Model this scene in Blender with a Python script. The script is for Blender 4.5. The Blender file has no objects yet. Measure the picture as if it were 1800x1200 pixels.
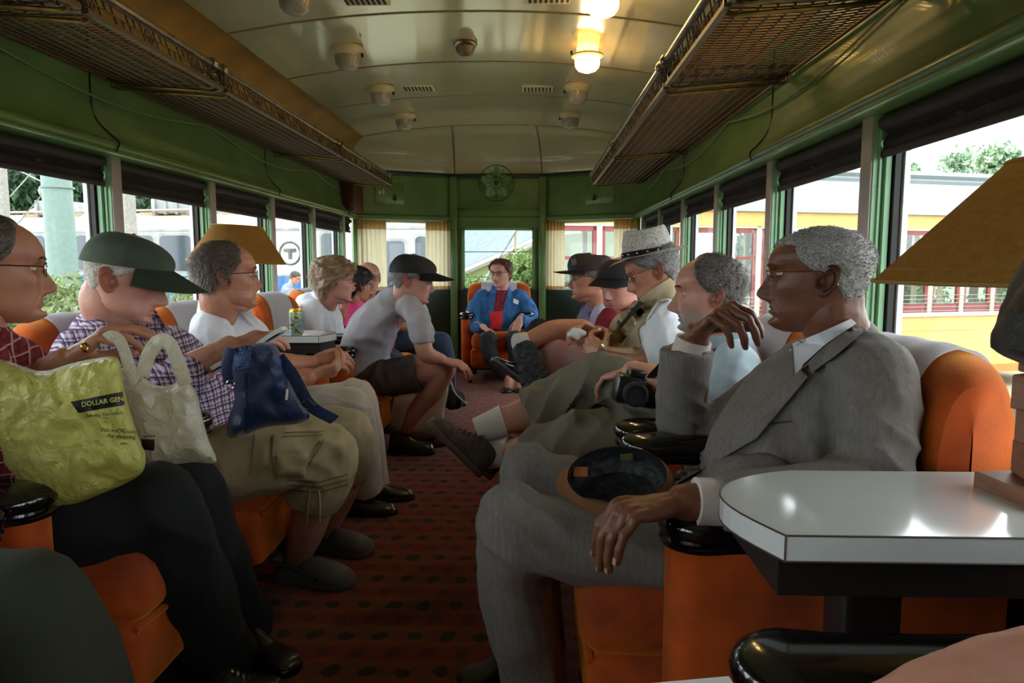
import bpy, bmesh, math, random
import numpy as np
from mathutils import Vector, Matrix, noise, Euler
random.seed(7)
S = bpy.context.scene
C = S.collection
PI = math.pi
# ---------------- camera, light, exposure ----------------
F = 1250.0
CAMZ = 1.035
PITCH = math.atan(134.0 / F)
YAW = math.atan(37.0 / 1256.0)
cd = bpy.data.cameras.new('camera'); cam = bpy.data.objects.new('camera', cd); C.objects.link(cam)
cam.location = (0, 0, CAMZ); cam.rotation_euler = (PI / 2 - PITCH, 0, YAW)
cd.sensor_width = 36; cd.lens = 36 * F / 1800; cd.clip_start = 0.02; cd.clip_end = 300
S.camera = cam
S.view_settings.view_transform = 'Standard'; S.view_settings.look = 'None'
S.view_settings.gamma = 1; S.view_settings.exposure = 1.75; S.view_settings.use_curve_mapping = False
S.cycles.use_denoising = True
S.cycles.max_bounces = 7; S.cycles.diffuse_bounces = 4; S.cycles.glossy_bounces = 3
S.cycles.transparent_max_bounces = 12; S.cycles.transmission_bounces = 4
S.cycles.sample_clamp_indirect = 6; S.cycles.caustics_reflective = False; S.cycles.caustics_refractive = False
w = bpy.data.worlds.new('overcast sky'); S.world = w; w.use_nodes = True
nt = w.node_tree; nt.nodes.clear()
_o = nt.nodes.new('ShaderNodeOutputWorld'); _b = nt.nodes.new('ShaderNodeBackground')
_tc = nt.nodes.new('ShaderNodeTexCoord'); _sp = nt.nodes.new('ShaderNodeSeparateXYZ'); _r = nt.nodes.new('ShaderNodeValToRGB')
nt.links.new(_tc.outputs['Generated'], _sp.inputs[0]); nt.links.new(_sp.outputs[2], _r.inputs[0])
_r.color_ramp.elements[0].position = 0.0; _r.color_ramp.elements[0].color = (0.86, 0.92, 1.0, 1)
_r.color_ramp.elements[1].position = 0.6; _r.color_ramp.elements[1].color = (0.92, 0.96, 1.0, 1)
nt.links.new(_r.outputs[0], _b.inputs[0]); nt.links.new(_b.outputs[0], _o.inputs[0])
_b.inputs[1].default_value = 1.9
_RM = Euler((PI / 2 - PITCH, 0, YAW)).to_matrix()
def _ray(px, py): return _RM @ Vector(((px - 900) / F, -(py - 600) / F, -1))
def W(px, py, Y):
    d = _ray(px, py); return Vector((0, 0, CAMZ)) + d * (Y / d.y)
def WX(px, py, X):
    d = _ray(px, py); return Vector((0, 0, CAMZ)) + d * (X / d.x)
def WZ(px, py, Z):
    d = _ray(px, py); return Vector((0, 0, CAMZ)) + d * ((Z - CAMZ) / d.z)

# ---------------- materials ----------------
def lin(c):
    return tuple(((v / 255) / 12.92 if v / 255 <= .04045 else ((v / 255 + .055) / 1.055) ** 2.4) for v in c)
def mat(name, col, rough=.6, metal=0, noise_amt=0, nscale=20, bump=0, bscale=60, sheen=0, sheen_tint=None, coat=0, emit=None, es=0, sss=0, spec=None, col2=None, stretch=(1, 1, 1), bdist=.01, detail=4):
    m = bpy.data.materials.new(name); m.use_nodes = True; t = m.node_tree; b = t.nodes['Principled BSDF']
    c = lin(col) + (1,)
    b.inputs['Base Color'].default_value = c; b.inputs['Roughness'].default_value = rough; b.inputs['Metallic'].default_value = metal
    if spec is not None: b.inputs['Specular IOR Level'].default_value = spec
    if sheen:
        b.inputs['Sheen Weight'].default_value = sheen; b.inputs['Sheen Roughness'].default_value = .45
        if sheen_tint: b.inputs['Sheen Tint'].default_value = lin(sheen_tint) + (1,)
    if coat: b.inputs['Coat Weight'].default_value = coat; b.inputs['Coat Roughness'].default_value = .08
    if emit: b.inputs['Emission Color'].default_value = lin(emit) + (1,); b.inputs['Emission Strength'].default_value = es
    if sss: b.inputs['Subsurface Weight'].default_value = sss; b.inputs['Subsurface Radius'].default_value = (.9, .35, .2); b.inputs['Subsurface Scale'].default_value = .008
    tc = t.nodes.new('ShaderNodeTexCoord'); mp = t.nodes.new('ShaderNodeMapping'); mp.inputs['Scale'].default_value = stretch
    t.links.new(tc.outputs['Object'], mp.inputs[0])
    if noise_amt or col2:
        n = t.nodes.new('ShaderNodeTexNoise'); n.inputs['Scale'].default_value = nscale; n.inputs['Detail'].default_value = detail
        t.links.new(mp.outputs[0], n.inputs['Vector'])
        r = t.nodes.new('ShaderNodeValToRGB'); r.color_ramp.elements[0].position = .35; r.color_ramp.elements[1].position = .65
        c2 = lin(col2) + (1,) if col2 else tuple(v * (1 - noise_amt) for v in c[:3]) + (1,)
        c1 = c if col2 else tuple(min(1, v * (1 + noise_amt * .6)) for v in c[:3]) + (1,)
        r.color_ramp.elements[0].color = c2; r.color_ramp.elements[1].color = c1
        t.links.new(n.outputs['Fac'], r.inputs[0]); t.links.new(r.outputs[0], b.inputs['Base Color'])
    if bump:
        n2 = t.nodes.new('ShaderNodeTexNoise'); n2.inputs['Scale'].default_value = bscale; n2.inputs['Detail'].default_value = 5
        t.links.new(mp.outputs[0], n2.inputs['Vector'])
        bp = t.nodes.new('ShaderNodeBump'); bp.inputs['Strength'].default_value = bump; bp.inputs['Distance'].default_value = bdist
        t.links.new(n2.outputs['Fac'], bp.inputs['Height']); t.links.new(bp.outputs[0], b.inputs['Normal'])
    return m
def nd(t, typ, **kw):
    n = t.nodes.new(typ)
    for k, v in kw.items(): setattr(n, k, v)
    return n
def mth(t, op, a, b=None, c=None):
    n = t.nodes.new('ShaderNodeMath'); n.operation = op
    for i, v in enumerate((a, b, c)):
        if v is None: continue
        if isinstance(v, (int, float)): n.inputs[i].default_value = v
        else: t.links.new(v, n.inputs[i])
    return n.outputs[0]
def mixc(t, f, a, b):
    n = t.nodes.new('ShaderNodeMix'); n.data_type = 'RGBA'
    for idx, v in ((0, f), (6, a), (7, b)):
        if isinstance(v, (int, float)): n.inputs[idx].default_value = v
        elif isinstance(v, tuple): n.inputs[idx].default_value = (v + (1,)) if len(v) == 3 else v
        else: t.links.new(v, n.inputs[idx])
    return n.outputs[2]
def thin_glass(name, tint=(1, 1, 1), refl=.12):
    m = bpy.data.materials.new(name); m.use_nodes = True; t = m.node_tree; t.nodes.clear()
    o = nd(t, 'ShaderNodeOutputMaterial'); mx = nd(t, 'ShaderNodeMixShader'); tr = nd(t, 'ShaderNodeBsdfTransparent'); g = nd(t, 'ShaderNodeBsdfGlossy')
    tr.inputs[0].default_value = tint + (1,); g.inputs['Roughness'].default_value = .02
    fr = nd(t, 'ShaderNodeFresnel'); fr.inputs[0].default_value = 1.45
    bf = nd(t, 'ShaderNodeNewGeometry')
    f = mth(t, 'MULTIPLY', mth(t, 'MULTIPLY', fr.outputs[0], refl * 8), mth(t, 'SUBTRACT', 1, bf.outputs['Backfacing']))
    t.links.new(mth(t, 'MINIMUM', f, .6), mx.inputs[0]); t.links.new(tr.outputs[0], mx.inputs[1]); t.links.new(g.outputs[0], mx.inputs[2]); t.links.new(mx.outputs[0], o.inputs[0])
    return m

# ---------------- mesh helpers ----------------
def obj(name, bm, m, parent=None, smooth=True, **props):
    me = bpy.data.meshes.new(name)
    if isinstance(bm, bmesh.types.BMesh):
        bmesh.ops.recalc_face_normals(bm, faces=bm.faces)
        bm.to_mesh(me); bm.free()
    else:
        me = bm
    ms = m if isinstance(m, (list, tuple)) else [m]
    for x in ms: me.materials.append(x)
    if smooth:
        me.polygons.foreach_set('use_smooth', [True] * len(me.polygons))
        try: me.set_sharp_from_angle(angle=math.radians(38))
        except Exception: pass
    o = bpy.data.objects.new(name, me); C.objects.link(o)
    if parent is not None:
        o.parent = parent
        p = parent; off = Vector((0, 0, 0))
        while p is not None:
            off += p.location; p = p.parent
        if off.length > 1e-9:
            me.transform(Matrix.Translation(-off))
    for k, v in props.items(): o[k] = v
    return o
def tag(o, label, cat, group=None, kind=None):
    if label: o['label'] = label
    if cat: o['category'] = cat
    if group: o['group'] = group
    if kind: o['kind'] = kind
    return o
def struct(name, bm, m, smooth=True, parent=None):
    o = obj(name, bm, m, parent, smooth)
    if parent is None: o['kind'] = 'structure'
    return o
def empty(name, loc, label=None, cat=None, group=None, rz=0, kind=None):
    o = bpy.data.objects.new(name, None); C.objects.link(o); o.location = loc; o.rotation_euler = (0, 0, rz)
    o.empty_display_size = .1
    return tag(o, label, cat, group, kind)
def copy_tree(o, parent=None):
    c = o.copy(); C.objects.link(c)
    if parent is not None: c.parent = parent
    for ch in list(o.children): copy_tree(ch, c)
    return c
def BM(): return bmesh.new()
def box(bm, c, s, rot=None, bev=0, mi=0, seg=2):
    M = Matrix.Translation(Vector(c))
    if rot is not None: M = M @ (rot if isinstance(rot, Matrix) else Euler(rot).to_matrix().to_4x4())
    r = bmesh.ops.create_cube(bm, size=1)
    vs = r['verts']
    for v in vs: v.co = Vector((v.co.x * s[0], v.co.y * s[1], v.co.z * s[2]))
    if bev:
        es = list({e for v in vs for e in v.link_edges})
        r2 = bmesh.ops.bevel(bm, geom=es, offset=min(bev, min(s) * .49), segments=seg, affect='EDGES', profile=.5)
        fs = set(r2['faces']); vs = list({v for f in fs for v in f.verts})
        stack = list(vs); seen = set(vs)
        while stack:
            v = stack.pop()
            for e in v.link_edges:
                o2 = e.other_vert(v)
                if o2 not in seen: seen.add(o2); stack.append(o2)
        vs = list(seen)
    for v in vs: v.co = M @ v.co
    for f in {f for v in vs for f in v.link_faces}: f.material_index = mi
    return vs
def bx(bm, x0, x1, y0, y1, z0, z1, bev=0, mi=0):
    return box(bm, ((x0 + x1) / 2, (y0 + y1) / 2, (z0 + z1) / 2), (abs(x1 - x0), abs(y1 - y0), abs(z1 - z0)), bev=bev, mi=mi)
def frame_of(d, up=None):
    d = d.normalized()
    u = Vector(up) if up is not None else (Vector((0, 0, 1)) if abs(d.z) < .9 else Vector((1, 0, 0)))
    a = u.cross(d)
    if a.length < 1e-6: a = Vector((0, 1, 0)).cross(d)
    a.normalize(); b = d.cross(a)
    return a, b
def tube(bm, pts, rad, seg=10, cap=True, up=None, closed=False, mi=0):
    """rad: float, list of float or list of (side, up) pairs"""
    pts = [Vector(p) for p in pts]; n = len(pts)
    if not isinstance(rad, (list, tuple)): rad = [rad] * n
    rings = []; pa = None
    for i, p in enumerate(pts):
        if closed: d = pts[(i + 1) % n] - pts[i - 1]
        elif i == 0: d = pts[1] - pts[0]
        elif i == n - 1: d = pts[-1] - pts[-2]
        else: d = (pts[i + 1] - pts[i]).normalized() + (pts[i] - pts[i - 1]).normalized()
        if d.length < 1e-9: d = Vector((0, 0, 1))
        if up is None and pa is not None:
            d = d.normalized(); a = pa - d * pa.dot(d)
            if a.length < 1e-6: a, b = frame_of(d)
            a.normalize(); b = d.cross(a)
        else: a, b = frame_of(d, up)
        pa = a
        r = rad[i]; ra, rb = r if isinstance(r, (tuple, list)) else (r, r)
        rings.append([bm.verts.new(p + a * (ra * math.cos(2 * PI * k / seg)) + b * (rb * math.sin(2 * PI * k / seg))) for k in range(seg)])
    m = n if closed else n - 1
    for i in range(m):
        A = rings[i]; B = rings[(i + 1) % n]
        for k in range(seg):
            f = bm.faces.new((A[k], A[(k + 1) % seg], B[(k + 1) % seg], B[k])); f.material_index = mi
    if cap and not closed:
        f = bm.faces.new(rings[0][::-1]); f.material_index = mi
        f = bm.faces.new(rings[-1]); f.material_index = mi
    return rings
def catmull(pts, n=8):
    P = [Vector(p) for p in pts]; P = [P[0] * 2 - P[1]] + P + [P[-1] * 2 - P[-2]]; out = []
    for i in range(1, len(P) - 2):
        for k in range(n):
            t = k / n
            out.append(.5 * ((2 * P[i]) + (P[i + 1] - P[i - 1]) * t + (2 * P[i - 1] - 5 * P[i] + 4 * P[i + 1] - P[i + 2]) * t * t + (3 * P[i] - P[i - 1] - 3 * P[i + 1] + P[i + 2]) * t ** 3))
    out.append(P[-2]); return out
def interp(xs, ys, x): return float(np.interp(x, xs, ys))
def limb(bm, pts, rads, seg=16, n=6, up=None):
    """smooth tapering limb with rounded ends"""
    pts = [Vector(p) for p in pts]
    two = any(isinstance(r, (tuple, list)) for r in rads)
    R = [(r if isinstance(r, (tuple, list)) else (r, r)) for r in rads]
    cp = catmull(pts, n); m = len(cp); ra = []; rb = []
    for i in range(m):
        t = i / n; j = min(int(t), len(pts) - 2); f = t - j; f = f * f * (3 - 2 * f)
        ra.append(R[j][0] * (1 - f) + R[j + 1][0] * f); rb.append(R[j][1] * (1 - f) + R[j + 1][1] * f)
    d0 = (cp[0] - cp[1]).normalized(); d1 = (cp[-1] - cp[-2]).normalized()
    P = []; Q = []
    for a in (.98, .85, .55):
        P.append(cp[0] + d0 * (min(ra[0], rb[0]) * a)); s = math.sqrt(1 - a * a); Q.append((ra[0] * s, rb[0] * s))
    P += cp; Q += list(zip(ra, rb))
    for a in (.55, .85, .98):
        P.append(cp[-1] + d1 * (min(ra[-1], rb[-1]) * a)); s = math.sqrt(1 - a * a); Q.append((ra[-1] * s, rb[-1] * s))
    tube(bm, P, Q, seg=seg, up=up)
def blob(bm, c, r, rot=None, seg=20, mi=0):
    res = bmesh.ops.create_uvsphere(bm, u_segments=seg, v_segments=max(8, seg * 2 // 3), radius=1)
    M = Matrix.Translation(Vector(c))
    if rot is not None: M = M @ (rot.to_4x4() if isinstance(rot, Matrix) else Euler(rot).to_matrix().to_4x4())
    if isinstance(r, (int, float)): r = (r, r, r)
    for v in res['verts']: v.co = M @ Vector((v.co.x * r[0], v.co.y * r[1], v.co.z * r[2]))
    for f in {f for v in res['verts'] for f in v.link_faces}: f.material_index = mi
def lathe(bm, prof, c=(0, 0, 0), seg=32, axis='Z', mi=0, cap=True):
    rings = []
    for r, z in prof:
        ring = []
        for k in range(seg):
            a = 2 * PI * k / seg
            p = Vector((r * math.cos(a), r * math.sin(a), z))
            if axis == 'X': p = Vector((z, r * math.cos(a), r * math.sin(a)))
            if axis == 'Y': p = Vector((r * math.cos(a), z, r * math.sin(a)))
            ring.append(bm.verts.new(p + Vector(c)))
        rings.append(ring)
    for A, B in zip(rings[:-1], rings[1:]):
        for k in range(seg):
            f = bm.faces.new((A[k], A[(k + 1) % seg], B[(k + 1) % seg], B[k])); f.material_index = mi
    if cap:
        for r in (rings[0][::-1], rings[-1]):
            f = bm.faces.new(r); f.material_index = mi
def prism(bm, poly, z0, z1, fn=None, mi=0, bev=0):
    """poly: list of (u,v); fn maps (u,v,h)->Vector"""
    fn = fn or (lambda u, v, h: Vector((u, v, h)))
    a = [bm.verts.new(fn(u, v, z0)) for u, v in poly]; b = [bm.verts.new(fn(u, v, z1)) for u, v in poly]
    fs = [bm.faces.new(a[::-1]), bm.faces.new(b)]
    n = len(poly)
    for i in range(n): fs.append(bm.faces.new((a[i], a[(i + 1) % n], b[(i + 1) % n], b[i])))
    for f in fs: f.material_index = mi
    return fs
def grid(bm, fn, nu, nv, closeu=False, closev=False, mi=0):
    V = [[bm.verts.new(fn(i / (nu if closeu else nu - 1), j / (nv if closev else nv - 1))) for j in range(nv)] for i in range(nu)]
    for i in range(nu if closeu else nu - 1):
        for j in range(nv if closev else nv - 1):
            f = bm.faces.new((V[i][j], V[(i + 1) % nu][j], V[(i + 1) % nu][(j + 1) % nv], V[i][(j + 1) % nv])); f.material_index = mi
    return V
def smoothstep(a, b, x):
    t = max(0, min(1, (x - a) / (b - a))) if a != b else float(x > a)
    return t * t * (3 - 2 * t)
def text_mesh(s, size, m, name, parent, M, ext=.001, align='CENTER', font=None):
    cu = bpy.data.curves.new(name, 'FONT'); cu.body = s; cu.size = size; cu.extrude = ext; cu.align_x = align; cu.align_y = 'CENTER'
    cu.resolution_u = 3
    o = bpy.data.objects.new(name, cu); C.objects.link(o)
    dg = bpy.context.evaluated_depsgraph_get(); me = bpy.data.meshes.new_from_object(o.evaluated_get(dg))
    bpy.data.objects.remove(o); bpy.data.curves.remove(cu)
    me.transform(M); me.name = name
    return obj(name, me, m, parent, smooth=False)
# ================= the car interior =================
XL, XR = -1.65, .97          # inner faces of the window posts
XC = (XL + XR) / 2
YB, YE = -2.3, 6.55          # back of the modelled car, corner of the bowed end
YM = 6.98                    # middle of the bowed end
HZ = 1.462                   # window head
SZ = .70                     # window sill
M_green = mat('green enamel paint', (92, 124, 70), .34, noise_amt=.22, nscale=3, bump=.1, bscale=14, coat=.25)
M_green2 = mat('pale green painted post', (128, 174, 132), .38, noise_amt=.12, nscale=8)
M_dgreen = mat('dark green paint', (22, 52, 38), .4, noise_amt=.2, nscale=5)
M_ceil = mat('cream gloss ceiling enamel', (196, 190, 160), .22, noise_amt=.08, nscale=1.6, bump=.12, bscale=2.2, coat=1.0, bdist=.05)
M_ochre = mat('ochre painted cove', (158, 118, 44), .5, noise_amt=.25, nscale=4, bump=.05, bscale=40)
M_strip = mat('greyed aluminium post strip', (168, 156, 150), .45, noise_amt=.08)
M_dark = mat('black rubber channel', (24, 20, 18), .6)
M_shade = mat('dark brown roller shade cloth', (42, 34, 34), .75, noise_amt=.2, nscale=12, bump=.15, bscale=150)
M_white = mat('white outer sash', (214, 222, 224), .5)
M_brass = mat('tarnished brass', (104, 80, 42), .34, metal=.9, noise_amt=.35, nscale=30)
M_steel = mat('worn nickel rail', (150, 140, 125), .28, metal=.95, noise_amt=.3, nscale=20)
M_bronze = mat('dark bronze rack wire', (96, 80, 68), .5, metal=.6)
M_red = mat('maroon painted panel', (72, 26, 22), .5)
M_glass = thin_glass('window glass', (.96, .985, .97), .1)
# floor: carpet
mc = mat('patterned carpet', (60, 20, 14), .95, bump=.5, bscale=350, sheen=.15); t = mc.node_tree; bs = t.nodes['Principled BSDF']
g = nd(t, 'ShaderNodeNewGeometry'); sp = nd(t, 'ShaderNodeSeparateXYZ'); t.links.new(g.outputs['Position'], sp.inputs[0])
jn = nd(t, 'ShaderNodeTexNoise'); jn.inputs['Scale'].default_value = 14; t.links.new(g.outputs['Position'], jn.inputs['Vector'])
jit = mth(t, 'MULTIPLY', mth(t, 'SUBTRACT', jn.outputs['Fac'], .5), .3)
u = mth(t, 'ADD', mth(t, 'DIVIDE', sp.outputs[0], .094), jit); v = mth(t, 'ADD', mth(t, 'DIVIDE', sp.outputs[1], .18), jit)
def ovals(uu, vv, su, sv):
    fu = mth(t, 'SUBTRACT', mth(t, 'FRACT', uu), .5); fv = mth(t, 'SUBTRACT', mth(t, 'FRACT', vv), .5)
    d = mth(t, 'ADD', mth(t, 'POWER', mth(t, 'DIVIDE', fu, su), 2), mth(t, 'POWER', mth(t, 'DIVIDE', fv, sv), 2))
    return mth(t, 'SUBTRACT', 1.25, d)
def clampn(x, k=4):
    n = nd(t, 'ShaderNodeMath', operation='MULTIPLY', use_clamp=True); t.links.new(x, n.inputs[0]); n.inputs[1].default_value = k; return n.outputs[0]
dark = clampn(ovals(u, v, .22, .13)); dark2 = clampn(ovals(mth(t, 'ADD', u, .5), mth(t, 'ADD', v, .5), .2, .12))
band = clampn(mth(t, 'SUBTRACT', mth(t, 'ABSOLUTE', mth(t, 'SUBTRACT', mth(t, 'FRACT', v), .5)), .25), 9)
n3 = nd(t, 'ShaderNodeTexNoise'); n3.inputs['Scale'].default_value = 9; t.links.new(g.outputs['Position'], n3.inputs['Vector'])
c0 = mixc(t, band, lin((132, 62, 24)), lin((126, 26, 20)))
c0 = mixc(t, clampn(ovals(mth(t, 'ADD', u, .5), v, .3, .2)), c0, lin((116, 54, 26)))
c1 = mixc(t, mth(t, 'MULTIPLY', dark2, .7), c0, lin((44, 22, 16)))
c2 = mixc(t, dark, c1, lin((24, 18, 20)))
c3 = mixc(t, mth(t, 'MULTIPLY', n3.outputs['Fac'], .3), c2, lin((52, 24, 16)))
t.links.new(c3, bs.inputs['Base Color'])
b = BM(); bx(b, XL - .12, XR + .12, YB, YM + .1, -.05, 0); struct('floor', b, mc, smooth=False)
# ceiling: very flat arch, with rounded descent at the bowed end
CZ, CE = 2.222, 2.13; XE0, XE1 = -1.455, .775
def arch(x):
    t = (x - XC) / ((XE1 - XE0) / 2); return CZ - (CZ - CE) * min(1.3, abs(t) ** 2.2)
ZB = 1.897
def endY(x):       # plan of the bowed end
    a = abs(x - XC); c = .43
    return YM if a < c else YM - (YM - YE) * (a - c) / ((XR - XL) / 2 - c)
seamY = [.99, 1.82, 2.65, 3.48, 4.31, 5.14, 6.2]
b = BM()
def cl(u, v):
    x = XE0 + (XE1 - XE0) * u; y = YB + (6.2 - YB) * v; return Vector((x, y, arch(x)))
grid(b, cl, 25, 30)
def clr(u, v):
    a = (1 - v) * PI / 2
    x0 = XE0 + (XE1 - XE0) * u; x1 = XL + (XR - XL) * u
    f = 1 - math.cos((PI / 2) * v)
    x = x0 + (x1 - x0) * math.sin(v * PI / 2)
    yE = endY(x1)
    y = 6.2 + (yE - 6.2) * math.sin(v * PI / 2); z = ZB + (arch(x0) - ZB) * math.cos(v * PI / 2)
    return Vector((x, y, z))
grid(b, clr, 25, 10)
bmesh.ops.remove_doubles(b, verts=b.verts, dist=1e-4)
for f in b.faces: f.normal_flip()
struct('ceiling', b, M_ceil)
b = BM(); bx(b, XL - .15, XR + .15, YB - .1, YE + .02, 2.26, 2.34); bx(b, XL + .2, XR - .2, YE, YM + .12, 2.26, 2.34); struct('ceiling_roof', b, mat('roof canvas', (90, 90, 88), .8), smooth=False)
# cove each side
for side, nm in ((-1, 'trim_left_cove'), (1, 'trim_right_cove')):
    b = BM(); xe = XE0 if side < 0 else XE1; xw = XL if side < 0 else XR
    def cv(u, v):
        a = u * PI / 2
        return Vector((xe + (xw - xe) * math.sin(a), YB + (YE + .02 - YB) * v if True else 0, ZB + (CE + .004 - ZB) * math.cos(a)))
    grid(b, cv, 10, 24)
    struct(nm, b, M_ochre)
# ceiling seams: thin battens
for k, y in enumerate(seamY):
    b = BM(); pts = [Vector((x, y, arch(x) - .001)) for x in np.linspace(XE0, XE1, 25)]
    if k == len(seamY) - 1: pts = [Vector((XL + .02, 6.22, ZB + .08))] + pts + [Vector((XR - .02, 6.22, ZB + .08))]
    tube(b, pts, [(.012, .003)] * len(pts), seg=6, up=(0, 0, 1))
    for i in range(2, len(pts) - 2, 3): blob(b, pts[i] - Vector((0, 0, .003)), .003, seg=6)
    struct('trim_%d' % (k + 1), b, mat('batten paint', (128, 112, 78), .5) if k == 0 else bpy.data.materials['batten paint'])
for k, x in enumerate((XC - .42, XC + .42)):
    b = BM(); pts = []
    for v_ in np.linspace(0, 1, 9):
        u_ = (x - XL) / (XR - XL); p = clr(u_, v_); pts.append(p - Vector((0, .002, .003)))
    tube(b, pts, [(.008, .003)] * len(pts), seg=6); struct('trim_%d' % (20 + k), b, bpy.data.materials['batten paint'])
# side walls
postsL = [2.78 - .852 * k for k in range(6, 0, -1)] + [2.78 + .852 * k for k in range(0, 5)]
postsR = [2.105 - .86 * k for k in range(5, 0, -1)] + [2.105 + .86 * k for k in range(0, 6)]
def side_wall(side):
    X = XL if side < 0 else XR; s = side; nm = 'left' if side < 0 else 'right'
    # upper wall: flat then bulging out to a tube moulding
    prof = [(0, ZB), (0, 1.72), (.0, 1.64), (-.012, 1.58), (-.03, 1.535), (-.045, 1.51), (-.055, 1.50)]
    b = BM()
    def f(u, v):
        i = u * (len(prof) - 1); j = min(int(i), len(prof) - 2); t_ = i - j
        dx = prof[j][0] * (1 - t_) + prof[j + 1][0] * t_; z = prof[j][1] * (1 - t_) + prof[j + 1][1] * t_
        return Vector((X + s * dx, YB + (YE - YB) * v, z))
    grid(b, f, 25, 20)
    # outer skin so no light leaks through
    bx(b, X + s * .03, X + s * .13, YB, YE, HZ - .02, ZB + .35)
    w_ = struct('wall_' + nm, b, M_green)
    # lower wall under the sill
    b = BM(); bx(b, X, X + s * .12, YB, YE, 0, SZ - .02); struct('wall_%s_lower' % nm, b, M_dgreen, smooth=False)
    b = BM(); bx(b, X - s * .02, X + s * .12, YB, YE, SZ - .02, SZ, bev=.006); struct('trim_%s_sill' % nm, b, M_green2)
    # half-round moulding
    b = BM(); tube(b, [(X - s * .03, YB, 1.485), (X - s * .03, YE, 1.485)], [(.036, .028)] * 2, seg=16); bx(b, X - s * .03, X + s * .03, YB, YE, HZ - .005, 1.485)
    tube(b, [(X - s * .058, YB, 1.462), (X - s * .058, YE, 1.462)], .008, seg=8)
    struct('trim_%s_moulding' % nm, b, M_green)
    # seam cover wires on upper wall (S-shaped cable)
    posts = postsL if side < 0 else postsR
    n = 0
    for i, y in enumerate(posts):
        b = BM()      # green post
        y0, y1 = y, y + .075
        bx(b, X + s * .002, X + s * .10, y0, y1, SZ, HZ)
        bx(b, X + s * .03, X + s * .045, y0 - .018, y0, SZ, HZ - .02)
        bx(b, X + s * .016, X + s * .022, y0 - .008, y0, SZ, HZ - .02)
        bx(b, X + s * .03, X + s * .045, y1, y1 + .018, SZ, HZ)
        for z in np.arange(SZ + .08, HZ, .16): blob(b, (X + s * .01, y0, z), (.004, .002, .004), seg=6)
        p = struct('trim_%s_post_%d' % (nm, i), b, M_green2, smooth=True)
        b = BM(); bx(b, X - s * .004, X + s * .004, y0 + .004, y1 - .004, SZ, HZ + .0, bev=.002)
        struct('post_strip', b, M_strip, parent=p)
        b = BM(); bx(b, X + s * .05, X + s * .066, y0 - .03, y0 - .001, SZ, HZ); bx(b, X + s * .05, X + s * .066, y1 + .001, y1 + .03, SZ, HZ)
        struct('rubber_channel', b, M_dark, parent=p)
    # windows: outer sash + pane, shade
    ys = [YB] + posts + [YE]
    for i in range(len(posts)):
        y0 = posts[i] + .075; y1 = posts[i + 1] if i + 1 < len(posts) else YE - .02
        if y1 - y0 < .2: continue
        n += 1
        b = BM(); o = X + s * .082
        bx(b, o - .008, o + .008, y0, y0 + .035, SZ, HZ); bx(b, o - .008, o + .008, y1 - .035, y1, SZ, HZ)
        bx(b, o - .008, o + .008, y0, y1, SZ, SZ + .04); bx(b, o - .008, o + .008, y0, y1, HZ - .03, HZ)
        wd = struct('window_%d' % (n if side < 0 else n + 20), b, M_white, smooth=False)
        b = BM(); bx(b, o - .002, o + .002, y0 + .03, y1 - .03, SZ + .03, HZ - .02); struct('pane', b, M_glass, parent=wd, smooth=False)
    for i in range(-1, len(posts)):
        y0 = (posts[i] + .075) if i >= 0 else YB; y1 = posts[i + 1] if i + 1 < len(posts) else YE - .02
        if y1 - y0 < .2: continue
        yc = (y0 + y1) / 2
        if y1 < .4: pass
        root = empty('roller_shade', (X + s * .02, yc, HZ))
        which = {-1: 'left', 1: 'right'}[side]
        tag(root, 'dark brown roller shade over the %s window on the %s wall' % ((['farthest', 'second farthest', 'third farthest', 'fourth farthest', 'fifth farthest', 'sixth farthest', 'seventh farthest', 'eighth farthest', 'ninth farthest', 'tenth farthest', 'eleventh farthest', 'last'][min(11, len(posts) - 1 - i)]), which), 'window shade', 'rolled brown window shades')
        drop = .115 + .012 * math.sin(i * 2.3 + side)
        b = BM()
        def sh(u, v):
            z = HZ - .01 - drop * u; xx = X + s * (.028 - .012 * math.sin(u * PI * 2.2) ** 2)
            return Vector((xx + s * .003 * math.sin(v * 17 + i), y0 + .012 + (y1 - y0 - .024) * v, z - .004 * math.sin(v * 5 + i)))
        grid(b, sh, 10, 14)
        bmesh.ops.solidify(b, geom=b.faces[:], thickness=.004)
        obj('shade_cloth', b, M_shade, root)
        b = BM(); tube(b, [(X + s * .024, y0 + .01, HZ - .028), (X + s * .024, y1 - .01, HZ - .028)], .02, seg=14); obj('roller', b, M_shade, root)
        b = BM(); tube(b, [(X + s * .022, y0 + .01, HZ - drop - .008), (X + s * .022, y1 - .01, HZ - drop - .008)], [(.007, .011)] * 2, seg=10)
        blob(b, (X + s * .012, yc, HZ - drop + .03), (.008, .014, .006), seg=8)
        obj('hem_bar', b, M_shade, root)
side_wall(-1); side_wall(1)
# wall seam lines with S curve + end bulkhead behind the camera
for side, X, ys_ in ((-1, XL, (1.85 + .852 - .02, 4.42 - .0, 6.1)), (1, XR, (1.22, 3.0, 4.7))):
    for y in ys_:
        b = BM(); s = side
        tube(b, catmull([(X - s * .002, y, 1.9), (X - s * .002, y, 1.75), (X - s * .003, y, 1.62), (X - s * .018, y + .01, 1.57), (X - s * .04, y + .05, 1.53), (X - s * .069, y + .055, 1.50), (X - s * .07, y + .03, 1.465)], 5), .0035, seg=6)
        tag(obj('cable', b, M_dark), 'thin dark cable down the %s green wall, %s' % ('left' if s < 0 else 'right', {0: 'nearest the camera', 1: 'in the middle', 2: 'nearest the bowed end'}[ys_.index(y)]), 'cable', 'thin cables on the green %s wall' % ('left' if s < 0 else 'right'))
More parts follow.
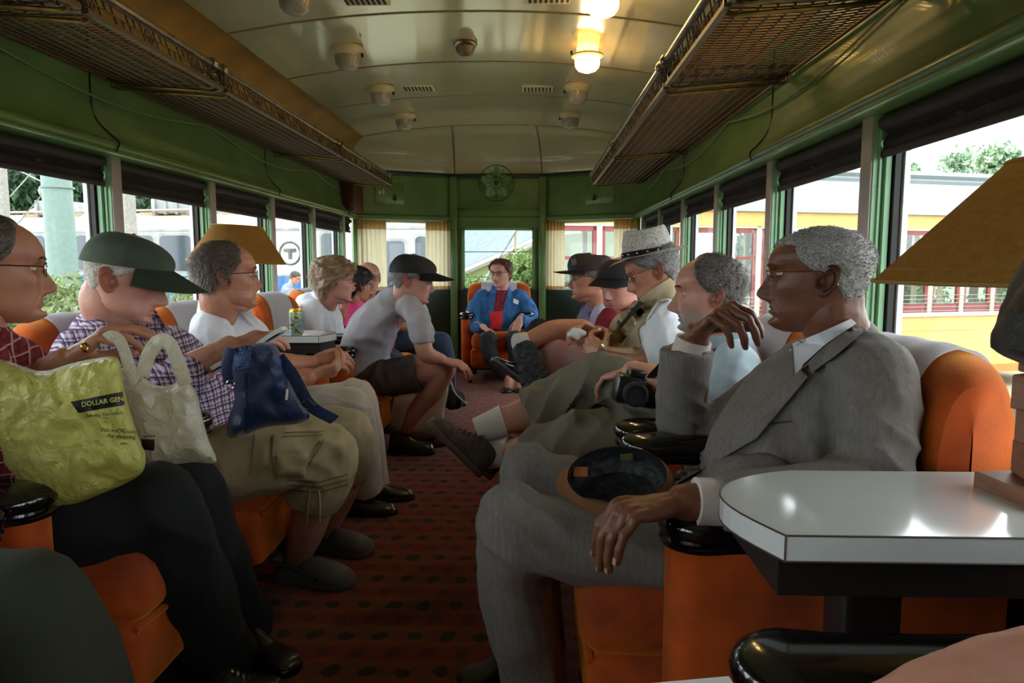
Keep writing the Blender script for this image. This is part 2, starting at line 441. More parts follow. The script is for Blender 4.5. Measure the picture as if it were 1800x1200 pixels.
# hanging cord along each rack
for side, X in ((-1, XL), (1, XR)):
    b = BM(); pts = []
    for i in range(0, 41):
        y = .9 + i * .13; ph = ((y - 1.93) % 1.7) / 1.7
        pts.append((X - side * .012, y, 1.735 - .075 * math.sin(ph * PI)))
    tube(b, pts, .0035, seg=6)
    tag(obj('hanging_cord', b, mat('grey cord %s' % side, (120, 128, 100), .5)), 'thin grey cord sagging in loops along the %s wall below the rack' % ('left' if side < 0 else 'right'), 'cord')
b = BM(); bx(b, XL - .15, XR + .15, YB - .08, YB, -.05, 2.3); struct('wall_back', b, M_green, smooth=False)
# bowed end: three panels
def P3(x): return Vector((x, endY(x), 0))
K = [(XL, YE), (XC - .43, YM), (XC + .43, YM), (XR, YE)]
WT, WB = 1.455, .80       # end window head / sill
def endpanel(i, nm, win):
    a = Vector((*K[i], 0)); c = Vector((*K[i + 1], 0)); d = (c - a); L = d.length; d.normalize(); n = Vector((d.y, -d.x, 0))  # n towards inside
    if n.y > 0: n = -n
    def fn(u, v, h): return a + d * u + Vector((0, 0, v)) - n * (-h) 
    u0, u1 = win
    return a, d, n, L, u0, u1
M_cur = bpy.data.materials.new('curtain cloth'); M_cur.use_nodes = True
t = M_cur.node_tree; t.nodes.clear(); o_ = nd(t, 'ShaderNodeOutputMaterial'); mx = nd(t, 'ShaderNodeMixShader'); df = nd(t, 'ShaderNodeBsdfDiffuse'); tl = nd(t, 'ShaderNodeBsdfTranslucent')
tc_ = nd(t, 'ShaderNodeNewGeometry'); sp_ = nd(t, 'ShaderNodeSeparateXYZ'); t.links.new(tc_.outputs['Position'], sp_.inputs[0])
edge = mth(t, 'GREATER_THAN', mth(t, 'ABSOLUTE', mth(t, 'SUBTRACT', sp_.outputs[2], 1.10)), .265)
wv = nd(t, 'ShaderNodeTexNoise'); wv.inputs['Scale'].default_value = 1; mp = nd(t, 'ShaderNodeMapping'); mp.inputs['Scale'].default_value = (60, 60, 2); t.links.new(tc_.outputs['Position'], mp.inputs[0]); t.links.new(mp.outputs[0], wv.inputs['Vector'])
cb = mixc(t, wv.outputs['Fac'], lin((196, 184, 150)), lin((236, 228, 204))); cc = mixc(t, edge, cb, lin((172, 134, 84)))
t.links.new(cc, df.inputs[0]); t.links.new(cc, tl.inputs[0]); mx.inputs[0].default_value = .45
t.links.new(df.outputs[0], mx.inputs[1]); t.links.new(tl.outputs[0], mx.inputs[2]); t.links.new(mx.outputs[0], o_.inputs[0])
nwin = 40
for i, nm in ((0, 'wall_end_left'), (1, 'wall_end_centre'), (2, 'wall_end_right')):
    a = Vector((*K[i], 0)); c = Vector((*K[i + 1], 0)); d = c - a; L = d.length; d.normalize(); n = Vector((d.y, -d.x, 0))
    if n.y > 0: n = -n
    R = Matrix(((d.x, -n.x, 0), (d.y, -n.y, 0), (0, 0, 1))).to_4x4(); R.translation = a
    wu0, wu1 = (.06, L - .06) if i != 1 else (.07, L - .07)
    wt, wb = (WT, WB) if i != 1 else (1.395, WB)
    b = BM(); bx(b, 0, L, 0, .08, WT if i != 1 else wt, ZB + .05); b2 = BM()
    bx(b, 0, wu0, 0, .08, wb, WT); bx(b, wu1, L, 0, .08, wb, WT)
    bmesh.ops.transform(b, matrix=R, verts=b.verts); struct(nm, b, M_green, smooth=False)
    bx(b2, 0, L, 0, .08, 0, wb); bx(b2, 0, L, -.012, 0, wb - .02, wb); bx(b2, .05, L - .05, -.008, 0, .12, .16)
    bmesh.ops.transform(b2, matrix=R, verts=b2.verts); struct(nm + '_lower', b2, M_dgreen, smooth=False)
    # head moulding and dark band at the ceiling edge
    b = BM(); tube(b, [(0, -.012, WT + .028), (L, -.012, WT + .028)], [(.02, .026)] * 2, seg=12)
    if i == 1: bx(b, .03, L - .03, -.02, 0, wt, WT + .1); 
    bmesh.ops.transform(b, matrix=R, verts=b.verts); struct('trim_end_head_%d' % i, b, M_green)
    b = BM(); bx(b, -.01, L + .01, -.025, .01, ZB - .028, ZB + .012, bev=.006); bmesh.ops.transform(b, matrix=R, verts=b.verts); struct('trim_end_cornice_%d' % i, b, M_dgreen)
    nwin += 1
    b = BM(); fw = .03
    bx(b, wu0, wu0 + fw, .02, .06, wb, wt); bx(b, wu1 - fw, wu1, .02, .06, wb, wt); bx(b, wu0, wu1, .02, .06, wt - .02, wt); bx(b, wu0, wu1, .02, .06, wb, wb + .02)
    if i == 1:
        bx(b, wu0, wu1, .0, .012, 1.165 - .004, 1.165 + .004); bx(b, wu0, wu1, .0, .012, .915, .923)
    bmesh.ops.transform(b, matrix=R, verts=b.verts); wd = struct('window_%d' % nwin, b, M_green2 if i == 1 else M_white, smooth=False)
    b = BM(); bx(b, wu0 + .01, wu1 - .01, .038, .042, wb + .01, wt - .01); bmesh.ops.transform(b, matrix=R, verts=b.verts); struct('pane', b, M_glass, parent=wd, smooth=False)
    if i != 1:
        spans = ((.03, .30), (L - .30, L - .05)) if i == 0 else ((.04, .25), (L - .24, L - .02))
        for j, (s0, s1) in enumerate(spans):
            b = BM()
            def cf(u_, v_):
                x = s0 + (s1 - s0) * u_; amp = .012
                return Vector((x, -.035 + amp * math.sin(u_ * 2 * PI * 6 + .6 * math.sin(v_ * 3)), (WT - .005) + (WB + .012 - WT) * v_))
            grid(b, cf, 61, 14); bmesh.ops.transform(b, matrix=R, verts=b.verts)
            tag(obj('curtain', b, M_cur), 'cream pleated curtain, %s edge of the %s end window' % ('left' if j == 0 else 'right', 'left' if i == 0 else 'right'), 'curtain', 'curtains on the end windows')
    # posts where panels meet
for k, x in enumerate((XC - .43, XC + .43)):
    b = BM(); bx(b, x - .035, x + .035, YM - .06, YM + .05, 0, ZB - .02, bev=.008); struct('trim_end_post_%d' % k, b, M_green)
b = BM(); bx(b, XC - .43, XC + .43, YM - .03, YM - .0, 1.585, 1.60); bx(b, XC - .36, XC - .345, YM - .03, YM, WB, 1.59); bx(b, XC + .345, XC + .36, YM - .03, YM, WB, 1.59); struct('trim_end_frame', b, M_green)
# maroon box in the left corner and hatch doors
b = BM(); bx(b, XL, XL + .11, 6.15, 6.5, 1.50, 1.84, bev=.004); tag(obj('equipment_box', b, M_red), 'dark maroon box fixed high on the left wall at the bowed end', 'box')
for sx, lab in ((-1, 'left'), (1, 'right')):
    i = 0 if sx < 0 else 2
    a = Vector((*K[i], 0)); c = Vector((*K[i + 1], 0)); d = (c - a); L = d.length; d.normalize(); n = Vector((d.y, -d.x, 0)); n = -n if n.y > 0 else n
    R = Matrix(((d.x, -n.x, 0), (d.y, -n.y, 0), (0, 0, 1))).to_4x4(); R.translation = a
    root = empty('hatch_door', R @ Vector((L * .42, -.005, 1.70)), 'small green hatch door in the end wall, %s of the fan' % lab, 'hatch')
    b = BM(); uc = L * .35 if sx < 0 else L * .6
    bx(b, uc - .14, uc + .14, -.008, .01, 1.60, 1.80, bev=.003); bmesh.ops.transform(b, matrix=R, verts=b.verts); obj('panel', b, M_green, root)
    b = BM(); blob(b, (uc - .05 * sx, -.02, 1.65), (.018, .014, .018), seg=12); bx(b, uc - .05 * sx - .004, uc - .05 * sx + .004, -.03, -.008, 1.635, 1.69); bmesh.ops.transform(b, matrix=R, verts=b.verts); obj('latch', b, M_dgreen, root)
# fan on the end wall
fp = W(873, 322, 6.72)
root = empty('wall_fan', fp, 'small pale green fan with wire guard mounted high on the end wall', 'fan')
b = BM(); tube(b, [fp + Vector((0, .2, -.03)), fp + Vector((0, .1, -.03)), fp + Vector((0, .03, 0))], [.02, .03, .05], seg=14); blob(b, fp + Vector((0, .05, 0)), (.05, .06, .05)); obj('motor', b, M_green2, root)
b = BM()
for k in range(5):
    a = k * 2 * PI / 5 + PI / 2
    def bl(u, v):
        r = .03 + .115 * u; wd = .052 * math.sin(min(1, u * 1.15) * PI * .82 + .3) ** .7 * (v - .5) * 2
        return fp + Vector((r * math.cos(a) - wd * math.sin(a), -.02 + .018 * (v - .5) * 2, r * math.sin(a) + wd * math.cos(a)))
    bb = BM(); grid(bb, bl, 10, 6); bmesh.ops.solidify(bb, geom=bb.faces[:], thickness=.002); obj('blade', bb, mat('fan blade green', (150, 190, 140), .4) if k == 0 else bpy.data.materials['fan blade green'], root)
blob(b, fp + Vector((0, -.03, 0)), (.022, .014, .022), seg=12); obj('hub', b, M_brass, root)
b = BM()
for r_, yy in ((.165, -.02), (.165, .02), (.05, -.055)):
    tube(b, [fp + Vector((r_ * math.cos(a), yy, r_ * math.sin(a))) for a in np.linspace(0, 2 * PI, 33)[:-1]], .0022, seg=5, closed=True)
for k in range(12):
    a = k * PI / 6; c_, s_ = math.cos(a), math.sin(a)
    tube(b, [fp + Vector((.05 * c_, -.055, .05 * s_)), fp + Vector((.12 * c_, -.05, .12 * s_)), fp + Vector((.165 * c_, -.02, .165 * s_)), fp + Vector((.165 * c_, .02, .165 * s_))], .0016, seg=4)
obj('wire_guard', b, M_dgreen, root)
# ceiling lamps
M_ring = mat('cream lamp ring', (222, 210, 170), .45)
M_frost = mat('unlit frosted ribbed glass', (178, 170, 160), .3, coat=.3)
M_lit = mat('lit frosted glass', (255, 240, 200), .4, emit=(255, 206, 120), es=6)
M_lit2 = mat('lit glass upper collar', (255, 220, 150), .4, emit=(255, 178, 70), es=3.0)
def ribbed(b, c, prof, seg=48, amp=.03, mi=0):
    rings = []
    for r, z in prof:
        rings.append([b.verts.new(Vector(c) + Vector(((r * (1 + amp * math.cos(k * PI))) * math.cos(2 * PI * k / seg), (r * (1 + amp * math.cos(k * PI))) * math.sin(2 * PI * k / seg), z))) for k in range(seg)])
    for A, B_ in zip(rings[:-1], rings[1:]):
        for k in range(seg): b.faces.new((A[k], A[(k + 1) % seg], B_[(k + 1) % seg], B_[k])).material_index = mi
    b.faces.new(rings[-1]).material_index = mi
for side, X in (('left', -1.0), ('right', .285)):
    for j in range(-2, 4):
        y = 3.93 + .85 * j - .0
        z = arch(X); lit = side == 'right' and j in (-1, 0)
        nme = {-2: 'nearest the camera', -1: 'at the top edge of the photo', 0: 'second row back', 1: 'third row back beside a vent', 2: 'farthest from the camera', 3: 'over the bowed end'}[j]
        if j in (3, -2): continue
        root = empty('ceiling_lamp', (X, y, z), '%s ceiling globe lamp in the %s row, %s' % ('glowing lit' if lit else 'unlit frosted', side, nme), 'ceiling lamp', 'globe lamps along the ceiling')
        if lit:
            b = BM(); lathe(b, [(.05, .0), (.056, -.012), (.058, -.045)], (X, y, z), 32); obj('collar', b, M_lit2, root)
            b = BM(); lathe(b, [(.058, -.045), (.082, -.05), (.084, -.06), (.07, -.066), (.062, -.068)], (X, y, z), 40); obj('ring', b, M_ring, root)
            b = BM(); ribbed(b, (X, y, z), [(.064, -.066), (.066, -.09), (.062, -.112), (.048, -.13), (.022, -.14)], amp=.012); obj('globe', b, M_lit, root)
            ld = bpy.data.lights.new('lamp_light', 'POINT'); ld.energy = .5; ld.color = (1, .72, .4); ld.shadow_soft_size = .07
            lo = bpy.data.objects.new('lamp_light', ld); C.objects.link(lo); lo.parent = root; lo.location = (0, 0, -.2)
        else:
            b = BM(); lathe(b, [(.085, .002), (.088, -.012), (.08, -.03), (.068, -.04), (.066, -.044)], (X, y, z), 40)
            obj('ring', b, M_ring, root)
            b = BM(); ribbed(b, (X, y, z), [(.066, -.042), (.064, -.07), (.058, -.092), (.042, -.108), (.016, -.115)], amp=.015); obj('globe', b, M_frost, root)
        b = BM(); box(b, (X + (.085 if side == 'left' else -.085), y - .02, z - .045), (.012, .02, .02), bev=.003); obj('clasp', b, M_dark, root)
p = W(820, 93, 4.02); zc = arch(p.x); root = empty('ceiling_lamp', (p.x, 3.95, zc), 'small chrome rimmed dome lamp in the middle of the ceiling', 'ceiling lamp')
b = BM(); lathe(b, [(.062, .0), (.066, -.012), (.06, -.022), (.05, -.026)], (p.x, 3.95, zc), 32); obj('ring', b, M_steel, root)
b = BM(); ribbed(b, (p.x, 3.95, zc), [(.052, -.024), (.046, -.05), (.03, -.068), (.01, -.074)], amp=.02); obj('globe', b, mat('brownish lens', (110, 98, 80), .35), root)
# vents
for k, (px, py, lab) in enumerate(((735, 156, 'left of the centre line, far row'), (945, 158, 'right of the centre line, far row'), (640, 0, 'left of the centre line at the top edge of the photo'), (965, -3, 'right of the centre line at the top edge of the photo'))):
    p = WZ(px, py, 2.205); z = arch(p.x); root = empty('ceiling_vent', (p.x, p.y, z), 'small slotted ceiling vent ' + lab, 'vent', 'slotted ceiling vents')
    b = BM(); bx(b, p.x - .105, p.x + .105, p.y - .075, p.y + .075, z - .006, z + .004, bev=.003); obj('frame', b, M_ring, root)
    b = BM()
    for i in range(8): box(b, (p.x - .084 + i * .024, p.y, z - .0065), (.014, .11, .003))
    obj('slots', b, M_dark, root)
# luggage racks
def rack(side, y0, y1, label, group):
    s = side; X = XL if s < 0 else XR; xi = -1.20 if s < 0 else .505; zr = 1.745; dr = -.035
    root = empty('luggage_rack', ((X + xi) / 2, (y0 + y1) / 2, zr), label, 'luggage rack', group)
    b = BM(); n = 11
    xo = X - s * .02
    for i in range(n):
        x = xo + (xi - xo) * i / (n - 1); sag = -.012 * math.sin(PI * i / (n - 1)) + dr * i / (n - 1)
        tube(b, [(x, y0 + .01, zr + sag), (x, y1 - .01, zr + sag)], .0032, seg=5)
    ny = int((y1 - y0) / .026)
    for j in range(ny + 1):
        y = y0 + .015 + (y1 - y0 - .03) * j / ny
        tube(b, [(xo + (xi - xo) * q / 4, y, zr + .004 - .012 * math.sin(PI * q / 4) + dr * q / 4) for q in range(5)], [(.0022, .0022)] * 5, seg=4)
    for x, wd, dz in ((xo, .012, 0), (xi, .02, dr)): bx(b, x - wd / 2, x + wd / 2, y0, y1, zr + dz - .006, zr + dz + .008)
    for yy in (y0 + .01, y1 - .01): tube(b, [(xo, yy, zr), (xi, yy, zr + dr)], [(.011, .006)] * 2, seg=4)
    obj('wire_floor', b, M_bronze, root)
    b = BM(); xr = xi + s * .02 if s < 0 else xi - .012; zl = zr + .048
    tube(b, [(xr, y0 - .02, zl), (xr, y1 + .02, zl)], .014, seg=14)
    for y in (y0 + .03, y1 - .03):
        lathe(b, [(.018, -.02), (.024, -.012), (.024, .012), (.018, .02)], (xr, y, zl), 14, axis='Y')
    obj('rail', b, M_steel, root)
    b = BM(); zt = zr + .034; zb = zr + dr + .008
    def front(f):   # lattice strip between rail and floor, runs along y at front
        return Vector((xi + (xr - xi) * ((f[1] - zb) / (zt - zb)), f[0], f[1]))
    for z in (zb, zt, (zb + zt) / 2): tube(b, [front((y0, z)), front((y1, z))], .0028, seg=5)
    nn = max(2, int((y1 - y0) / .075)); 
    for j in range(nn + 1):
        y = y0 + (y1 - y0) * j / nn
        tube(b, [front((y, zb)), front((y, zt))], .0026, seg=5)
        if j < nn:
            yc = y + (y1 - y0) / nn / 2; hz = (zb + zt) / 2
            tube(b, [front((yc, hz)), front((yc, zt if j % 2 else zb))], .0026, seg=5)
            if j % 4 == 0: tube(b, [front((yc + .02 * math.cos(a), hz + .022 * math.sin(a))) for a in np.linspace(0, 2 * PI, 11)[:-1]], .0026, seg=5, closed=True)
    for yy in (y0, y1):
        for z in (zb, (zb + zt) / 2, zt): tube(b, [(xo, yy, z), (xi, yy, z)], .0028, seg=5)
        for q in range(9):
            x = xo + (xi - xo) * q / 8; tube(b, [(x, yy, zb), (x, yy, zt)], .0026, seg=5)
    obj('lattice', b, M_bronze, root)
    for y in (y0 + .03, y1 - .03):
        b = BM(); tube(b, catmull([(xr, y, zl), (xr + s * .012, y, zl - .03), (xi + s * .01, y, zr + dr - .012), (xi + s * .1, y, zr + dr * .7 - .022), (xo - s * .05, y, zr - .02), (xo + s * .01, y, zr + .03)], 4), [(.009, .006)] * 21, seg=6); obj('bracket', b, M_brass, root)
for s in (-1, 1):
    nm = 'left' if s < 0 else 'right'
    for (y0, y1, lab) in ((.25, 1.92, 'nearest section over the camera'), (1.95, 2.79, 'short section behind the nearest one'), (2.82, 4.52, 'middle section'), (4.55, 6.1, 'far section by the bowed end')):
        rack(s, y0, y1, 'bronze wire luggage rack along the %s wall, %s' % (nm, lab), 'wire luggage racks')
# ================= outside =================
GZ = -1.25
M_gr = mat('gravel and grass', (128, 132, 96), .95, col2=(150, 142, 124), nscale=.8, bump=.3, bscale=8)
b = BM(); bx(b, -80, 80, -60, 110, GZ - .1, GZ); struct('ground', b, M_gr, smooth=False)
def leafy(name, c, r, n, col, col2, label, cat, size=.12, group=None, trunk=None, seed=1, hollow=.55, stretch=1):
    rnd = random.Random(seed); root = empty(name, (c[0], c[1], GZ), label, cat, group)
    b = BM(); blobs = [(Vector(c) + Vector((rnd.uniform(-.6, .6) * r[0], rnd.uniform(-.6, .6) * r[1], rnd.uniform(-.6, .6) * r[2])), rnd.uniform(.35, .6)) for _ in range(14)]
    for i in range(n):
        bc, br = rnd.choice(blobs); v = Vector((rnd.gauss(0, 1), rnd.gauss(0, 1), rnd.gauss(0, 1))).normalized() * (rnd.uniform(hollow, 1) * br)
        p = bc + Vector((v.x * r[0], v.y * r[1], v.z * r[2])); 
        if p.z < GZ + .02: p.z = GZ + rnd.uniform(.02, .4)
        q = Euler((rnd.uniform(0, 6), rnd.uniform(0, 6), rnd.uniform(0, 6))).to_matrix(); s = size * rnd.uniform(.6, 1.3)
        vs = [b.verts.new(p + q @ Vector(k) * s) for k in ((-1, 0, 0), (-.2, -.45, .1), (1, 0, 0), (-.2, .45, .1))]
        b.faces.new(vs)
    m = mat(name + ' leaves %d' % seed, col, .6, col2=col2, nscale=1.5)
    o = obj('foliage', b, m, root, smooth=False)
    b = BM()
    for k in range(3 if trunk is None else 1):
        x = c[0] + (rnd.uniform(-.4, .4) * r[0] if trunk is None else 0)
        tube(b, [(x, c[1], GZ), (x + .05 * r[0], c[1], (GZ + c[2]) / 2), (c[0], c[1], c[2] + r[2] * .3)], [trunk or .03, (trunk or .03) * .8, .02], seg=8)
    obj('trunk' if trunk else 'stem', b, bpy.data.materials.get('bark') or mat('bark', (70, 60, 48), .9), root)
    return root
# -- white and blue transit car, left
M_tw = mat('white transit car paint', (186, 186, 184), .45, noise_amt=.06, nscale=2)
M_tb = mat('blue transit car band', (18, 88, 148), .4)
M_tr = mat('dusty cream transit roof', (166, 148, 128), .7, noise_amt=.2, nscale=1.2)
M_tg = mat('dark tinted transit window', (36, 44, 54), .12, spec=.8)
M_gm = mat('grey galvanised metal', (138, 140, 140), .5, noise_amt=.2, nscale=4)
A = Vector((-15.5, 17.6, 0)); Bv = Vector((-2.35, 15.6, 0)); dd = (Bv - A); LT = dd.length; dd.normalize(); nn = Vector((dd.y, -dd.x, 0)); nn = -nn if nn.y > 0 else nn
RT = Matrix(((dd.x, -nn.x, 0), (dd.y, -nn.y, 0), (0, 0, 1))).to_4x4(); RT.translation = A
zEave = 1.035 + 60 / 1250 * 17; zBlue = 1.035 - 17 / 1250 * 17
root = empty('transit_car', RT @ Vector((LT / 2, 1.3, GZ)), 'white transit car with a blue lower band standing outside the left windows', 'rail car')
b = BM()
prof = [(0, .25 + GZ), (0, zEave), (.12, zEave + .12), (.5, zEave + .36), (1.3, zEave + .5), (2.1, zEave + .36), (2.5, zEave + .12), (2.6, zEave), (2.6, .25 + GZ)]
prism(b, [(y, z) for y, z in prof[:2] + prof[-2:]], 0, LT, fn=lambda u, v, h: RT @ Vector((h, u, v))); obj('body_shell', b, M_tw, root, smooth=False)
b = BM(); prism(b, [(y, z) for y, z in prof[1:-1]], -.01, LT + .01, fn=lambda u, v, h: RT @ Vector((h, u, v + .001)))
for k in range(12):
    q = box(b, (LT * (k + .5) / 12, .7, zEave + .42), (.5, .12, .1))
    for v in q: v.co = RT @ v.co
tube(b, [RT @ Vector((0, .45, zEave + .5)), RT @ Vector((LT, .45, zEave + .5))], .03, seg=6)
obj('roof', b, M_tr, root, smooth=False)
b = BM(); q = bx(b, 0, LT, -.012, 0, GZ + .25, zBlue); bmesh.ops.transform(b, matrix=RT, verts=b.verts); obj('blue_band', b, M_tb, root, smooth=False)
b = BM(); bx(b, 0, LT, -.03, 0, zEave - .03, zEave + .02); bx(b, 0, LT, -.02, 0, zBlue - .015, zBlue + .03); bmesh.ops.transform(b, matrix=RT, verts=b.verts); obj('gutter', b, M_gm, root, smooth=False)
def car_u(px):   # distance along the car seen at image column px
    d = _ray(px, 466); # intersect with the vertical plane
    t_ = (A.x * nn.x + A.y * nn.y) / (d.x * nn.x + d.y * nn.y); P_ = d * t_
    return (P_ - A).dot(dd)
def rrect(x0, x1, z0, z1, r, n=4):
    o = []
    for cx, cz, a0 in ((x1 - r, z0 + r, -PI / 2), (x1 - r, z1 - r, 0), (x0 + r, z1 - r, PI / 2), (x0 + r, z0 + r, PI)):
        for k in range(n + 1): a = a0 + PI / 2 * k / n; o.append((cx + r * math.cos(a), cz + r * math.sin(a)))
    return o
for (p0, p1, y0, y1) in ((60, 82, 414, 474), (137, 164, 414, 474), (240, 272, 414, 474), (284, 338, 414, 476), (352, 372, 414, 474), (400, 455, 414, 474), (566, 600, 411, 460), (672, 712, 424, 500), (731, 752, 416, 500)):
    u0, u1 = car_u(p0), car_u(p1); Yd = (RT @ Vector(((u0 + u1) / 2, 0, 0))).y
    z1, z0 = CAMZ + (466 - y0) / 1250 * Yd, CAMZ + (466 - y1) / 1250 * Yd
    b = BM(); prism(b, rrect(u0 - .06, u1 + .06, z0 - .06, z1 + .06, .12), -.02, .0, fn=lambda u, v, h: RT @ Vector((u, h, v))); f = obj('window', b, M_gm, root, smooth=False)
    b = BM(); prism(b, rrect(u0, u1, z0, z1, .1), -.03, -.015, fn=lambda u, v, h: RT @ Vector((u, h, v))); obj('pane', b, M_tg, f, smooth=False)
# T emblem
u = car_u(511); Yd = (RT @ Vector((u, 0, 0))).y; zc = CAMZ + (466 - 445) / 1250 * Yd; r = 19.5 / 1250 * Yd
b = BM()
tube(b, [RT @ Vector((u + r * math.cos(a), -.02, zc + r * math.sin(a))) for a in np.linspace(0, 2 * PI, 41)[:-1]], .02, seg=5, closed=True)
for (x0, x1, z0, z1) in ((-.58, .58, .12, .42), (-.16, .16, -.52, .14)):
    q = bx(b, u + x0 * r, u + x1 * r, -.03, -.005, zc + z0 * r, zc + z1 * r)
    for v in q: v.co = RT @ v.co
obj('emblem', b, mat('dark grey emblem', (60, 66, 74), .5), root, smooth=False)
# roof equipment
for i, (p0, p1, yy, h, lab) in enumerate(((30, 84, 352, .35, 'long grey pantograph frame on the transit car roof'), (240, 345, 360, .38, 'ribbed grey roof box on the transit car roof'))):
    u0, u1 = car_u(p0), car_u(p1); b = BM(); zb = zEave + .42; 
    bx(b, u0, u1, .6, 1.6, zb, zb + h, bev=.04)
    k = u0 + .1
    while k < u1: bx(b, k, k + .05, .55, 1.65, zb - .02, zb + h + .03); k += .3
    bmesh.ops.transform(b, matrix=RT, verts=b.verts); obj('roof_box', b, M_gm, root)
b = BM()
for k in range(5):
    u = car_u(125 + k * 7); z0 = zEave + .4
    tube(b, [RT @ Vector((u, 1, z0)), RT @ Vector((u, 1, z0 + .45))], [.06, .04], seg=8)
tube(b, [RT @ Vector((car_u(5), .8, zEave + .5)), RT @ Vector((car_u(75), .8, zEave + .95)), RT @ Vector((car_u(100), .8, zEave + .55))], .035, seg=6)
obj('insulators', b, M_tw, root)
# poles
p = W(110, 466, 9.0); b = BM(); tube(b, [(p.x - .05, 9, GZ), (p.x, 9, 1.0), (p.x - .02, 9, 4.4)], [.2, .175, .16], seg=20); tube(b, [(p.x, 9, 2.0), (p.x, 9, 2.02)], .19, seg=20)
tag(obj('lamp_post', b, mat('pale green steel pole', (104, 124, 118), .5, noise_amt=.08)), 'thick pale green steel pole outside the nearest left window', 'pole')
p = W(229, 400, 13.0); b = BM(); tube(b, [(p.x, 13, GZ), (p.x, 13, 4.6)], [.13, .1], seg=12); tag(obj('utility_pole', b, mat('weathered grey pole', (134, 130, 124), .8, noise_amt=.2)), 'weathered light wooden pole outside the second left window', 'pole')
p = W(9, 400, 14.0); b = BM(); tube(b, [(p.x, 14, GZ), (p.x, 14, 5.2)], [.11, .1], seg=12); tag(obj('utility_pole', b, bpy.data.materials['weathered grey pole']), 'thin grey pole at the left edge of the photo before the trees', 'pole')
b = BM(); tube(b, [W(0, 283, 14), W(85, 325, 12.5)], .012, seg=4); tube(b, [W(66, 292, 12), W(18, 345, 12)], .01, seg=4); tube(b, [W(92, 320, 12), W(30, 395, 14)], .014, seg=4); blob(b, W(75, 336, 12.3), (.07, .07, .1), seg=8)
tag(obj('overhead_wires', b, M_gm), 'thin guy wires crossing behind the nearest left window', 'wire')
# trees behind the transit car
for k, (x, Y, r, z) in enumerate(((-31, 29, 4.2, 3.4), (-24, 28, 3.6, 3.2), (-18, 27, 3.2, 3.4), (-12.8, 26, 2.6, 2.8), (-8.4, 26, 2.0, 2.0))):
    leafy('tree', (x, Y, z), (r, r * .7, r * .75), 9000, (52, 84, 46), (20, 40, 26), 'dark green tree behind the transit car, %s' % ('farthest left', 'left of the green pole', 'behind the green pole', 'behind the wooden pole', 'rightmost of the row')[k], 'tree', .2, 'trees behind the transit car', .3, seed=20 + k, hollow=.2)
# weeds by the near left window, outside
for k, (px, py, Y, r) in enumerate(((28, 575, 5.2, .42), (95, 560, 6, .5), (160, 530, 7.5, .45), (310, 520, 9, .6), (352, 515, 10.6, .6), (440, 520, 10, .5))):
    p = W(px, py, Y); leafy('weed_bush', (p.x, Y, p.z - .15), (r, r, r * 1.1), 2600, (128, 140, 84), (78, 98, 56), 'tangle of yellow green weeds outside, %s' % ('at the far left edge', 'beside the green pole base', 'right of the green pole', 'behind the green cap brim', 'above the seat behind the cap', 'behind the grey haired man')[k], 'bush', .032, 'weeds outside the left windows', seed=50 + k, hollow=.2)
# -- yellow trolley car, right
M_yc = mat('yellow trolley paint', (206, 158, 88), .5, noise_amt=.05, nscale=2)
M_yr = mat('grey trolley roof canvas', (134, 138, 146), .8, noise_amt=.08, nscale=1)
M_ywf = mat('cream window post paint', (190, 176, 148), .5)
M_mar = mat('maroon window sash', (124, 46, 44), .5)
A = Vector((.35, 11.0, 0)); Bv = Vector((10.5, 14.0, 0)); dd = (Bv - A); LY = dd.length; dd.normalize(); nn = Vector((dd.y, -dd.x, 0)); nn = -nn if nn.y > 0 else nn
RY = Matrix(((dd.x, -nn.x, 0), (dd.y, -nn.y, 0), (0, 0, 1))).to_4x4(); RY.translation = A
z_e, z_b = CAMZ + 84 / 1250 * 13, CAMZ - 86 / 1250 * 13
root = empty('trolley_car', RY @ Vector((LY / 2, 1.3, GZ)), 'yellow wooden trolley car with maroon sashes and grey roof outside the right windows', 'rail car')
T = lambda u, v, h: RY @ Vector((h, u, v))
b = BM(); bx(b, 0, LY, 0, .08, GZ + .3, z_b); bx(b, 0, LY, 2.5, 2.58, GZ + .3, z_b); bx(b, 0, LY, -.03, 2.6, z_e - .23, z_e); bx(b, 0, .08, .0, 2.58, GZ + .3, z_b); bx(b, LY - .08, LY, .0, 2.58, GZ + .3, z_b); bx(b, 0, LY, .0, 2.58, GZ + .3, GZ + .45)
bx(b, 0, LY, -.012, 0, z_b - .28, z_b - .265)
bmesh.ops.transform(b, matrix=RY, verts=b.verts); obj('body_panel', b, M_yc, root, smooth=False)
b = BM(); bx(b, -.03, LY + .03, -.05, .0, z_b - .02, z_b + .05); bx(b, 0, LY, -.02, .06, z_e - .27, z_e - .23)
npn = 15
for k in range(npn + 1):
    u = LY * k / npn; bx(b, max(0, u - .045), min(LY, u + .045), -.02, .07, z_b, z_e - .2); bx(b, max(0, u - .045), min(LY, u + .045), 2.5, 2.57, z_b, z_e - .2)
bmesh.ops.transform(b, matrix=RY, verts=b.verts); obj('window_posts', b, M_ywf, root, smooth=False)
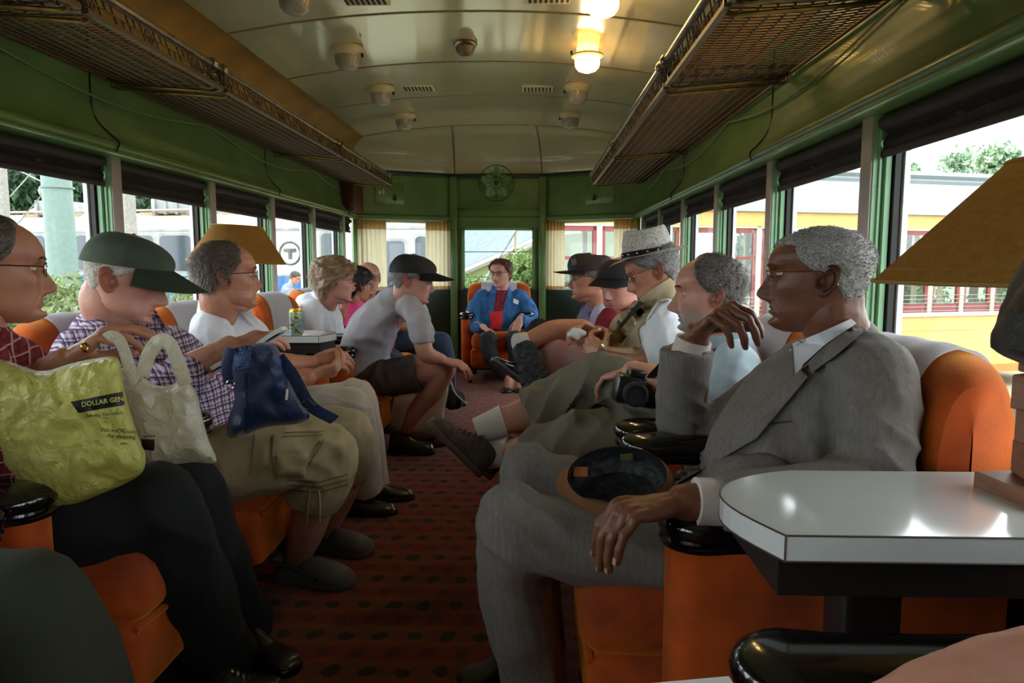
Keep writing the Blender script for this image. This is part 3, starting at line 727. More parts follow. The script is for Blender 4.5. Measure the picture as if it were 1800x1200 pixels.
for k in range(npn):
    u0 = LY * k / npn + .05; u1 = LY * (k + 1) / npn - .05
    b = BM()
    for (x0, x1, z0, z1) in ((u0, u0 + .05, z_b + .05, z_e - .26), (u1 - .05, u1, z_b + .05, z_e - .26), (u0, u1, z_b + .05, z_b + .2), (u0, u1, z_e - .34, z_e - .26), (u0, u1, (z_b + z_e) / 2 + .1, (z_b + z_e) / 2 + .15)): bx(b, x0, x1, .0, .05, z0, z1)
    bmesh.ops.transform(b, matrix=RY, verts=b.verts); f = obj('window', b, M_mar, root, smooth=False)
    b = BM(); bx(b, u0 + .04, u1 - .04, .02, .03, z_b + .15, z_e - .3); bmesh.ops.transform(b, matrix=RY, verts=b.verts); obj('pane', b, thin_glass('trolley glass', (.7, .76, .78), .3) if k == 0 else bpy.data.materials['trolley glass'], f, smooth=False)
b = BM()
prism(b, [(-.1, z_e), (-.08, z_e + .06), (.15, z_e + .38), (.42, z_e + .60), (2.15, z_e + .60), (2.45, z_e + .38), (2.68, z_e + .06), (2.7, z_e)], -.1, LY + .1, fn=T); obj('roof', b, M_yr, root, smooth=False)
b = BM(); prism(b, [(.42, z_e + .6), (.4, z_e + .66), (.47, z_e + .7), (.43, z_e + .76), (.5, z_e + .8), (.9, z_e + .9), (1.7, z_e + .9), (2.2, z_e + .76), (2.2, z_e + .6)], .2, LY - .2, fn=T); obj('clerestory', b, mat('pale clerestory roof', (116, 122, 124), .7), root, smooth=False)
b = BM()
for k in range(5): tube(b, [RY @ Vector((.1, -.04 , z_b + .08 + k * .07)), RY @ Vector((LY, -.04, z_b + .08 + k * .07))], .006, seg=4)
obj('window_guard', b, M_gm, root)
# second, plain coach glimpsed far right beyond
for k, (px, py, Y, r, n_) in enumerate(((1725, 300, 34, 1.7, 3200), (1605, 300, 44, .8, 500), (1900, 300, 36, 2.4, 4000))):
    p = W(px, py, Y); leafy('tree', (p.x, Y, p.z), (r, r, r * .72), n_, (150, 172, 140), (112, 138, 108), 'green tree crown above the trolley roof, %s' % ('beside the big lamp shade', 'small tuft left of the bigger crown', 'behind the lamp shade')[k], 'tree', .16, None, .2, seed=70 + k, hollow=.1)
for k, (x, Y, r) in enumerate(((3.0, 17.5, 1.6), (6.5, 19, 1.8), (10, 20, 1.8), (14, 21, 2.0))):
    leafy('bush', (x, Y, .2), (r, r * .6, r * .8), 3000, (96, 132, 70), (50, 80, 44), 'green bush seen through the trolley windows, %s' % ('leftmost', 'second from the left', 'third from the left', 'rightmost')[k], 'bush', .1, 'bushes behind the trolley', seed=90 + k, hollow=.1)
# -- house behind the end window
M_clap = mat('pale green clapboard', (160, 164, 120), .7); t = M_clap.node_tree; g = nd(t, 'ShaderNodeNewGeometry'); sp = nd(t, 'ShaderNodeSeparateXYZ'); t.links.new(g.outputs['Position'], sp.inputs[0])
fr = mth(t, 'FRACT', mth(t, 'DIVIDE', sp.outputs[2], .19)); bp = nd(t, 'ShaderNodeBump'); bp.inputs['Distance'].default_value = .06; bp.inputs['Strength'].default_value = 1; t.links.new(fr, bp.inputs['Height']); t.links.new(bp.outputs[0], t.nodes['Principled BSDF'].inputs['Normal'])
root = empty('house', (0, 22, GZ), 'pale yellow green clapboard house with grey sloping roof behind the end window', 'house')
def H(px, py, Y=21.0): return W(px, py, Y)
b = BM(); z0 = GZ
q = [H(780, 535), H(780, 494), H(960, 415), H(1100, 400), H(1100, 535)]
q2 = [p + Vector((0, 5, 0)) for p in q]
for L_ in (q, q2): 
    L_[0].z = GZ; L_[4].z = GZ
va = [b.verts.new(p) for p in q]; vb = [b.verts.new(p) for p in q2]
b.faces.new(va); b.faces.new(vb[::-1])
for i in range(5): b.faces.new((va[i], va[(i + 1) % 5], vb[(i + 1) % 5], vb[i]))
obj('clapboard_wall', b, M_clap, root, smooth=False)
b = BM(); a1, a2 = H(770, 498, 20.7), H(965, 412, 20.7); up_ = Vector((0, 5, 2.6)); 
q = [a1, a2, a2 + up_, a1 + up_ + Vector((-2, 0, 0))]
va = [b.verts.new(p) for p in q]; vb = [b.verts.new(p + Vector((0, 0, .12))) for p in q]
b.faces.new(va[::-1]); b.faces.new(vb)
for i in range(4): b.faces.new((va[i], va[(i + 1) % 4], vb[(i + 1) % 4], vb[i]))
obj('roof', b, mat('grey shingle roof', (104, 114, 128), .85, noise_amt=.12, nscale=6), root, smooth=False)
b = BM(); tube(b, [a1 - Vector((0, .05, 0)), a2 - Vector((0, .05, 0))], [(.12, .09)] * 2, seg=4); tube(b, [H(905, 447, 20.6), H(942, 425, 20.6)], .07, seg=4); obj('fascia', b, M_tw, root, smooth=False)
b = BM(); tube(b, [H(820, 545, 12), H(910, 400, 12)], .022, seg=5); tag(obj('guy_wire', b, M_gm), 'slanting dark wire crossing the view in the end window', 'wire')
for k, (px, py, Y, r, n_) in enumerate(((925, 500, 13, .62, 4500), (845, 515, 14.5, .5, 2800), (885, 528, 12, .4, 2200), (990, 512, 16, .6, 2500), (1010, 480, 30, 1.8, 4000), (800, 520, 14, .5, 1500))):
    p = W(px, py, Y); leafy('bush', (p.x, Y, p.z), (r, r, r * .9), n_, (124, 148, 80), (80, 110, 54), 'bright green bush before the house, %s' % ('right side of the end window', 'left side of the end window', 'behind the seated woman', 'behind the right curtain', 'far back right', 'lowest at the left')[k], 'bush', .055, 'bushes before the house', seed=110 + k, hollow=.1)
# tree line far back so the horizon is closed
for k in range(4):
    leafy('tree', (-12 + k * 11, 62, 2.0), (5.0, 3, 3.4), 2500, (120, 146, 100), (80, 104, 74), 'distant tree on the horizon, %s of four' % ('leftmost', 'second', 'third', 'rightmost')[k], 'tree', .45, 'distant trees on the horizon', .4, seed=140 + k, hollow=.1)
# ================= furniture =================
M_or = mat('orange plush', (202, 84, 12), .85, col2=(128, 44, 6), nscale=6, sheen=.9, sheen_tint=(255, 170, 60), bump=.35, bscale=320, bdist=.004, stretch=(1, 1, 1))
M_cov = mat('white headrest cloth', (236, 236, 242), .85, noise_amt=.04, nscale=20, bump=.1, bscale=200)
M_blk = mat('glossy black leather arm pad', (14, 12, 13), .16, coat=.6, bump=.06, bscale=30)
M_wood = mat('dark turned wood', (38, 24, 18), .3, coat=.3)
def chair_proto():
    root = empty('armchair', (0, 0, 0))
    # back: side profile loop swept along y
    hw = .30
    loop = [(.02, .30), (.0, .5), (-.005, .7), (.01, .81), (.045, .87), (.095, .88), (.14, .852), (.168, .78), (.18, .64), (.19, .5), (.20, .36), (.14, .30)]
    def bs(u, v, off=0.0):
        y = (v * 2 - 1)
        n = len(loop); i = (u * n) % n; j = int(i); t_ = i - j
        P0, P1, P2, P3_ = (Vector(loop[(j + k) % n] + (0,)) for k in (-1, 0, 1, 2))
        p = .5 * ((2 * P1) + (P2 - P0) * t_ + (2 * P0 - 5 * P1 + 4 * P2 - P3_) * t_ * t_ + (3 * P1 - P0 - 3 * P2 + P3_) * t_ ** 3)
        e = max(0, 1 - abs(y) ** 4.5) ** .35; e = max(e, .02)
        c = Vector((.10, .62, 0))
        q = Vector((c.x + (p.x - c.x) * (e * .85 + .15 if e > .03 else e), c.y + (p.y - c.y) * (1 - (1 - e) * .42 if e > .03 else .55), 0))
        if off:
            nrm = (q - Vector((.1, .6, 0))); q = q + nrm.normalized() * off
        wing = .045 * abs(y) ** 3
        return Vector((q.x + wing, y * hw, q.y))
    b = BM(); grid(b, lambda u, v: bs(u, v), 60, 33, closeu=True)
    for end in (0, 32):
        pass
    vs = sorted(b.verts, key=lambda v: v.index)
    obj('backrest', b, M_or, root)
    b = BM(); grid(b, lambda u, v: bs(.17 + .52 * u, .22 + .56 * v, .007 + .0015 * math.sin(v * 19)), 34, 20)
    bmesh.ops.solidify(b, geom=b.faces[:], thickness=.003)
    obj('headrest_cover', b, M_cov, root)
    # seat cushion: bulging, with overhanging rounded front
    b = BM(); box(b, (.45, 0, .375), (.63, .43, .15), bev=.055, seg=4)
    for v in b.verts:
        if v.co.z > .37: v.co.z += .02 * max(0, 1 - (v.co.y / .2) ** 2) * max(0, 1 - ((v.co.x - .5) / .36) ** 4)
        if v.co.x > .73: v.co.x += .015 * (1 - (v.co.y / .22) ** 2)
    obj('seat_cushion', b, M_or, root)
    b = BM(); box(b, (.44, 0, .23), (.63, .44, .17), bev=.03, seg=3)
    tube(b, [(.75, -.2, .302), (.763, 0, .302), (.75, .2, .302)], .008, seg=6)
    obj('seat_front', b, M_or, root)
    for s in (-1, 1):
        b = BM()
        pl = []
        for k in range(13): a = -PI / 2 + PI * k / 12; pl.append((.578 + .052 * math.cos(a), s * .265 + .052 * math.sin(a)))
        pl += [(.08, s * .265 + .052), (.08, s * .265 - .052)]
        rings = []
        for z, sc in ((.16, .92), (.2, .99), (.35, 1.0), (.5, 1.0), (.565, 1.0)):
            rings.append([b.verts.new(Vector((.4 + (x - .4) * (1 if sc > .95 else .98), s * .265 + (y - s * .265) * sc, z))) for x, y in pl])
        for A_, B_ in zip(rings[:-1], rings[1:]):
            for k in range(len(pl)): b.faces.new((A_[k], A_[(k + 1) % len(pl)], B_[(k + 1) % len(pl)], B_[k]))
        b.faces.new(rings[0]); b.faces.new(rings[-1])
        arm = obj('arm', b, M_or, root)
        # pad: grooved rounded slab
        b = BM(); rings = []
        for z, o_ in ((.560, .0), (.563, .010), (.571, .012), (.576, .006), (.581, .005), (.587, .013), (.600, .016), (.613, .010), (.622, -.004), (.626, -.022)):
            ring = []
            for k in range(17): a = -PI / 2 + PI * k / 16; ring.append(Vector((.575 + (.054 + o_) * math.cos(a), s * .265 + (.054 + o_) * math.sin(a), z)))
            for x in (.52, .4, .22): ring.append(Vector((x, s * .265 + .045 + o_, z)))
            for k in range(9): a = PI / 2 + PI * k / 8; ring.append(Vector((.14 + (.04 + o_) * math.cos(a), s * .265 + (.045 + o_) * math.sin(a), z)))
            for x in (.22, .4, .52): ring.append(Vector((x, s * .265 - .045 - o_, z)))
            rings.append([b.verts.new(p) for p in ring])
        for A_, B_ in zip(rings[:-1], rings[1:]):
            n_ = len(A_)
            for k in range(n_): b.faces.new((A_[k], A_[(k + 1) % n_], B_[(k + 1) % n_], B_[k]))
        b.faces.new(rings[-1]); b.faces.new(rings[0][::-1])
        obj('arm_pad', b, M_blk, arm)
    for sx in (.65, .12):
        for s in (-1, 1):
            b = BM(); lathe(b, [(.018, 0), (.02, .01), (.014, .03), (.02, .06), (.028, .09), (.02, .1), (.03, .112), (.024, .125), (.032, .14), (.03, .165)], (sx, s * .235, 0), 16)
            obj('leg', b, M_wood, root)
    return root
proto = chair_proto(); used = [False]
def place_chair(x, y, rz, label, group):
    o = proto if not used[0] else copy_tree(proto); used[0] = True
    o.location = (x, y, 0); o.rotation_euler = (0, 0, rz); return tag(o, label, 'armchair', group)
GL, GR = 'orange armchairs along the left windows', 'orange armchairs along the right windows'
for y, lab in ((.87, 'orange armchair under the olive trousers at the bottom left corner'), (1.54, 'orange armchair of the man with the yellow plastic bag'), (2.21, 'orange armchair of the man in the green cap'), (2.88, 'orange armchair of the man in the white shirt'),
               (3.86, 'orange armchair behind the man in the grey polo shirt'), (4.53, 'orange armchair of the woman in the white hoodie'), (5.20, 'orange armchair of the woman in pink'), (5.87, 'orange armchair of the bald man at the far left')):
    place_chair(XL + .10, y, 0, lab, GL)
for y, lab in ((.47, 'orange armchair of the person at the right edge of the photo'), (1.455, 'orange armchair of the man in the grey suit'), (2.13, 'orange armchair of the bearded man in the pale blue shirt'), (2.80, 'orange armchair of the man in the straw hat'),
               (3.47, 'orange armchair of the man in the red shirt'), (4.14, 'orange armchair of the man in the brown cap')):
    place_chair(XR - .11, y, PI, lab, GR)
place_chair(-.32, 6.86, -PI / 2, 'orange armchair of the woman in the denim shirt at the end wall', None)
# tables
M_lam = mat('white laminate', (214, 218, 216), .12, coat=.4, noise_amt=.02)
M_edge = mat('dark edge line', (70, 52, 44), .5)
M_apr = mat('dark brown table base', (30, 22, 20), .5)
def table(side, y0, y1, label):
    s = side; X = XL if s < 0 else XR; xi = X - s * .665; zt = .712
    root = empty('side_table', (X - s * .3, (y0 + y1) / 2, 0), label, 'table', 'white tables between the armchairs')
    poly = [(X - s * .01, y0), (xi, y0)]
    # rounded end: from the near corner bowing out to the far side
    for k in range(1, 14):
        a = k / 13; poly.append((xi - s * (.05 * math.sin(a * PI) ) + s * .10 * a ** 3, y0 + (y1 - y0) * (1 - (1 - a) ** 1.25)))
    poly.append((X - s * .01, y1))
    b = BM(); prism(b, poly, zt - .033, zt); bmesh.ops.bevel(b, geom=[e for e in b.edges if abs(e.verts[0].co.z - e.verts[1].co.z) < 1e-5], offset=.0012, segments=1, affect='EDGES'); obj('tabletop', b, M_lam, root, smooth=False)
    b = BM()
    tube(b, [(x, y, zt - .0005) for x, y in poly[:-1]], .0014, seg=4); tube(b, [(x, y, zt - .033) for x, y in poly[:-1]], .0014, seg=4); tube(b, [(xi, y0 - .0003, zt), (xi, y0 - .0003, zt - .033)], .0014, seg=4)
    obj('edge_banding', b, M_edge, root)
    b = BM(); bx(b, X, xi + s * .0, y0 + .02, y1 - .02, zt - .085, zt - .033); obj('apron', b, M_apr, root, smooth=False)
    b = BM(); bx(b, xi + s * .12, xi + s * .2, y0 + .1, y1 - .1, .03, zt - .08, bev=.01); bx(b, xi + s * .04, xi + s * .3, y0 + .04, y1 - .04, 0, .035, bev=.008); obj('pedestal', b, M_apr, root)
    return root
table(1, .835, 1.112, 'white laminate table with dark edge lines in the right foreground')
table(-1, 3.225, 3.515, 'white laminate table with the soda can beside the left windows')
# lamps
M_bur = mat('tan burlap lampshade', (176, 134, 66), .9, noise_amt=.18, nscale=90, bump=.3, bscale=400); M_blkw = mat('reddish brown lamp wood', (138, 92, 66), .55, noise_amt=.2, nscale=12, stretch=(1, 1, 6))
_t = M_bur.node_tree; _b = _t.nodes['Principled BSDF']; _o = _t.nodes['Material Output']; _tl = nd(_t, 'ShaderNodeBsdfTranslucent'); _tl.inputs[0].default_value = lin((190, 140, 60)) + (1,); _mx = nd(_t, 'ShaderNodeMixShader'); _mx.inputs[0].default_value = .3
_t.links.new(_b.outputs[0], _mx.inputs[1]); _t.links.new(_tl.outputs[0], _mx.inputs[2]); _t.links.new(_mx.outputs[0], _o.inputs[0])
def lamp(x, y, zb, zs0, zs1, r0, r1, label, tilt=0):
    root = empty('table_lamp', (x, y, zb), label, 'lamp', 'wooden block lamps with burlap shades')
    b = BM(); box(b, (x, y, zb + .011), (.15, .13, .022), rot=(0, 0, .12), bev=.002); obj('base', b, M_blkw, root, smooth=False)
    z = zb + .022; k = 0
    while z < zs0 - .05:
        b = BM(); h = .05; box(b, (x + .004 * math.sin(k * 2.1), y + .003 * math.cos(k * 3), z + h / 2), (.085, .085, h - .001), rot=(0, 0, .12 + .35 * ((k * 37) % 5 - 2) * .5), bev=.003); obj('wood_block', b, M_blkw, root, smooth=False); z += h; k += 1
    b = BM(); tube(b, [(x, y, z), (x, y, zs1 - .01)], .008, seg=8); blob(b, (x, y, (zs0 + zs1) / 2), (.028, .028, .04), seg=14); obj('socket', b, M_brass, root)
    b = BM(); n = 48
    R = Matrix.Rotation(tilt, 3, 'Y'); c0 = Vector((x, y, zs0))
    def sf(u, v): 
        a = u * 2 * PI; r = r0 + (r1 - r0) * v; return c0 + R @ Vector((r * math.cos(a), r * math.sin(a), (zs1 - zs0) * v))
    grid(b, sf, n, 5, closeu=True); bmesh.ops.solidify(b, geom=b.faces[:], thickness=.003); obj('lamp_shade', b, M_bur, root)
    b = BM(); tube(b, [sf(k_ / 32, 0) for k_ in range(32)], .0035, seg=5, closed=True); tube(b, [sf(k_ / 32, 1) for k_ in range(32)], .003, seg=5, closed=True); tube(b, [sf(k_ / 32, .1) + Vector((0,0,0)) for k_ in range(32)], .0012, seg=4, closed=True)
    obj('shade_trim', b, mat('shade binding', (150, 112, 56), .8) if 'shade binding' not in bpy.data.materials else bpy.data.materials['shade binding'], root)
p1 = W(1557, 495, 1.0); p2 = W(1770, 283, 1.0)
lamp(p1.x + .245, .985, .712, p1.z, p2.z, .245, .245 - (p2.x - p1.x) - .005, 'large tan burlap lamp on stacked wooden blocks on the near right table')
pa = W(417, 460, 3.36); pb = W(417, 397, 3.36)
lamp(pa.x, 3.36, .712, pa.z, pb.z, .222, .112, 'tan burlap lamp behind the grey haired man on the left table', tilt=.05)
# soda can
c = W(525, 590, 3.3); c = Vector((c.x, 3.27, .712))
M_can = mat('pale blue and yellow can', (120, 150, 160), .3, metal=.4); t = M_can.node_tree; g = nd(t, 'ShaderNodeTexCoord'); sp = nd(t, 'ShaderNodeSeparateXYZ'); t.links.new(g.outputs['Object'], sp.inputs[0]); wv = nd(t, 'ShaderNodeTexNoise'); wv.inputs['Scale'].default_value = 40; t.links.new(g.outputs['Object'], wv.inputs['Vector'])
rr = nd(t, 'ShaderNodeValToRGB'); rr.color_ramp.interpolation = 'CONSTANT'; e = rr.color_ramp.elements; e[0].color = lin((110, 150, 168)) + (1,); e[1].position = .52; e[1].color = lin((206, 188, 60)) + (1,); x_ = e.new(.6); x_.color = lin((60, 96, 130)) + (1,); t.links.new(wv.outputs['Fac'], rr.inputs[0]); t.links.new(rr.outputs[0], t.nodes['Principled BSDF'].inputs['Base Color'])
root = empty('soda_can', c, 'pale blue and yellow soda can standing on the left table', 'can')
b = BM(); lathe(b, [(.024, .0), (.031, .008), (.033, .014), (.033, .104), (.0325, .108)], c, 28); obj('can_body', b, M_can, root)
b = BM(); lathe(b, [(.0325, .108), (.027, .119), (.0275, .122), (.025, .122), (.024, .118), (.001, .118)], c, 28); obj('can_top', b, mat('gold can top', (214, 186, 60), .3, metal=.6), root)
# ================= people library =================
def fast_remesh(bm, voxel, smooth=4, name='tmp'):
    me = bpy.data.meshes.new(name); bmesh.ops.recalc_face_normals(bm, faces=bm.faces); bm.to_mesh(me); bm.free()
    o = bpy.data.objects.new(name, me); C.objects.link(o)
    r = o.modifiers.new('r', 'REMESH'); r.mode = 'VOXEL'; r.voxel_size = voxel; r.use_smooth_shade = True
    if smooth: s_ = o.modifiers.new('s', 'SMOOTH'); s_.factor = .5; s_.iterations = smooth
    dg = bpy.context.evaluated_depsgraph_get(); out = bpy.data.meshes.new_from_object(o.evaluated_get(dg))
    bpy.data.objects.remove(o); bpy.data.meshes.remove(me); out.materials.clear()
    return out
def displace(me, fn):
    n = len(me.vertices); co = np.empty(n * 3); no = np.empty(n * 3)
    me.vertices.foreach_get('co', co); me.vertices.foreach_get('normal', no); co = co.reshape(-1, 3); no = no.reshape(-1, 3)
    d = fn(co, no); co = co + no * d[:, None]; me.vertices.foreach_set('co', co.ravel()); me.update()
def nz(co, f, seed=0.0):
    s = np.asarray(f, float) if hasattr(f, '__len__') else np.array([f, f, f], float)
    q = co * s + seed; return np.array([noise.noise(Vector(p)) for p in q])
def folds(spec, amp=.004, f=(14, 14, 5), seed=1.0):
    """general drape + local crease sets: (centre, radius, wave direction, frequency, amplitude)"""
    def fn(co, no):
        a = nz(co, f, seed); b_ = nz(co, np.array(f) * 2.3, seed + 7)
        d = amp * (.35 - np.abs(a) * 2.2) * 1.6 + amp * .7 * b_
        for (c, r, dr, k, am) in spec:
            v = co - np.array(c); dist = np.sqrt((v ** 2).sum(1)); dr_ = np.array(Vector(dr).normalized()); 
            ph = v @ dr_ * k + 1.3 * nz(co, 9, seed + 3)
            d += 1.15 * am * (.45 - np.abs(np.sin(ph * .8)) ** .75) * np.exp(-(dist / r) ** 2)
        return d
    return fn
def cloth(name, bm, m, parent, voxel=.007, smooth=3, fold=None, amp=.004, f=(14, 14, 5), seed=1.0, crease=(), label=None):
    me = fast_remesh(bm, voxel, smooth); displace(me, folds(crease, amp, f, seed)); me.name = name
    o = obj(name, me, m, parent)
    if label: o['label'] = label
    return o
def flimb(bm, pts, rads, seg=18, n=6, up=None, ends=(False, False)):
    """limb with flat (cut) ends"""
    pts = [Vector(p) for p in pts]; R = [(r if isinstance(r, (tuple, list)) else (r, r)) for r in rads]
    cp = catmull(pts, n); ra = []; rb = []
    for i in range(len(cp)):
        t_ = i / n; j = min(int(t_), len(pts) - 2); f_ = t_ - j
        ra.append(R[j][0] * (1 - f_) + R[j + 1][0] * f_); rb.append(R[j][1] * (1 - f_) + R[j + 1][1] * f_)
    tube(bm, cp, list(zip(ra, rb)), seg=seg, up=up)
# ---- skin ----
def skin(name, col, red, dark):
    m = mat(name, col, .46, bump=.55, bscale=75, bdist=.0022, sss=.12); t = m.node_tree; b = t.nodes['Principled BSDF']
    at = nd(t, 'ShaderNodeAttribute', attribute_name='tone'); sp = nd(t, 'ShaderNodeSeparateColor'); t.links.new(at.outputs['Color'], sp.inputs[0])
    tc = nd(t, 'ShaderNodeTexCoord'); n = nd(t, 'ShaderNodeTexNoise'); n.inputs['Scale'].default_value = 26; n.inputs['Detail'].default_value = 4; t.links.new(tc.outputs['Object'], n.inputs['Vector'])
    base = mixc(t, mth(t, 'MULTIPLY', n.outputs['Fac'], .8), lin(col), lin(red))
    c1 = mixc(t, sp.outputs[0], base, lin(red)); c2 = mixc(t, sp.outputs[1], c1, lin(dark)); t.links.new(c2, b.inputs['Base Color'])
    return m
SK = skin('pale skin', (206, 160, 138), (184, 104, 88), (150, 140, 134))
SK2 = skin('tanned skin', (198, 146, 116), (172, 92, 70), (130, 120, 112))
SKD = skin('dark brown skin', (128, 82, 58), (98, 52, 38), (56, 38, 30))
M_eye = mat('eye white', (220, 214, 206), .2); M_iris = mat('dark iris', (40, 34, 30), .1)
ZT = np.array([-.118, -.112, -.100, -.088, -.075, -.06, -.045, -.03, -.01, 0, .01, .02, .035, .05, .07, .085, .098, .108, .115, .119])
XFt = np.array([.060, .074, .084, .082, .084, .084, .083, .083, .081, .080, .084, .089, .091, .088, .079, .067, .052, .034, .016, .002])
XBt = np.array([.012, -.002, -.022, -.042, -.056, -.066, -.075, -.083, -.091, -.094, -.097, -.099, -.100, -.098, -.09, -.079, -.064, -.046, -.026, -.008])
WTt = np.array([.012, .021, .037, .049, .056, .061, .065, .068, .071, .072, .0735, .075, .0765, .0765, .072, .064, .053, .038, .021, .004])
class Head:
    def __init__(s, pos, fwd, pitch=0, roll=0, sc=1.0, nose=1.0, jowl=0, chin=1.0, lips=1.0, wide=1.0, tall=1.0, brow=1.0, stubble=0, open_mouth=0, crown=.87):
        f = Vector(fwd); f.z = 0; f.normalize(); z = Vector((0, 0, 1)); y = z.cross(f)
        R = Matrix((f, y, z)).transposed()
        s.R = R @ Matrix.Rotation(pitch, 3, 'Y') @ Matrix.Rotation(roll, 3, 'X'); s.pos = Vector(pos); s.sc = sc; s.crown = crown; s.p = dict(nose=nose, jowl=jowl, chin=chin, lips=lips, wide=wide, tall=tall, brow=brow, stubble=stubble, om=open_mouth)
    def w(s, v):
        v = Vector(v)
        if v.z > 0: v.z *= s.crown
        return s.pos + s.R @ (v * s.sc)
    def surf(s, th, z, feat=True):
        p = s.p; zz = z / p['tall']
        xf = np.interp(zz, ZT, XFt); xb = np.interp(zz, ZT, XBt); wd = np.interp(zz, ZT, WTt) * p['wide']
        wd = wd + p['jowl'] * .014 * np.exp(-((zz + .085) / .028) ** 2)
        xc = np.where(zz < -.03, .5 * (xf + xb) * np.clip((-.03 - zz) / .05, 0, 1) + (-.004) * (1 - np.clip((-.03 - zz) / .05, 0, 1)), -.004)
        c, s_ = np.cos(th), np.sin(th); e = 2 / 2.25
        a = np.where(c > 0, xf - xc, xc - xb)
        x = xc + np.sign(c) * a * np.abs(c) ** e; y = wd * np.sign(s_) * np.abs(s_) ** e
        if feat:
            fr = np.clip(c * 2.2, 0, 1); ay = np.abs(y); g = lambda v, q, n=2: np.exp(-np.abs(v / q) ** n)
            N = np.interp(zz, [-.064, -.057, -.052, -.045, -.037, -.025, -.01, .004, .014, .03], [0, .009, .020, .0265, .0255, .0185, .012, .0068, .004, 0]) * p['nose']
            sg = np.interp(zz, [-.06, -.05, -.04, -.025, 0, .015], [.015, .0155, .012, .0082, .0072, .013])
            d = N * g(y, sg, 2.4)
            d += .004 * p['nose'] * g(ay - .0135, .0042) * g(zz + .050, .0055)          # nostril wings
            d -= .0085 * g(ay - .031, .0145) * g(zz - .001, .0115)                       # sockets
            d -= .004 * g(ay - .017, .006) * g(zz - .002, .009)
            d += .0048 * p['brow'] * g(ay - .027, .021) * g(zz - .0205, .0075)
            d += .0022 * g(ay - .031, .012) * g(zz + .0175, .0045)                        # under-eye bag
            d -= .0016 * g(ay - .032, .013) * g(zz + .025, .0028)
            d += .0036 * p['lips'] * g(y, .021) * g(zz + .0675, .0050) + .0046 * p['lips'] * g(y, .0185) * g(zz + .0785, .0052)
            d -= (.0032 + .004 * p['om']) * g(y, .0235, 4) * g(zz + .0728, .0021 + .002 * p['om'])
            d -= .0030 * g(y, .024) * g(zz + .0885, .0045)
            d += .0085 * p['chin'] * g(y, .021) * g(zz + .1015, .0105)
            ln = ay - (.018 + (-.045 - zz) * .55); d -= .0028 * g(ln, .0028) * g(zz + .062, .019)
            ln2 = ay - (.027 + (-.075 - zz) * .15); d -= .0016 * (1 + p['jowl']) * g(ln2, .0026) * g(zz + .09, .012)
            for zl in (.045, .055, .065): d -= .0006 * g(y, .04, 4) * g(zz - zl - .002 * np.sin(ay * 120), .0014)
            x = x + d * fr
            ck = .0036 * g(ay - .045, .016) * g(zz + .028, .019) * fr; x = x + ck; y = y + np.sign(y) * ck * .5
            y = y - np.sign(y) * .004 * g(x - .06, .02) * g(zz - .012, .014)                # temples
            y = y - np.sign(y) * .0028 * g(x - .045, .026) * g(zz + .060, .026) * (1 - p['jowl'])
        return x, y, z
    def build(s, bm, NT=104, NZ=96):
        lay = bm.loops.layers.float_color.get('tone') or bm.loops.layers.float_color.new('tone')
        ph = np.linspace(-PI, PI, NT, endpoint=False); th = ph - .42 * np.sin(ph)
        z = np.linspace(-.1179, .1188, NZ) * s.p['tall']; TH, Z = np.meshgrid(th, z)
        x, y, _ = s.surf(TH, Z); V = []
        for i in range(NZ): V.append([bm.verts.new(s.w((x[i, k], y[i, k], Z[i, k]))) for k in range(NT)])
        zt = Z / s.p['tall']; ay = np.abs(y)
        red = .75 * np.exp(-(ay / .019) ** 4) * np.exp(-((zt + .0735) / .0085) ** 4) * (x > .06) + .45 * np.exp(-(ay / .016) ** 2 - ((zt + .042) / .014) ** 2) * (x > .07) + .3 * np.exp(-((ay - .045) / .018) ** 2 - ((zt + .035) / .018) ** 2) * (x > .03)
        stb = s.p['stubble'] * np.clip(.8 * np.exp(-((zt + .085) / .034) ** 2) * np.clip((x + .01) / .05, 0, 1) * (1 - .95 * np.exp(-(ay / .017) ** 4 - ((zt + .0735) / .008) ** 4)), 0, 1)
        for i in range(NZ - 1):
            for k in range(NT):
                q = ((i, k), (i, (k + 1) % NT), (i + 1, (k + 1) % NT), (i + 1, k))
                f = bm.faces.new([V[a][b_] for a, b_ in q])
                for lp, (a, b_) in zip(f.loops, q): lp[lay] = (min(1, red[a, b_]), min(1, stb[a, b_]), 0, 1)
        bm.faces.new(V[0][::-1]); bm.faces.new(V[-1])
        for sd in (-1, 1): s.ear(bm, sd)
        # eyelids
        return bm
    def ear(s, bm, sd):
        zc = -.014; x0 = -.004; wy = float(np.interp(-.015, ZT, WTt)) * s.p['wide'] - .004
        def fn(u, v):
            b_ = 1 - 2 * v; a = 2 * u - 1
            hw = .0195 * math.sqrt(max(0, 1 - abs(b_) ** 2.3)) * (1.0 + .22 * b_) + .0008
            X = x0 - .016 + (-a) * hw + .006 * b_ * -1 + .004; Z = zc + .034 * b_
            r = math.sqrt(a * a + b_ * b_ * .92)
            rim = .0048 * math.exp(-((min(r, 1.0) - .88) / .13) ** 2) * (1 if not (a < -.3 and b_ < .45) else .2)
            anti = .0042 * math.exp(-((math.hypot(a - .02, b_ + .02) - .52) / .12) ** 2) * (1 if a > -.25 else .15)
            con = -.0085 * math.exp(-((a + .28) / .32) ** 2 - ((b_ + .16) / .27) ** 2)
            trag = .005 * math.exp(-((a + .92) / .2) ** 2 - ((b_ + .18) / .16) ** 2)
            lobe = .002 * math.exp(-((b_ + .85) / .2) ** 2)
            tp = 1 - .75 * max(0, min(1, (-b_ - .25) / .7)); out = .003 + .0165 * tp * (a + 1) / 2 + rim * tp + anti + con + trag + lobe
            return s.w((X, sd * (wy + out), Z))
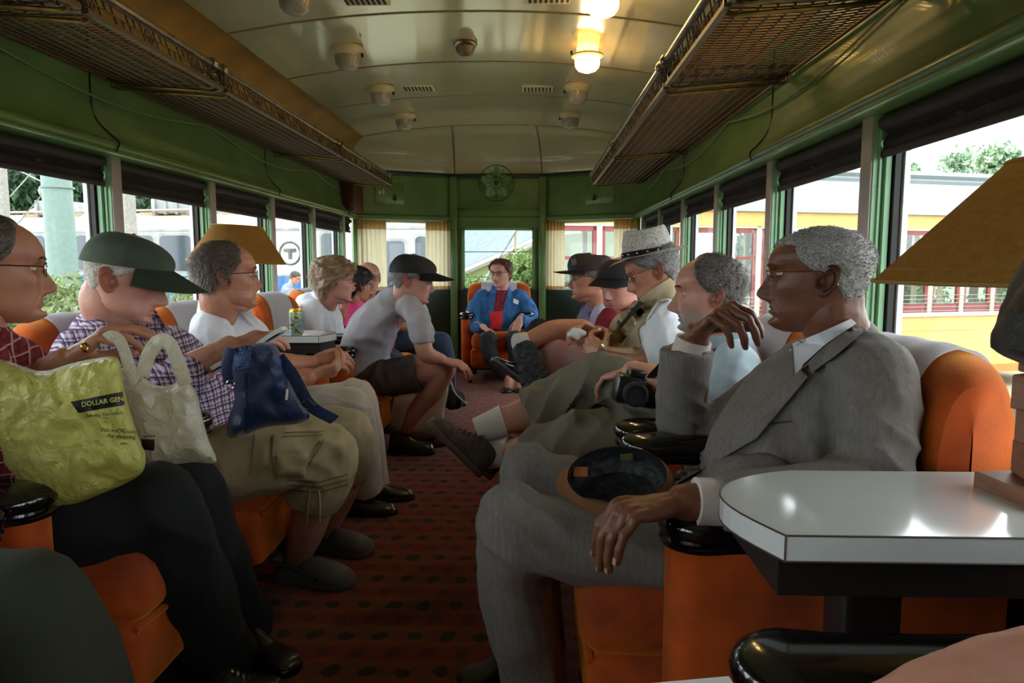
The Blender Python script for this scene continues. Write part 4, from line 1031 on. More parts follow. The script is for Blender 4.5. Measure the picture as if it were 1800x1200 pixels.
        bb = BM(); grid(bb, fn, 24, 30); bmesh.ops.solidify(bb, geom=bb.faces[:], thickness=.0028 * s.sc * (1 if sd > 0 else -1)); me = bpy.data.meshes.new('e'); bb.to_mesh(me); bb.free()
        n0 = len(bm.faces); bm.from_mesh(me); bpy.data.meshes.remove(me)
        lay = bm.loops.layers.float_color.get('tone'); bm.faces.ensure_lookup_table()
        for f in bm.faces[n0:]:
            for lp in f.loops: lp[lay] = (.35, 0, 0, 1)
    def lids(s, bm, upper=12, lower=-26):
        """eyelid shells (part of the body mesh)"""
        for sd in (-1, 1):
            c = Vector((.0632, sd * .0315, .0)); R_ = .0139
            for (e0, e1) in ((upper, 78), (-70, lower)):
                def fn(u, v):
                    az = math.radians(-78 + 156 * u); e = math.radians(e0 + (e1 - e0) * v)
                    t_ = 1 - .35 * abs(2 * u - 1) ** 2.5 * (1 if e0 > lower else .2)
                    e *= t_ if e0 == upper and v < .3 else 1
                    return s.w(c + Vector((math.cos(e) * math.cos(az), math.cos(e) * math.sin(az) * 1.05, math.sin(e))) * R_)
                n0 = len(bm.faces); grid(bm, fn, 15, 8); bm.faces.ensure_lookup_table(); lay = bm.loops.layers.float_color['tone']
                for f in bm.faces[n0:]:
                    for lp in f.loops: lp[lay] = (.2, 0, 0, 1)
    def eyes(s, parent, gaze=(0, 0)):
        b = BM()
        for sd in (-1, 1):
            c = Vector((.0628, sd * .0315, .0)); R_ = .0126
            G = Matrix.Rotation(gaze[1], 3, 'Y') @ Matrix.Rotation(gaze[0], 3, 'Z')
            def fn(u, v): 
                a = v * PI; q = u * 2 * PI; return s.w(c + G @ Vector((math.cos(a), math.sin(a) * math.cos(q), math.sin(a) * math.sin(q))) * R_)
            V = grid(b, fn, 20, 24, closeu=True)
            for i in range(20):
                pass
            for f in b.faces:
                pass
        b.faces.ensure_lookup_table(); n_ = len(b.faces) // 2
        for k, f in enumerate(b.faces): f.material_index = 1 if (k % 23) < 4 else 0
        return obj('eyes', b, [M_eye, M_iris], parent)
    def shell(s, bm, mask, off, NT=120, NZ=90, seed=0, rough=.003, zmin=-.1, zmax=.1188, fine=60):
        """hair or cap following the head: mask(theta(0 front..pi back), x, y, z)->0..1"""
        ph = np.linspace(-PI, PI, NT, endpoint=False); z = np.linspace(zmin, zmax, NZ) * s.p['tall']; TH, Z = np.meshgrid(ph, z)
        x, y, _ = s.surf(TH, Z, feat=False); V = {}
        cx = -.01
        for i in range(NZ):
            for k in range(NT):
                m_ = mask(abs(ph[k]), x[i, k], y[i, k], Z[i, k] / s.p['tall'])
                n_ = Vector(((x[i, k] - cx), y[i, k] * 1.4, (Z[i, k] - .0) * (1.0 if Z[i, k] > 0 else .3))).normalized()
                p_ = Vector((x[i, k], y[i, k], Z[i, k]))
                nn_ = noise.noise(p_ * fine + Vector((seed, 0, 0))) * rough + noise.noise(p_ * 22 + Vector((seed, 5, 0))) * rough * 1.2
                o_ = (off(abs(ph[k]), x[i, k], y[i, k], Z[i, k]) if callable(off) else off)
                d = (o_ + nn_) * smoothstep(0, 1, m_) - .0045 * (1 - smoothstep(0, .5, m_))
                V[i, k] = (p_ + n_ * d, m_)
        vv = {}
        def g(key):
            if key not in vv: vv[key] = bm.verts.new(s.w(V[key][0]))
            return vv[key]
        for i in range(NZ - 1):
            for k in range(NT):
                q = ((i, k), (i, (k + 1) % NT), (i + 1, (k + 1) % NT), (i + 1, k))
                if max(V[a][1] for a in q) > .02: bm.faces.new([g(a) for a in q])
        if all(V[(NZ - 1, k)][1] > .02 for k in range(NT)): bm.faces.new([g((NZ - 1, k)) for k in range(NT)])
        return V
    def hair(s, parent, mask, m, off=.008, n=2500, L=.02, wd=.0012, seed=1, rough=.003, down=.6, back=.5, curl=0, zmin=-.1, label=None, lift=.15, fine=60):
        b = BM(); s.shell(b, mask, off, seed=seed, rough=rough, zmin=zmin, fine=fine)
        rnd = random.Random(seed); c = 0; tries = 0
        while c < n and tries < n * 12:
            tries += 1; th = rnd.uniform(-PI, PI); z = rnd.uniform(zmin, .117) * s.p['tall']
            x, y, _ = s.surf(np.array(th), np.array(z), feat=False); x, y = float(x), float(y)
            m_ = mask(abs(th), x, y, z / s.p['tall'])
            if m_ < .25 or rnd.random() > m_ + .2: continue
            nr = Vector((x + .01, y * 1.4, z * (1 if z > 0 else .3))).normalized(); o_ = (off(abs(th), x, y, z) if callable(off) else off)
            p0 = Vector((x, y, z)) + nr * (o_ * .6 * min(1, m_)); fl = Vector((-back * (1 if x > -.05 else .2), .25 * (1 if y > 0 else -1) * (1 if z > .05 else 0), -down if z < .1 else -.1))
            fl = fl - nr * fl.dot(nr); 
            if fl.length < .05: fl = Vector((-1, 0, 0))
            fl.normalize(); fl = (fl + Vector((rnd.gauss(0, .22 + curl), rnd.gauss(0, .22 + curl), rnd.gauss(0, .22 + curl)))).normalized()
            sd = nr.cross(fl)
            if sd.length < 1e-4: continue
            sd = sd.normalized() * wd * rnd.uniform(.6, 1.2); l = L * rnd.uniform(.6, 1.25)
            pts = [p0, p0 + fl * l * .5 + nr * (l * lift + .002), p0 + fl * l + nr * (l * lift * .4)]
            vs = [b.verts.new(s.w(q)) for q in (pts[0] - sd, pts[0] + sd, pts[1] + sd * .8, pts[1] - sd * .8)]; tip = b.verts.new(s.w(pts[2]))
            b.faces.new(vs); b.faces.new((vs[3], vs[2], tip)); c += 1
        me = bpy.data.meshes.new('hair'); b.to_mesh(me); b.free()
        o = obj('hair', me, m, parent)
        if label: o['label'] = label
        return o
    def brows(s, parent, m, th=1.0):
        b = BM(); rnd = random.Random(3)
        for sd in (-1, 1):
            for k in range(110):
                t_ = rnd.random(); yy = .012 + .034 * t_; zz = .0185 + .006 * math.sin(t_ * 2.6) + rnd.gauss(0, .0014)
                a = math.asin(min(.95, yy / .085)); x, y, _ = s.surf(np.array(a * 1.0), np.array(zz)); 
                p0 = Vector((float(x) + .0006, sd * abs(float(y)), zz)); d = Vector((-.1 - .4 * t_, sd * .9, .25 - .4 * t_)).normalized() * .008 * th
                u_ = Vector((0, 0, .0007))
                vs = [b.verts.new(s.w(q)) for q in (p0 - u_, p0 + u_, p0 + d + Vector((.0015, 0, 0)))]; b.faces.new(vs)
        me = bpy.data.meshes.new('eyebrows'); b.to_mesh(me); b.free(); return obj('eyebrows', me, m, parent)
    def glasses(s, parent, m, lens=None, w_=.021, h_=.016, r=.0011, name='glasses'):
        b = BM(); xg = .092
        for sd in (-1, 1):
            tube(b, [s.w((xg - .006 * abs(math.cos(a)) * (1 if math.cos(a) > 0 else 0), sd * (.031 + w_ * math.copysign(abs(math.cos(a)) ** .8, math.cos(a))), -.003 + h_ * math.copysign(abs(math.sin(a)) ** .8, math.sin(a)))) for a in np.linspace(0, 2 * PI, 29)[:-1]], r * s.sc, seg=6, closed=True)
            tube(b, [s.w((xg - .006, sd * .052, .004)), s.w((.07, sd * .068, .004)), s.w((.02, sd * .0775, .004)), s.w((-.005, sd * .078, .002)), s.w((-.028, sd * .077, -.012)), s.w((-.036, sd * .075, -.024))], r * 1.1 * s.sc, seg=6)
            tube(b, [s.w((xg - .002, sd * .012, -.004)), s.w((xg - .008, sd * .0105, -.010))], r * .8 * s.sc, seg=5)
        tube(b, [s.w((xg, -.011, .002)), s.w((xg + .003, 0, .005)), s.w((xg, .011, .002))], r * s.sc, seg=6)
        g = obj(name, b, m, parent)
        if lens:
            for sd in (-1, 1):
                b = BM(); pr = [(sd * .031 + w_ * .97 * math.cos(a), -.003 + h_ * .97 * math.sin(a)) for a in np.linspace(0, 2 * PI, 25)[:-1]]
                prism(b, pr, xg - .001, xg + .0005, fn=lambda u, v, h: s.w((h, u, v))); obj('lens', b, lens, g)
        return g
    def cap(s, parent, m, mb=None, z0=.032, tiltz=.25, brim=.085, brimw=.072, off=.010, peak=.0, button=True, droop=.02, square=0, label=None, band=None):
        """baseball cap: crown shell above a tilted line, curved brim"""
        pos_seed = s.pos.y * 7
        b = BM(); line = lambda x: z0 + tiltz * (x) * .5
        def fn(u, v):
            a = u * 2 * PI; c_, s_ = math.cos(a), math.sin(a)
            X = .098 * c_ - .003 + off * c_; Y = .081 * s_ * s.p['wide'] + off * s_; zb_ = line(X)
            t_ = v; top = (.113 + peak * max(0, c_) + off)
            k_ = max(0, 1 - t_ ** (2.4 + square)) ** (1 / (2.4 + square)); 
            Z = zb_ + (top - zb_) * t_
            rp = 1 + (.03 if c_ > 0 else 0) * math.sin(t_ * PI)
            seam = -.0012 * math.exp(-((math.sin(a * 3)) / .08) ** 2)
            nz_ = .0045 * noise.noise(Vector((X * 18, Y * 18, Z * 18 + pos_seed)))
            return s.w(((X + .003) * k_ * rp - .003 + (seam + nz_) * c_ - .006 * t_, Y * k_ * rp + (seam + nz_) * s_, Z))
        grid(b, fn, 60, 26, closeu=True); bmesh.ops.remove_doubles(b, verts=b.verts, dist=.0006)
        bmesh.ops.solidify(b, geom=b.faces[:], thickness=.002)
        if button: blob(b, s.w((-.009, 0, .1135 + off)), (.006, .006, .004), seg=8)
        capo = obj('cap', b, m, parent)
        if label: capo['label'] = label
        b = BM()
        def bf(u, v):
            a = (u - .5) * 2.35; c_, s_ = math.cos(a), math.sin(a)
            X = .098 * c_ + off * c_ - .003; Y = .081 * s_ + off * s_; zb_ = line(X)
            ext = brim * (math.cos(a * .62) ** .8 if abs(a * .62) < 1.5 else 0) * (1 - (2 * abs(u - .5)) ** 6)
            X2 = X + ext * v * (.95 + .05 * c_); Y2 = Y * (1 + .05 * v) * (brimw / .072 if v else 1)
            return s.w((X2 - .002, Y2, zb_ + .003 - droop * v - .018 * v * (Y / .08) ** 2))
        grid(b, bf, 32, 12); bmesh.ops.solidify(b, geom=b.faces[:], thickness=.0035)
        br = obj('brim', b, mb or m, capo)
        return capo
def hand(bm, wrist, fwd, palm, right=True, curl=(.25, .35, .3), spread=.05, thumb=(.75, .5, .25), tb=.3, sc=1.0, curls=None, wr=None, nails=None):
    """fingers bend towards the palm normal; returns finger tips"""
    f = Vector(fwd).normalized(); n = Vector(palm); n = (n - f * n.dot(f)).normalized(); t_ = f.cross(n) * (1 if right else -1); W_ = Vector(wrist)
    P = lambda a, b_, c: W_ + (f * a + t_ * b_ + n * c) * sc
    offs = (.029, .0095, -.010, -.028); kn = (.092, .097, .092, .083)
    lens = ((.043, .026, .021), (.048, .030, .022), (.044, .028, .021), (.034, .021, .019)); rr = (.0093, .0095, .0090, .0080)
    limb(bm, [P(-.03, 0, 0), P(.015, 0, 0), P(.06, 0, .001), P(.088, 0, .0)], [(.026 * sc, .019 * sc), (.029 * sc, .017 * sc), (.038 * sc, .0145 * sc), (.036 * sc, .0105 * sc)], up=n, n=5)
    blob(bm, P(.035, .022, .009), (.02 * sc, .02 * sc, .016 * sc)); tips = []
    for i in range(4):
        base = P(kn[i], offs[i], 0); cu = (curls[i] if curls else curl); sp = spread * (1.5 - i)
        d = (f + t_ * sp).normalized(); ax = n; pts = [P(kn[i] - .045, offs[i] * .75, 0), base - n * .002 * sc]; rads = [rr[i] * .95 * sc, rr[i] * 1.12 * sc]; p = base; ang = 0; dd_ = d
        for j in range(3):
            ang += cu[j]; dd_ = d * math.cos(ang) + n * math.sin(ang)
            seglen = lens[i][j] * sc; p = p + dd_ * seglen; 
            pts.append(p - dd_ * seglen * .5); rads.append(rr[i] * (.98 - .06 * j) * sc); pts.append(p); rads.append(rr[i] * (1.02 - .1 * j if j < 2 else .72) * sc)
        limb(bm, pts, rads, seg=10, n=3); tips.append((p, dd_, n * math.cos(ang) - d * math.sin(ang)))
    td = (f * thumb[0] + t_ * thumb[1] + n * thumb[2]).normalized(); p = P(.022, .024, .006); q = p + td * .045 * sc
    td2 = (td + (f - t_ * .4 + n * .3) * tb).normalized(); r_ = q + td2 * .032 * sc; td3 = (td2 + (f - t_ * .5 + n * .2) * tb).normalized(); e = r_ + td3 * .026 * sc
    limb(bm, [P(.005, .016, .004), p, q, r_, e], [.015 * sc, .0155 * sc, .0112 * sc, .0102 * sc, .0078 * sc], seg=10, n=4); tips.append((e, td3, n))
    return tips
class Person:
    def __init__(s, name, base, label, group=None):
        s.root = empty('person', base, label, 'person', group); s.body = BM(); s.fine = BM(); s.coarse = BM(); s.name = name
    def head(s, H, neck_to, nr=(.054, .058), upper=5, lower=-19):
        s.H = H; H.build(s.body); H.lids(s.body, upper, lower)
        a = H.w((-.030, 0, -.045)); b_ = H.w((-.026, 0, -.080)); c = Vector(neck_to)
        limb(s.coarse, [a, b_, (b_ + c) / 2, c], [nr[0] * .92 * H.sc, nr[0] * H.sc, nr[0] * 1.02, nr[1] * 1.1], n=6)
        if H.p['jowl']: blob(s.coarse, H.w((.020, 0, -.102)), (.045 * H.sc, .042 * H.sc, .018 * (.6 + H.p['jowl'])), rot=H.R @ Matrix.Rotation(.4, 3, 'Y'))
    def torso(s, pts, rads, up): limb(s.coarse, pts, rads, up=up)
    def arm(s, pts, rads, fine=True): limb(s.fine if fine else s.coarse, pts, rads, n=6)
    def leg(s, pts, rads): limb(s.coarse, pts, rads, n=6)
    def finish(s, skinmat, vf=.003, vc=.007):
        for bmx, vx, sm in ((s.coarse, vc, 3), (s.fine, vf, 2)):
            if len(bmx.verts): 
                me = fast_remesh(bmx, vx, sm); displace(me, lambda co, no: .0012 * nz(co, 60)); n0 = len(s.body.faces); s.body.from_mesh(me); bpy.data.meshes.remove(me)
                lay = s.body.loops.layers.float_color.get('tone') or s.body.loops.layers.float_color.new('tone'); s.body.faces.ensure_lookup_table()
                for f in s.body.faces[n0:]:
                    for lp in f.loops: lp[lay] = (0, 0, 0, 1)
        me = bpy.data.meshes.new('body'); s.body.to_mesh(me); s.body.free()
        o = obj('body', me, skinmat, s.root); return o
def shoe(parent, heel, toe, up=(0, 0, 1), L=None, m=None, ms=None, h=.085, wd=.047, sole=.022, style='shoe', name='shoe', label=None, side=1, laces=None, ankle=None):
    """heel and toe on the sole plane"""
    heel = Vector(heel); toe = Vector(toe); f = (toe - heel); Ls = f.length; f.normalize(); u = Vector(up); u = (u - f * u.dot(f)).normalized(); y = u.cross(f)
    P = lambda a, b_, c: heel + f * (a * Ls) + y * b_ + u * c
    outline = lambda a: wd * (np.interp(a, [0, .06, .2, .4, .65, .85, .95, 1.0], [.35, .68, .78, .76, 1.0, .93, .66, .12]))
    ht = lambda a: np.interp(a, [0, .05, .2, .32, .45, .6, .8, .93, 1.0], [h * .55, h * .95, h, h * .98, h * .8, h * .62, h * .52, h * .42, h * .16]) if style != 'clog' else np.interp(a, [0, .03, .12, .3, .38, .5, .75, .92, 1.0], [h * .35, h * .5, h * .5, h * .55, h * .95, h, h * .86, h * .62, h * .25])
    b = BM()
    def fn(u_, v):
        a = min(1, max(0, v)); q = u_ * 2 * PI; c_, s_ = math.cos(q), math.sin(q); w_ = outline(a); H_ = ht(a)
        zz = (max(0, s_) ** .75 * (H_ - sole) + sole) if s_ >= 0 else sole * .6
        return P(a, w_ * math.copysign(abs(c_) ** .8, c_) * (1 - .35 * max(0, s_) ** 2) , zz)
    grid(b, fn, 28, 30, closeu=True)
    bmesh.ops.holes_fill(b, edges=b.edges)
    sh = obj(name, b, m, parent)
    if label: sh['label'] = label
    b = BM()
    def fs(u_, v):
        a = v; q = u_ * 2 * PI; w_ = outline(a) + .004; return P(a * 1.02 - .01, w_ * math.copysign(abs(math.cos(q)) ** .5, math.cos(q)), sole * .5 + sole * .55 * math.copysign(abs(math.sin(q)) ** .5, math.sin(q)))
    grid(b, fs, 16, 30, closeu=True); bmesh.ops.holes_fill(b, edges=b.edges)
    obj('sole', b, ms or m, sh)
    if laces:
        b = BM()
        for k in range(5):
            a = .36 + k * .065; z_ = float(ht(a)) + .001; w_ = .016
            tube(b, [P(a, -w_, z_ - .006), P(a + .012, 0, z_ + .003), P(a + .03, w_, z_ - .006)], .0018, seg=5); tube(b, [P(a, w_, z_ - .006), P(a + .012, 0, z_ + .003), P(a + .03, -w_, z_ - .006)], .0018, seg=5)
        for q in (-1, 1): tube(b, catmull([P(.34, 0, float(ht(.34)) + .004), P(.36, q * .02, float(ht(.36)) + .006), P(.34, q * .035, float(ht(.36)) - .012)], 5), .0016, seg=5)
        obj('laces', b, laces, sh)
    return sh
# hair masks
def m_short(front=.07, nape=-.065, side=.0):
    """normal short hair"""
    def f(th, x, y, z):
        hl = front - .0 ; v = 1.0
        line = np.interp(th, [0, .5, .9, 1.2, 1.45, 1.62, 1.9, 2.4, PI], [hl, hl - .004, hl - .018, .022, .0, -.004, -.03, nape, nape])
        return smoothstep(line - .004, line + .010, z)
    return f
def m_bald(top=.055, nape=-.065, temple=1.25):
    """fringe only: bald above and in front"""
    def f(th, x, y, z):
        lo = np.interp(th, [0, temple, temple + .12, 1.62, 1.9, 2.4, PI], [.2, .2, .0, -.006, -.03, nape, nape])
        hi = np.interp(th, [0, temple, temple + .3, 2.2, PI], [-.2, .03, top, top + .02, top + .03])
        return smoothstep(lo - .004, lo + .010, z) * (1 - smoothstep(hi - .006, hi + .018, z))
    return f
def m_recede(front=.09, nape=-.065, corner=.06):
    def f(th, x, y, z):
        line = np.interp(th, [0, .35, .8, 1.05, 1.25, 1.45, 1.62, 1.9, 2.4, PI], [front, front + .008, front + corner * .3, .07, .03, .004, -.006, -.03, nape, nape])
        return smoothstep(line - .005, line + .014, z)
    return f
def hairmat(name, c1, c2, s=300, rough=.55): return mat(name, c1, rough, col2=c2, nscale=s, bump=.5, bscale=300, bdist=.002, detail=2)
H_grey = hairmat('grey hair', (150, 146, 144), (78, 74, 74)); H_white = hairmat('white curly hair', (206, 202, 202), (112, 106, 108), 420); H_brgrey = hairmat('grey brown hair', (136, 122, 112), (72, 60, 54))
H_dark = hairmat('dark hair', (44, 36, 34), (22, 18, 18)); H_blond = hairmat('ash blond hair', (178, 150, 120), (110, 84, 64)); H_auburn = hairmat('auburn hair', (120, 78, 52), (62, 38, 28)); H_wht2 = hairmat('short white hair', (206, 198, 190), (160, 148, 140))

# ---- surface patches and inflated shapes ----
from mathutils.bvhtree import BVHTree
from mathutils.geometry import delaunay_2d_cdt
def bvh_of(objs):
    vs = []; fs = []
    for o in objs:
        off = Vector((0, 0, 0)); p = o
        while p is not None: off += p.location; p = p.parent
        n = len(vs); vs += [v.co + off for v in o.data.vertices]; fs += [[n + i for i in f.vertices] for f in o.data.polygons]
    return BVHTree.FromPolygons(vs, fs)
def inside(p, poly):
    x, y = p; c = False; j = len(poly) - 1
    for i in range(len(poly)):
        xi, yi = poly[i]; xj, yj = poly[j]
        if (yi > y) != (yj > y) and x < (xj - xi) * (y - yi) / (yj - yi) + xi: c = not c
        j = i
    return c
def edist(p, poly):
    m = 1e9; px_, py_ = p
    for i in range(len(poly)):
        ax, ay = poly[i - 1]; bx_, by_ = poly[i]; dx, dy = bx_ - ax, by_ - ay; L2 = dx * dx + dy * dy or 1e-9
        t_ = max(0, min(1, ((px_ - ax) * dx + (py_ - ay) * dy) / L2)); m = min(m, math.hypot(px_ - ax - t_ * dx, py_ - ay - t_ * dy))
    return m
def tri_poly(poly, step, smooth=True):
    if smooth:
        q = catmull([Vector((x, y, 0)) for x, y in poly + [poly[0]]], 5)[:-1]; poly = [(v.x, v.y) for v in q]
    out = []
    for i in range(len(poly)):
        a, c = poly[i - 1], poly[i]; n = max(1, int(math.hypot(c[0] - a[0], c[1] - a[1]) / step))
        for k in range(n): out.append((a[0] + (c[0] - a[0]) * k / n, a[1] + (c[1] - a[1]) * k / n))
    xs = [p[0] for p in out]; ys = [p[1] for p in out]; pts = [Vector(p) for p in out]; nb = len(pts); r = 0
    y = min(ys)
    while y < max(ys):
        x = min(xs) + (step / 2 if r % 2 else 0)
        while x < max(xs):
            if inside((x, y), out) and edist((x, y), out) > step * .55: pts.append(Vector((x, y)))
            x += step
        y += step * .87; r += 1
    res = delaunay_2d_cdt(pts, [(i, (i + 1) % nb) for i in range(nb)], [list(range(nb))], 1, 1e-6)
    return [(v.x, v.y) for v in res[0]], res[2], out
def patch(name, targets, poly, m, parent, off=.004, thick=.003, step=8, smooth=False, Y0=None, puff=0, label=None):
    """a piece of cloth lying on the surface of the target objects"""
    bv = bvh_of(targets); P2, Fs, out = tri_poly(poly, step, smooth); O = Vector((0, 0, CAMZ)); pts = []; 
    for (x, y) in P2:
        d = _ray(x, y).normalized(); h = bv.ray_cast(O, d)
        pts.append((h[2] if h[0] is not None and h[3] is not None else None, h[3]))
    good = [(i, h[3] if False else None) for i, h in enumerate(pts)]
    res = []
    dist = []
    for (x, y) in P2:
        d = _ray(x, y).normalized(); loc, nr, idx, ds = bv.ray_cast(O, d); dist.append(ds)
    med = sorted([q for q in dist if q is not None]); med = med[len(med) // 2] if med else (Y0 or 2)
    for k, (x, y) in enumerate(P2):
        d = _ray(x, y).normalized(); ds = dist[k]
        if ds is None or abs(ds - med) > .22 * med + .12:
            best = None
            for j, (x2, y2) in enumerate(P2):
                if dist[j] is not None and abs(dist[j] - med) <= .22 * med + .12:
                    q = (x2 - x) ** 2 + (y2 - y) ** 2
                    if best is None or q < best[0]: best = (q, dist[j])
            ds = best[1] if best else med
        e = edist((x, y), out); pf = puff * min(1, e / (step * 1.5))
        res.append((O + d * (ds - off - pf), O + d * (ds - off - pf + thick)))
    b = BM(); A_ = [b.verts.new(p[0]) for p in res]; B_ = [b.verts.new(p[1]) for p in res]; cnt = {}
    for f in Fs:
        try: b.faces.new([A_[i] for i in f]); b.faces.new([B_[i] for i in f][::-1])
        except ValueError: continue
        for i in range(len(f)):
            a, c = f[i], f[(i + 1) % len(f)]; cnt[(a, c)] = 1
    for (a, c) in cnt:
        if (c, a) not in cnt:
            try: b.faces.new((A_[c], A_[a], B_[a], B_[c]))
            except ValueError: pass
    o = obj(name, b, m, parent)
    if label: o['label'] = label
    return o
def inflate(name, poly, Y, T, R, m, parent, step=7, amp=.01, freq=18, seed=0, Yfn=None, smooth=True, crink=0, cf=40, ridge=True, Tb=None):
    P2, Fs, out = tri_poly(poly, step, smooth); b = BM(); A_ = []; B_ = []
    for (x, y) in P2:
        e = edist((x, y), out); k = math.sqrt(max(0, 1 - (1 - min(1, e / R)) ** 2)); Yc_ = Yfn(x, y) if Yfn else Y
        p = W(x, y, Yc_); q = Vector((p.x * freq, p.y * freq, p.z * freq)) + Vector((seed, seed, 0)); n_ = noise.noise(q) * amp
        cr = crink * (1 - 3 * abs(noise.noise(p * cf + Vector((seed, 3, 1))))) + crink * .5 * (1 - 3 * abs(noise.noise(p * cf * 2.1 + Vector((seed, 9, 1))))) if crink else 0
        ss = min(1, e / (step * 1.2))
        A_.append(b.verts.new(W(x, y, Yc_ - T * k - (n_ + cr) * ss)))
        B_.append(A_[-1] if e < step * .2 else b.verts.new(W(x, y, Yc_ + (Tb if Tb is not None else T) * k + (n_ * .5 - cr) * ss)))
    for f in Fs:
        for L_, rv in ((A_, 1), (B_, -1)):
            try: b.faces.new([L_[i] for i in f][::rv])
            except ValueError: pass
    return obj(name, b, m, parent)
def project_text(s_, size, px, py, ang, target, m, name, parent, off=.003, shear=0):
    cu = bpy.data.curves.new(name, 'FONT'); cu.body = s_; cu.size = size; cu.align_x = 'CENTER'; cu.align_y = 'CENTER'; cu.extrude = 0; cu.resolution_u = 2; cu.offset = size * .012
    o = bpy.data.objects.new(name, cu); C.objects.link(o); dg = bpy.context.evaluated_depsgraph_get(); me = bpy.data.meshes.new_from_object(o.evaluated_get(dg)); bpy.data.objects.remove(o); bpy.data.curves.remove(cu)
    bv = bvh_of(target); O = Vector((0, 0, CAMZ)); ca, sa = math.cos(ang), math.sin(ang); last = 1.3
    for v in me.vertices:
        x = v.co.x + shear * v.co.y; y = v.co.y; X = px + x * ca - y * sa; Y_ = py - (y * ca + x * sa)
        d = _ray(X, Y_).normalized(); ds = bv.ray_cast(O, d)[3]; ds = ds if ds else last; last = ds
        v.co = O + d * (ds - off)
    me.name = name; return obj(name, me, m, parent, smooth=False)
# ================= people =================
def plaid(name, c0, c1, c2, k=75, bumpy=True, diag=.75):
    m = mat(name, c0, .85, bump=.2, bscale=260, bdist=.002); t = m.node_tree; g = nd(t, 'ShaderNodeNewGeometry'); sp = nd(t, 'ShaderNodeSeparateXYZ'); t.links.new(g.outputs['Position'], sp.inputs[0])
    h = mth(t, 'ADD', mth(t, 'MULTIPLY', sp.outputs[0], diag), mth(t, 'MULTIPLY', sp.outputs[1], 1 - diag * .35)); nn_ = nd(t, 'ShaderNodeTexNoise'); nn_.inputs['Scale'].default_value = 5; t.links.new(g.outputs['Position'], nn_.inputs['Vector'])
    wob = mth(t, 'MULTIPLY', nn_.outputs['Fac'], .05)
    def st(v, kk, w_, ph=0): return mth(t, 'LESS_THAN', mth(t, 'FRACT', mth(t, 'ADD', mth(t, 'MULTIPLY', mth(t, 'ADD', v, wob), kk), ph)), w_)
    a = st(h, k, .42); b_ = st(sp.outputs[2], k, .42)
    c = mixc(t, mth(t, 'MULTIPLY', mth(t, 'ADD', a, b_), .5), lin(c0), lin(c1)); e = st(h, k / 2, .12, .3); f = st(sp.outputs[2], k / 2, .12, .3)
    t.links.new(mixc(t, mth(t, 'MAXIMUM', e, f), c, lin(c2)), t.nodes['Principled BSDF'].inputs['Base Color']); return m
def fabric(name, col, rough=.85, bump=.25, bs=240, **k): return mat(name, col, rough, bump=bump, bscale=bs, bdist=.0025, noise_amt=k.pop('na', .07), nscale=k.pop('ns', 14), **k)
def pinstripe(name, col, col2, k=180):
    m = fabric(name, col); t = m.node_tree; g = nd(t, 'ShaderNodeNewGeometry'); n = nd(t, 'ShaderNodeTexNoise'); mp = nd(t, 'ShaderNodeMapping'); mp.inputs['Scale'].default_value = (k, k, 7); n.inputs['Scale'].default_value = 1; n.inputs['Detail'].default_value = 2
    t.links.new(g.outputs['Position'], mp.inputs[0]); t.links.new(mp.outputs[0], n.inputs['Vector']); t.links.new(mixc(t, n.outputs['Fac'], lin(col), lin(col2)), t.nodes['Principled BSDF'].inputs['Base Color']); return m
M_suit = pinstripe('grey wool suiting', (134, 127, 120), (92, 87, 83), 170); M_shirtw = fabric('white shirt cotton', (228, 230, 236)); M_cream = fabric('cream shirt cotton', (206, 194, 184))
M_blacktr = fabric('black trouser cloth', (9, 9, 13)); M_khaki = fabric('khaki cargo cotton', (166, 148, 112), na=.14); M_creamtr = fabric('pale stone trousers', (188, 178, 164)); M_olive = fabric('olive grey shorts cotton', (112, 106, 90), na=.1)
M_oliv2 = fabric('dark olive trouser cloth', (40, 44, 27)); M_polo = fabric('light grey polo knit', (172, 168, 174)); M_brsh = fabric('dark brown shorts', (78, 66, 58), na=.15); M_denim = fabric('blue denim', (44, 96, 150), na=.22, ns=24); M_jean = fabric('dark blue jeans', (44, 58, 86), na=.15)
M_navy = fabric('black navy trousers', (26, 26, 34)); M_pink = fabric('hot pink jacket', (236, 78, 140)); M_hood = fabric('white hoodie fleece', (222, 226, 236)); M_lav = fabric('lavender striped shirt', (176, 172, 200)); M_redsh = fabric('dark red shirt', (122, 20, 40))
M_blue = fabric('pale blue shirt', (188, 206, 216)); M_vest = fabric('khaki vest cotton', (178, 160, 128), na=.08); M_palepink = fabric('pale pink shorts', (206, 160, 156)); M_redpr = fabric('red printed top', (128, 30, 46), na=.6, ns=60)
M_plaidp = plaid('purple white plaid', (196, 198, 216), (112, 40, 84), (60, 34, 74)); M_plaidr = plaid('red plaid', (136, 26, 44), (84, 14, 28), (200, 150, 150))
M_gold = mat('gold wire', (200, 160, 84), .25, metal=1); M_wire = mat('dark wire frame', (52, 44, 42), .3, metal=.8); M_redfr = mat('reddish spectacle frame', (150, 70, 60), .3); M_lens = thin_glass('spectacle lens', (.93, .95, .94), .25); M_sunl = thin_glass('dark clip lens', (.25, .27, .26), .4)
M_bshoe = mat('black shoe leather', (20, 19, 20), .3, coat=.2, bump=.2, bscale=60); M_clog = mat('charcoal rubber clog', (84, 86, 92), .55); M_bsole = mat('black rubber sole', (16, 15, 15), .7); M_brown = mat('brown suede hiker', (70, 58, 50), .9, noise_amt=.35, nscale=40, bump=.5, bscale=60); M_brsole = mat('brown outsole', (96, 70, 56), .8, noise_amt=.3, nscale=50)
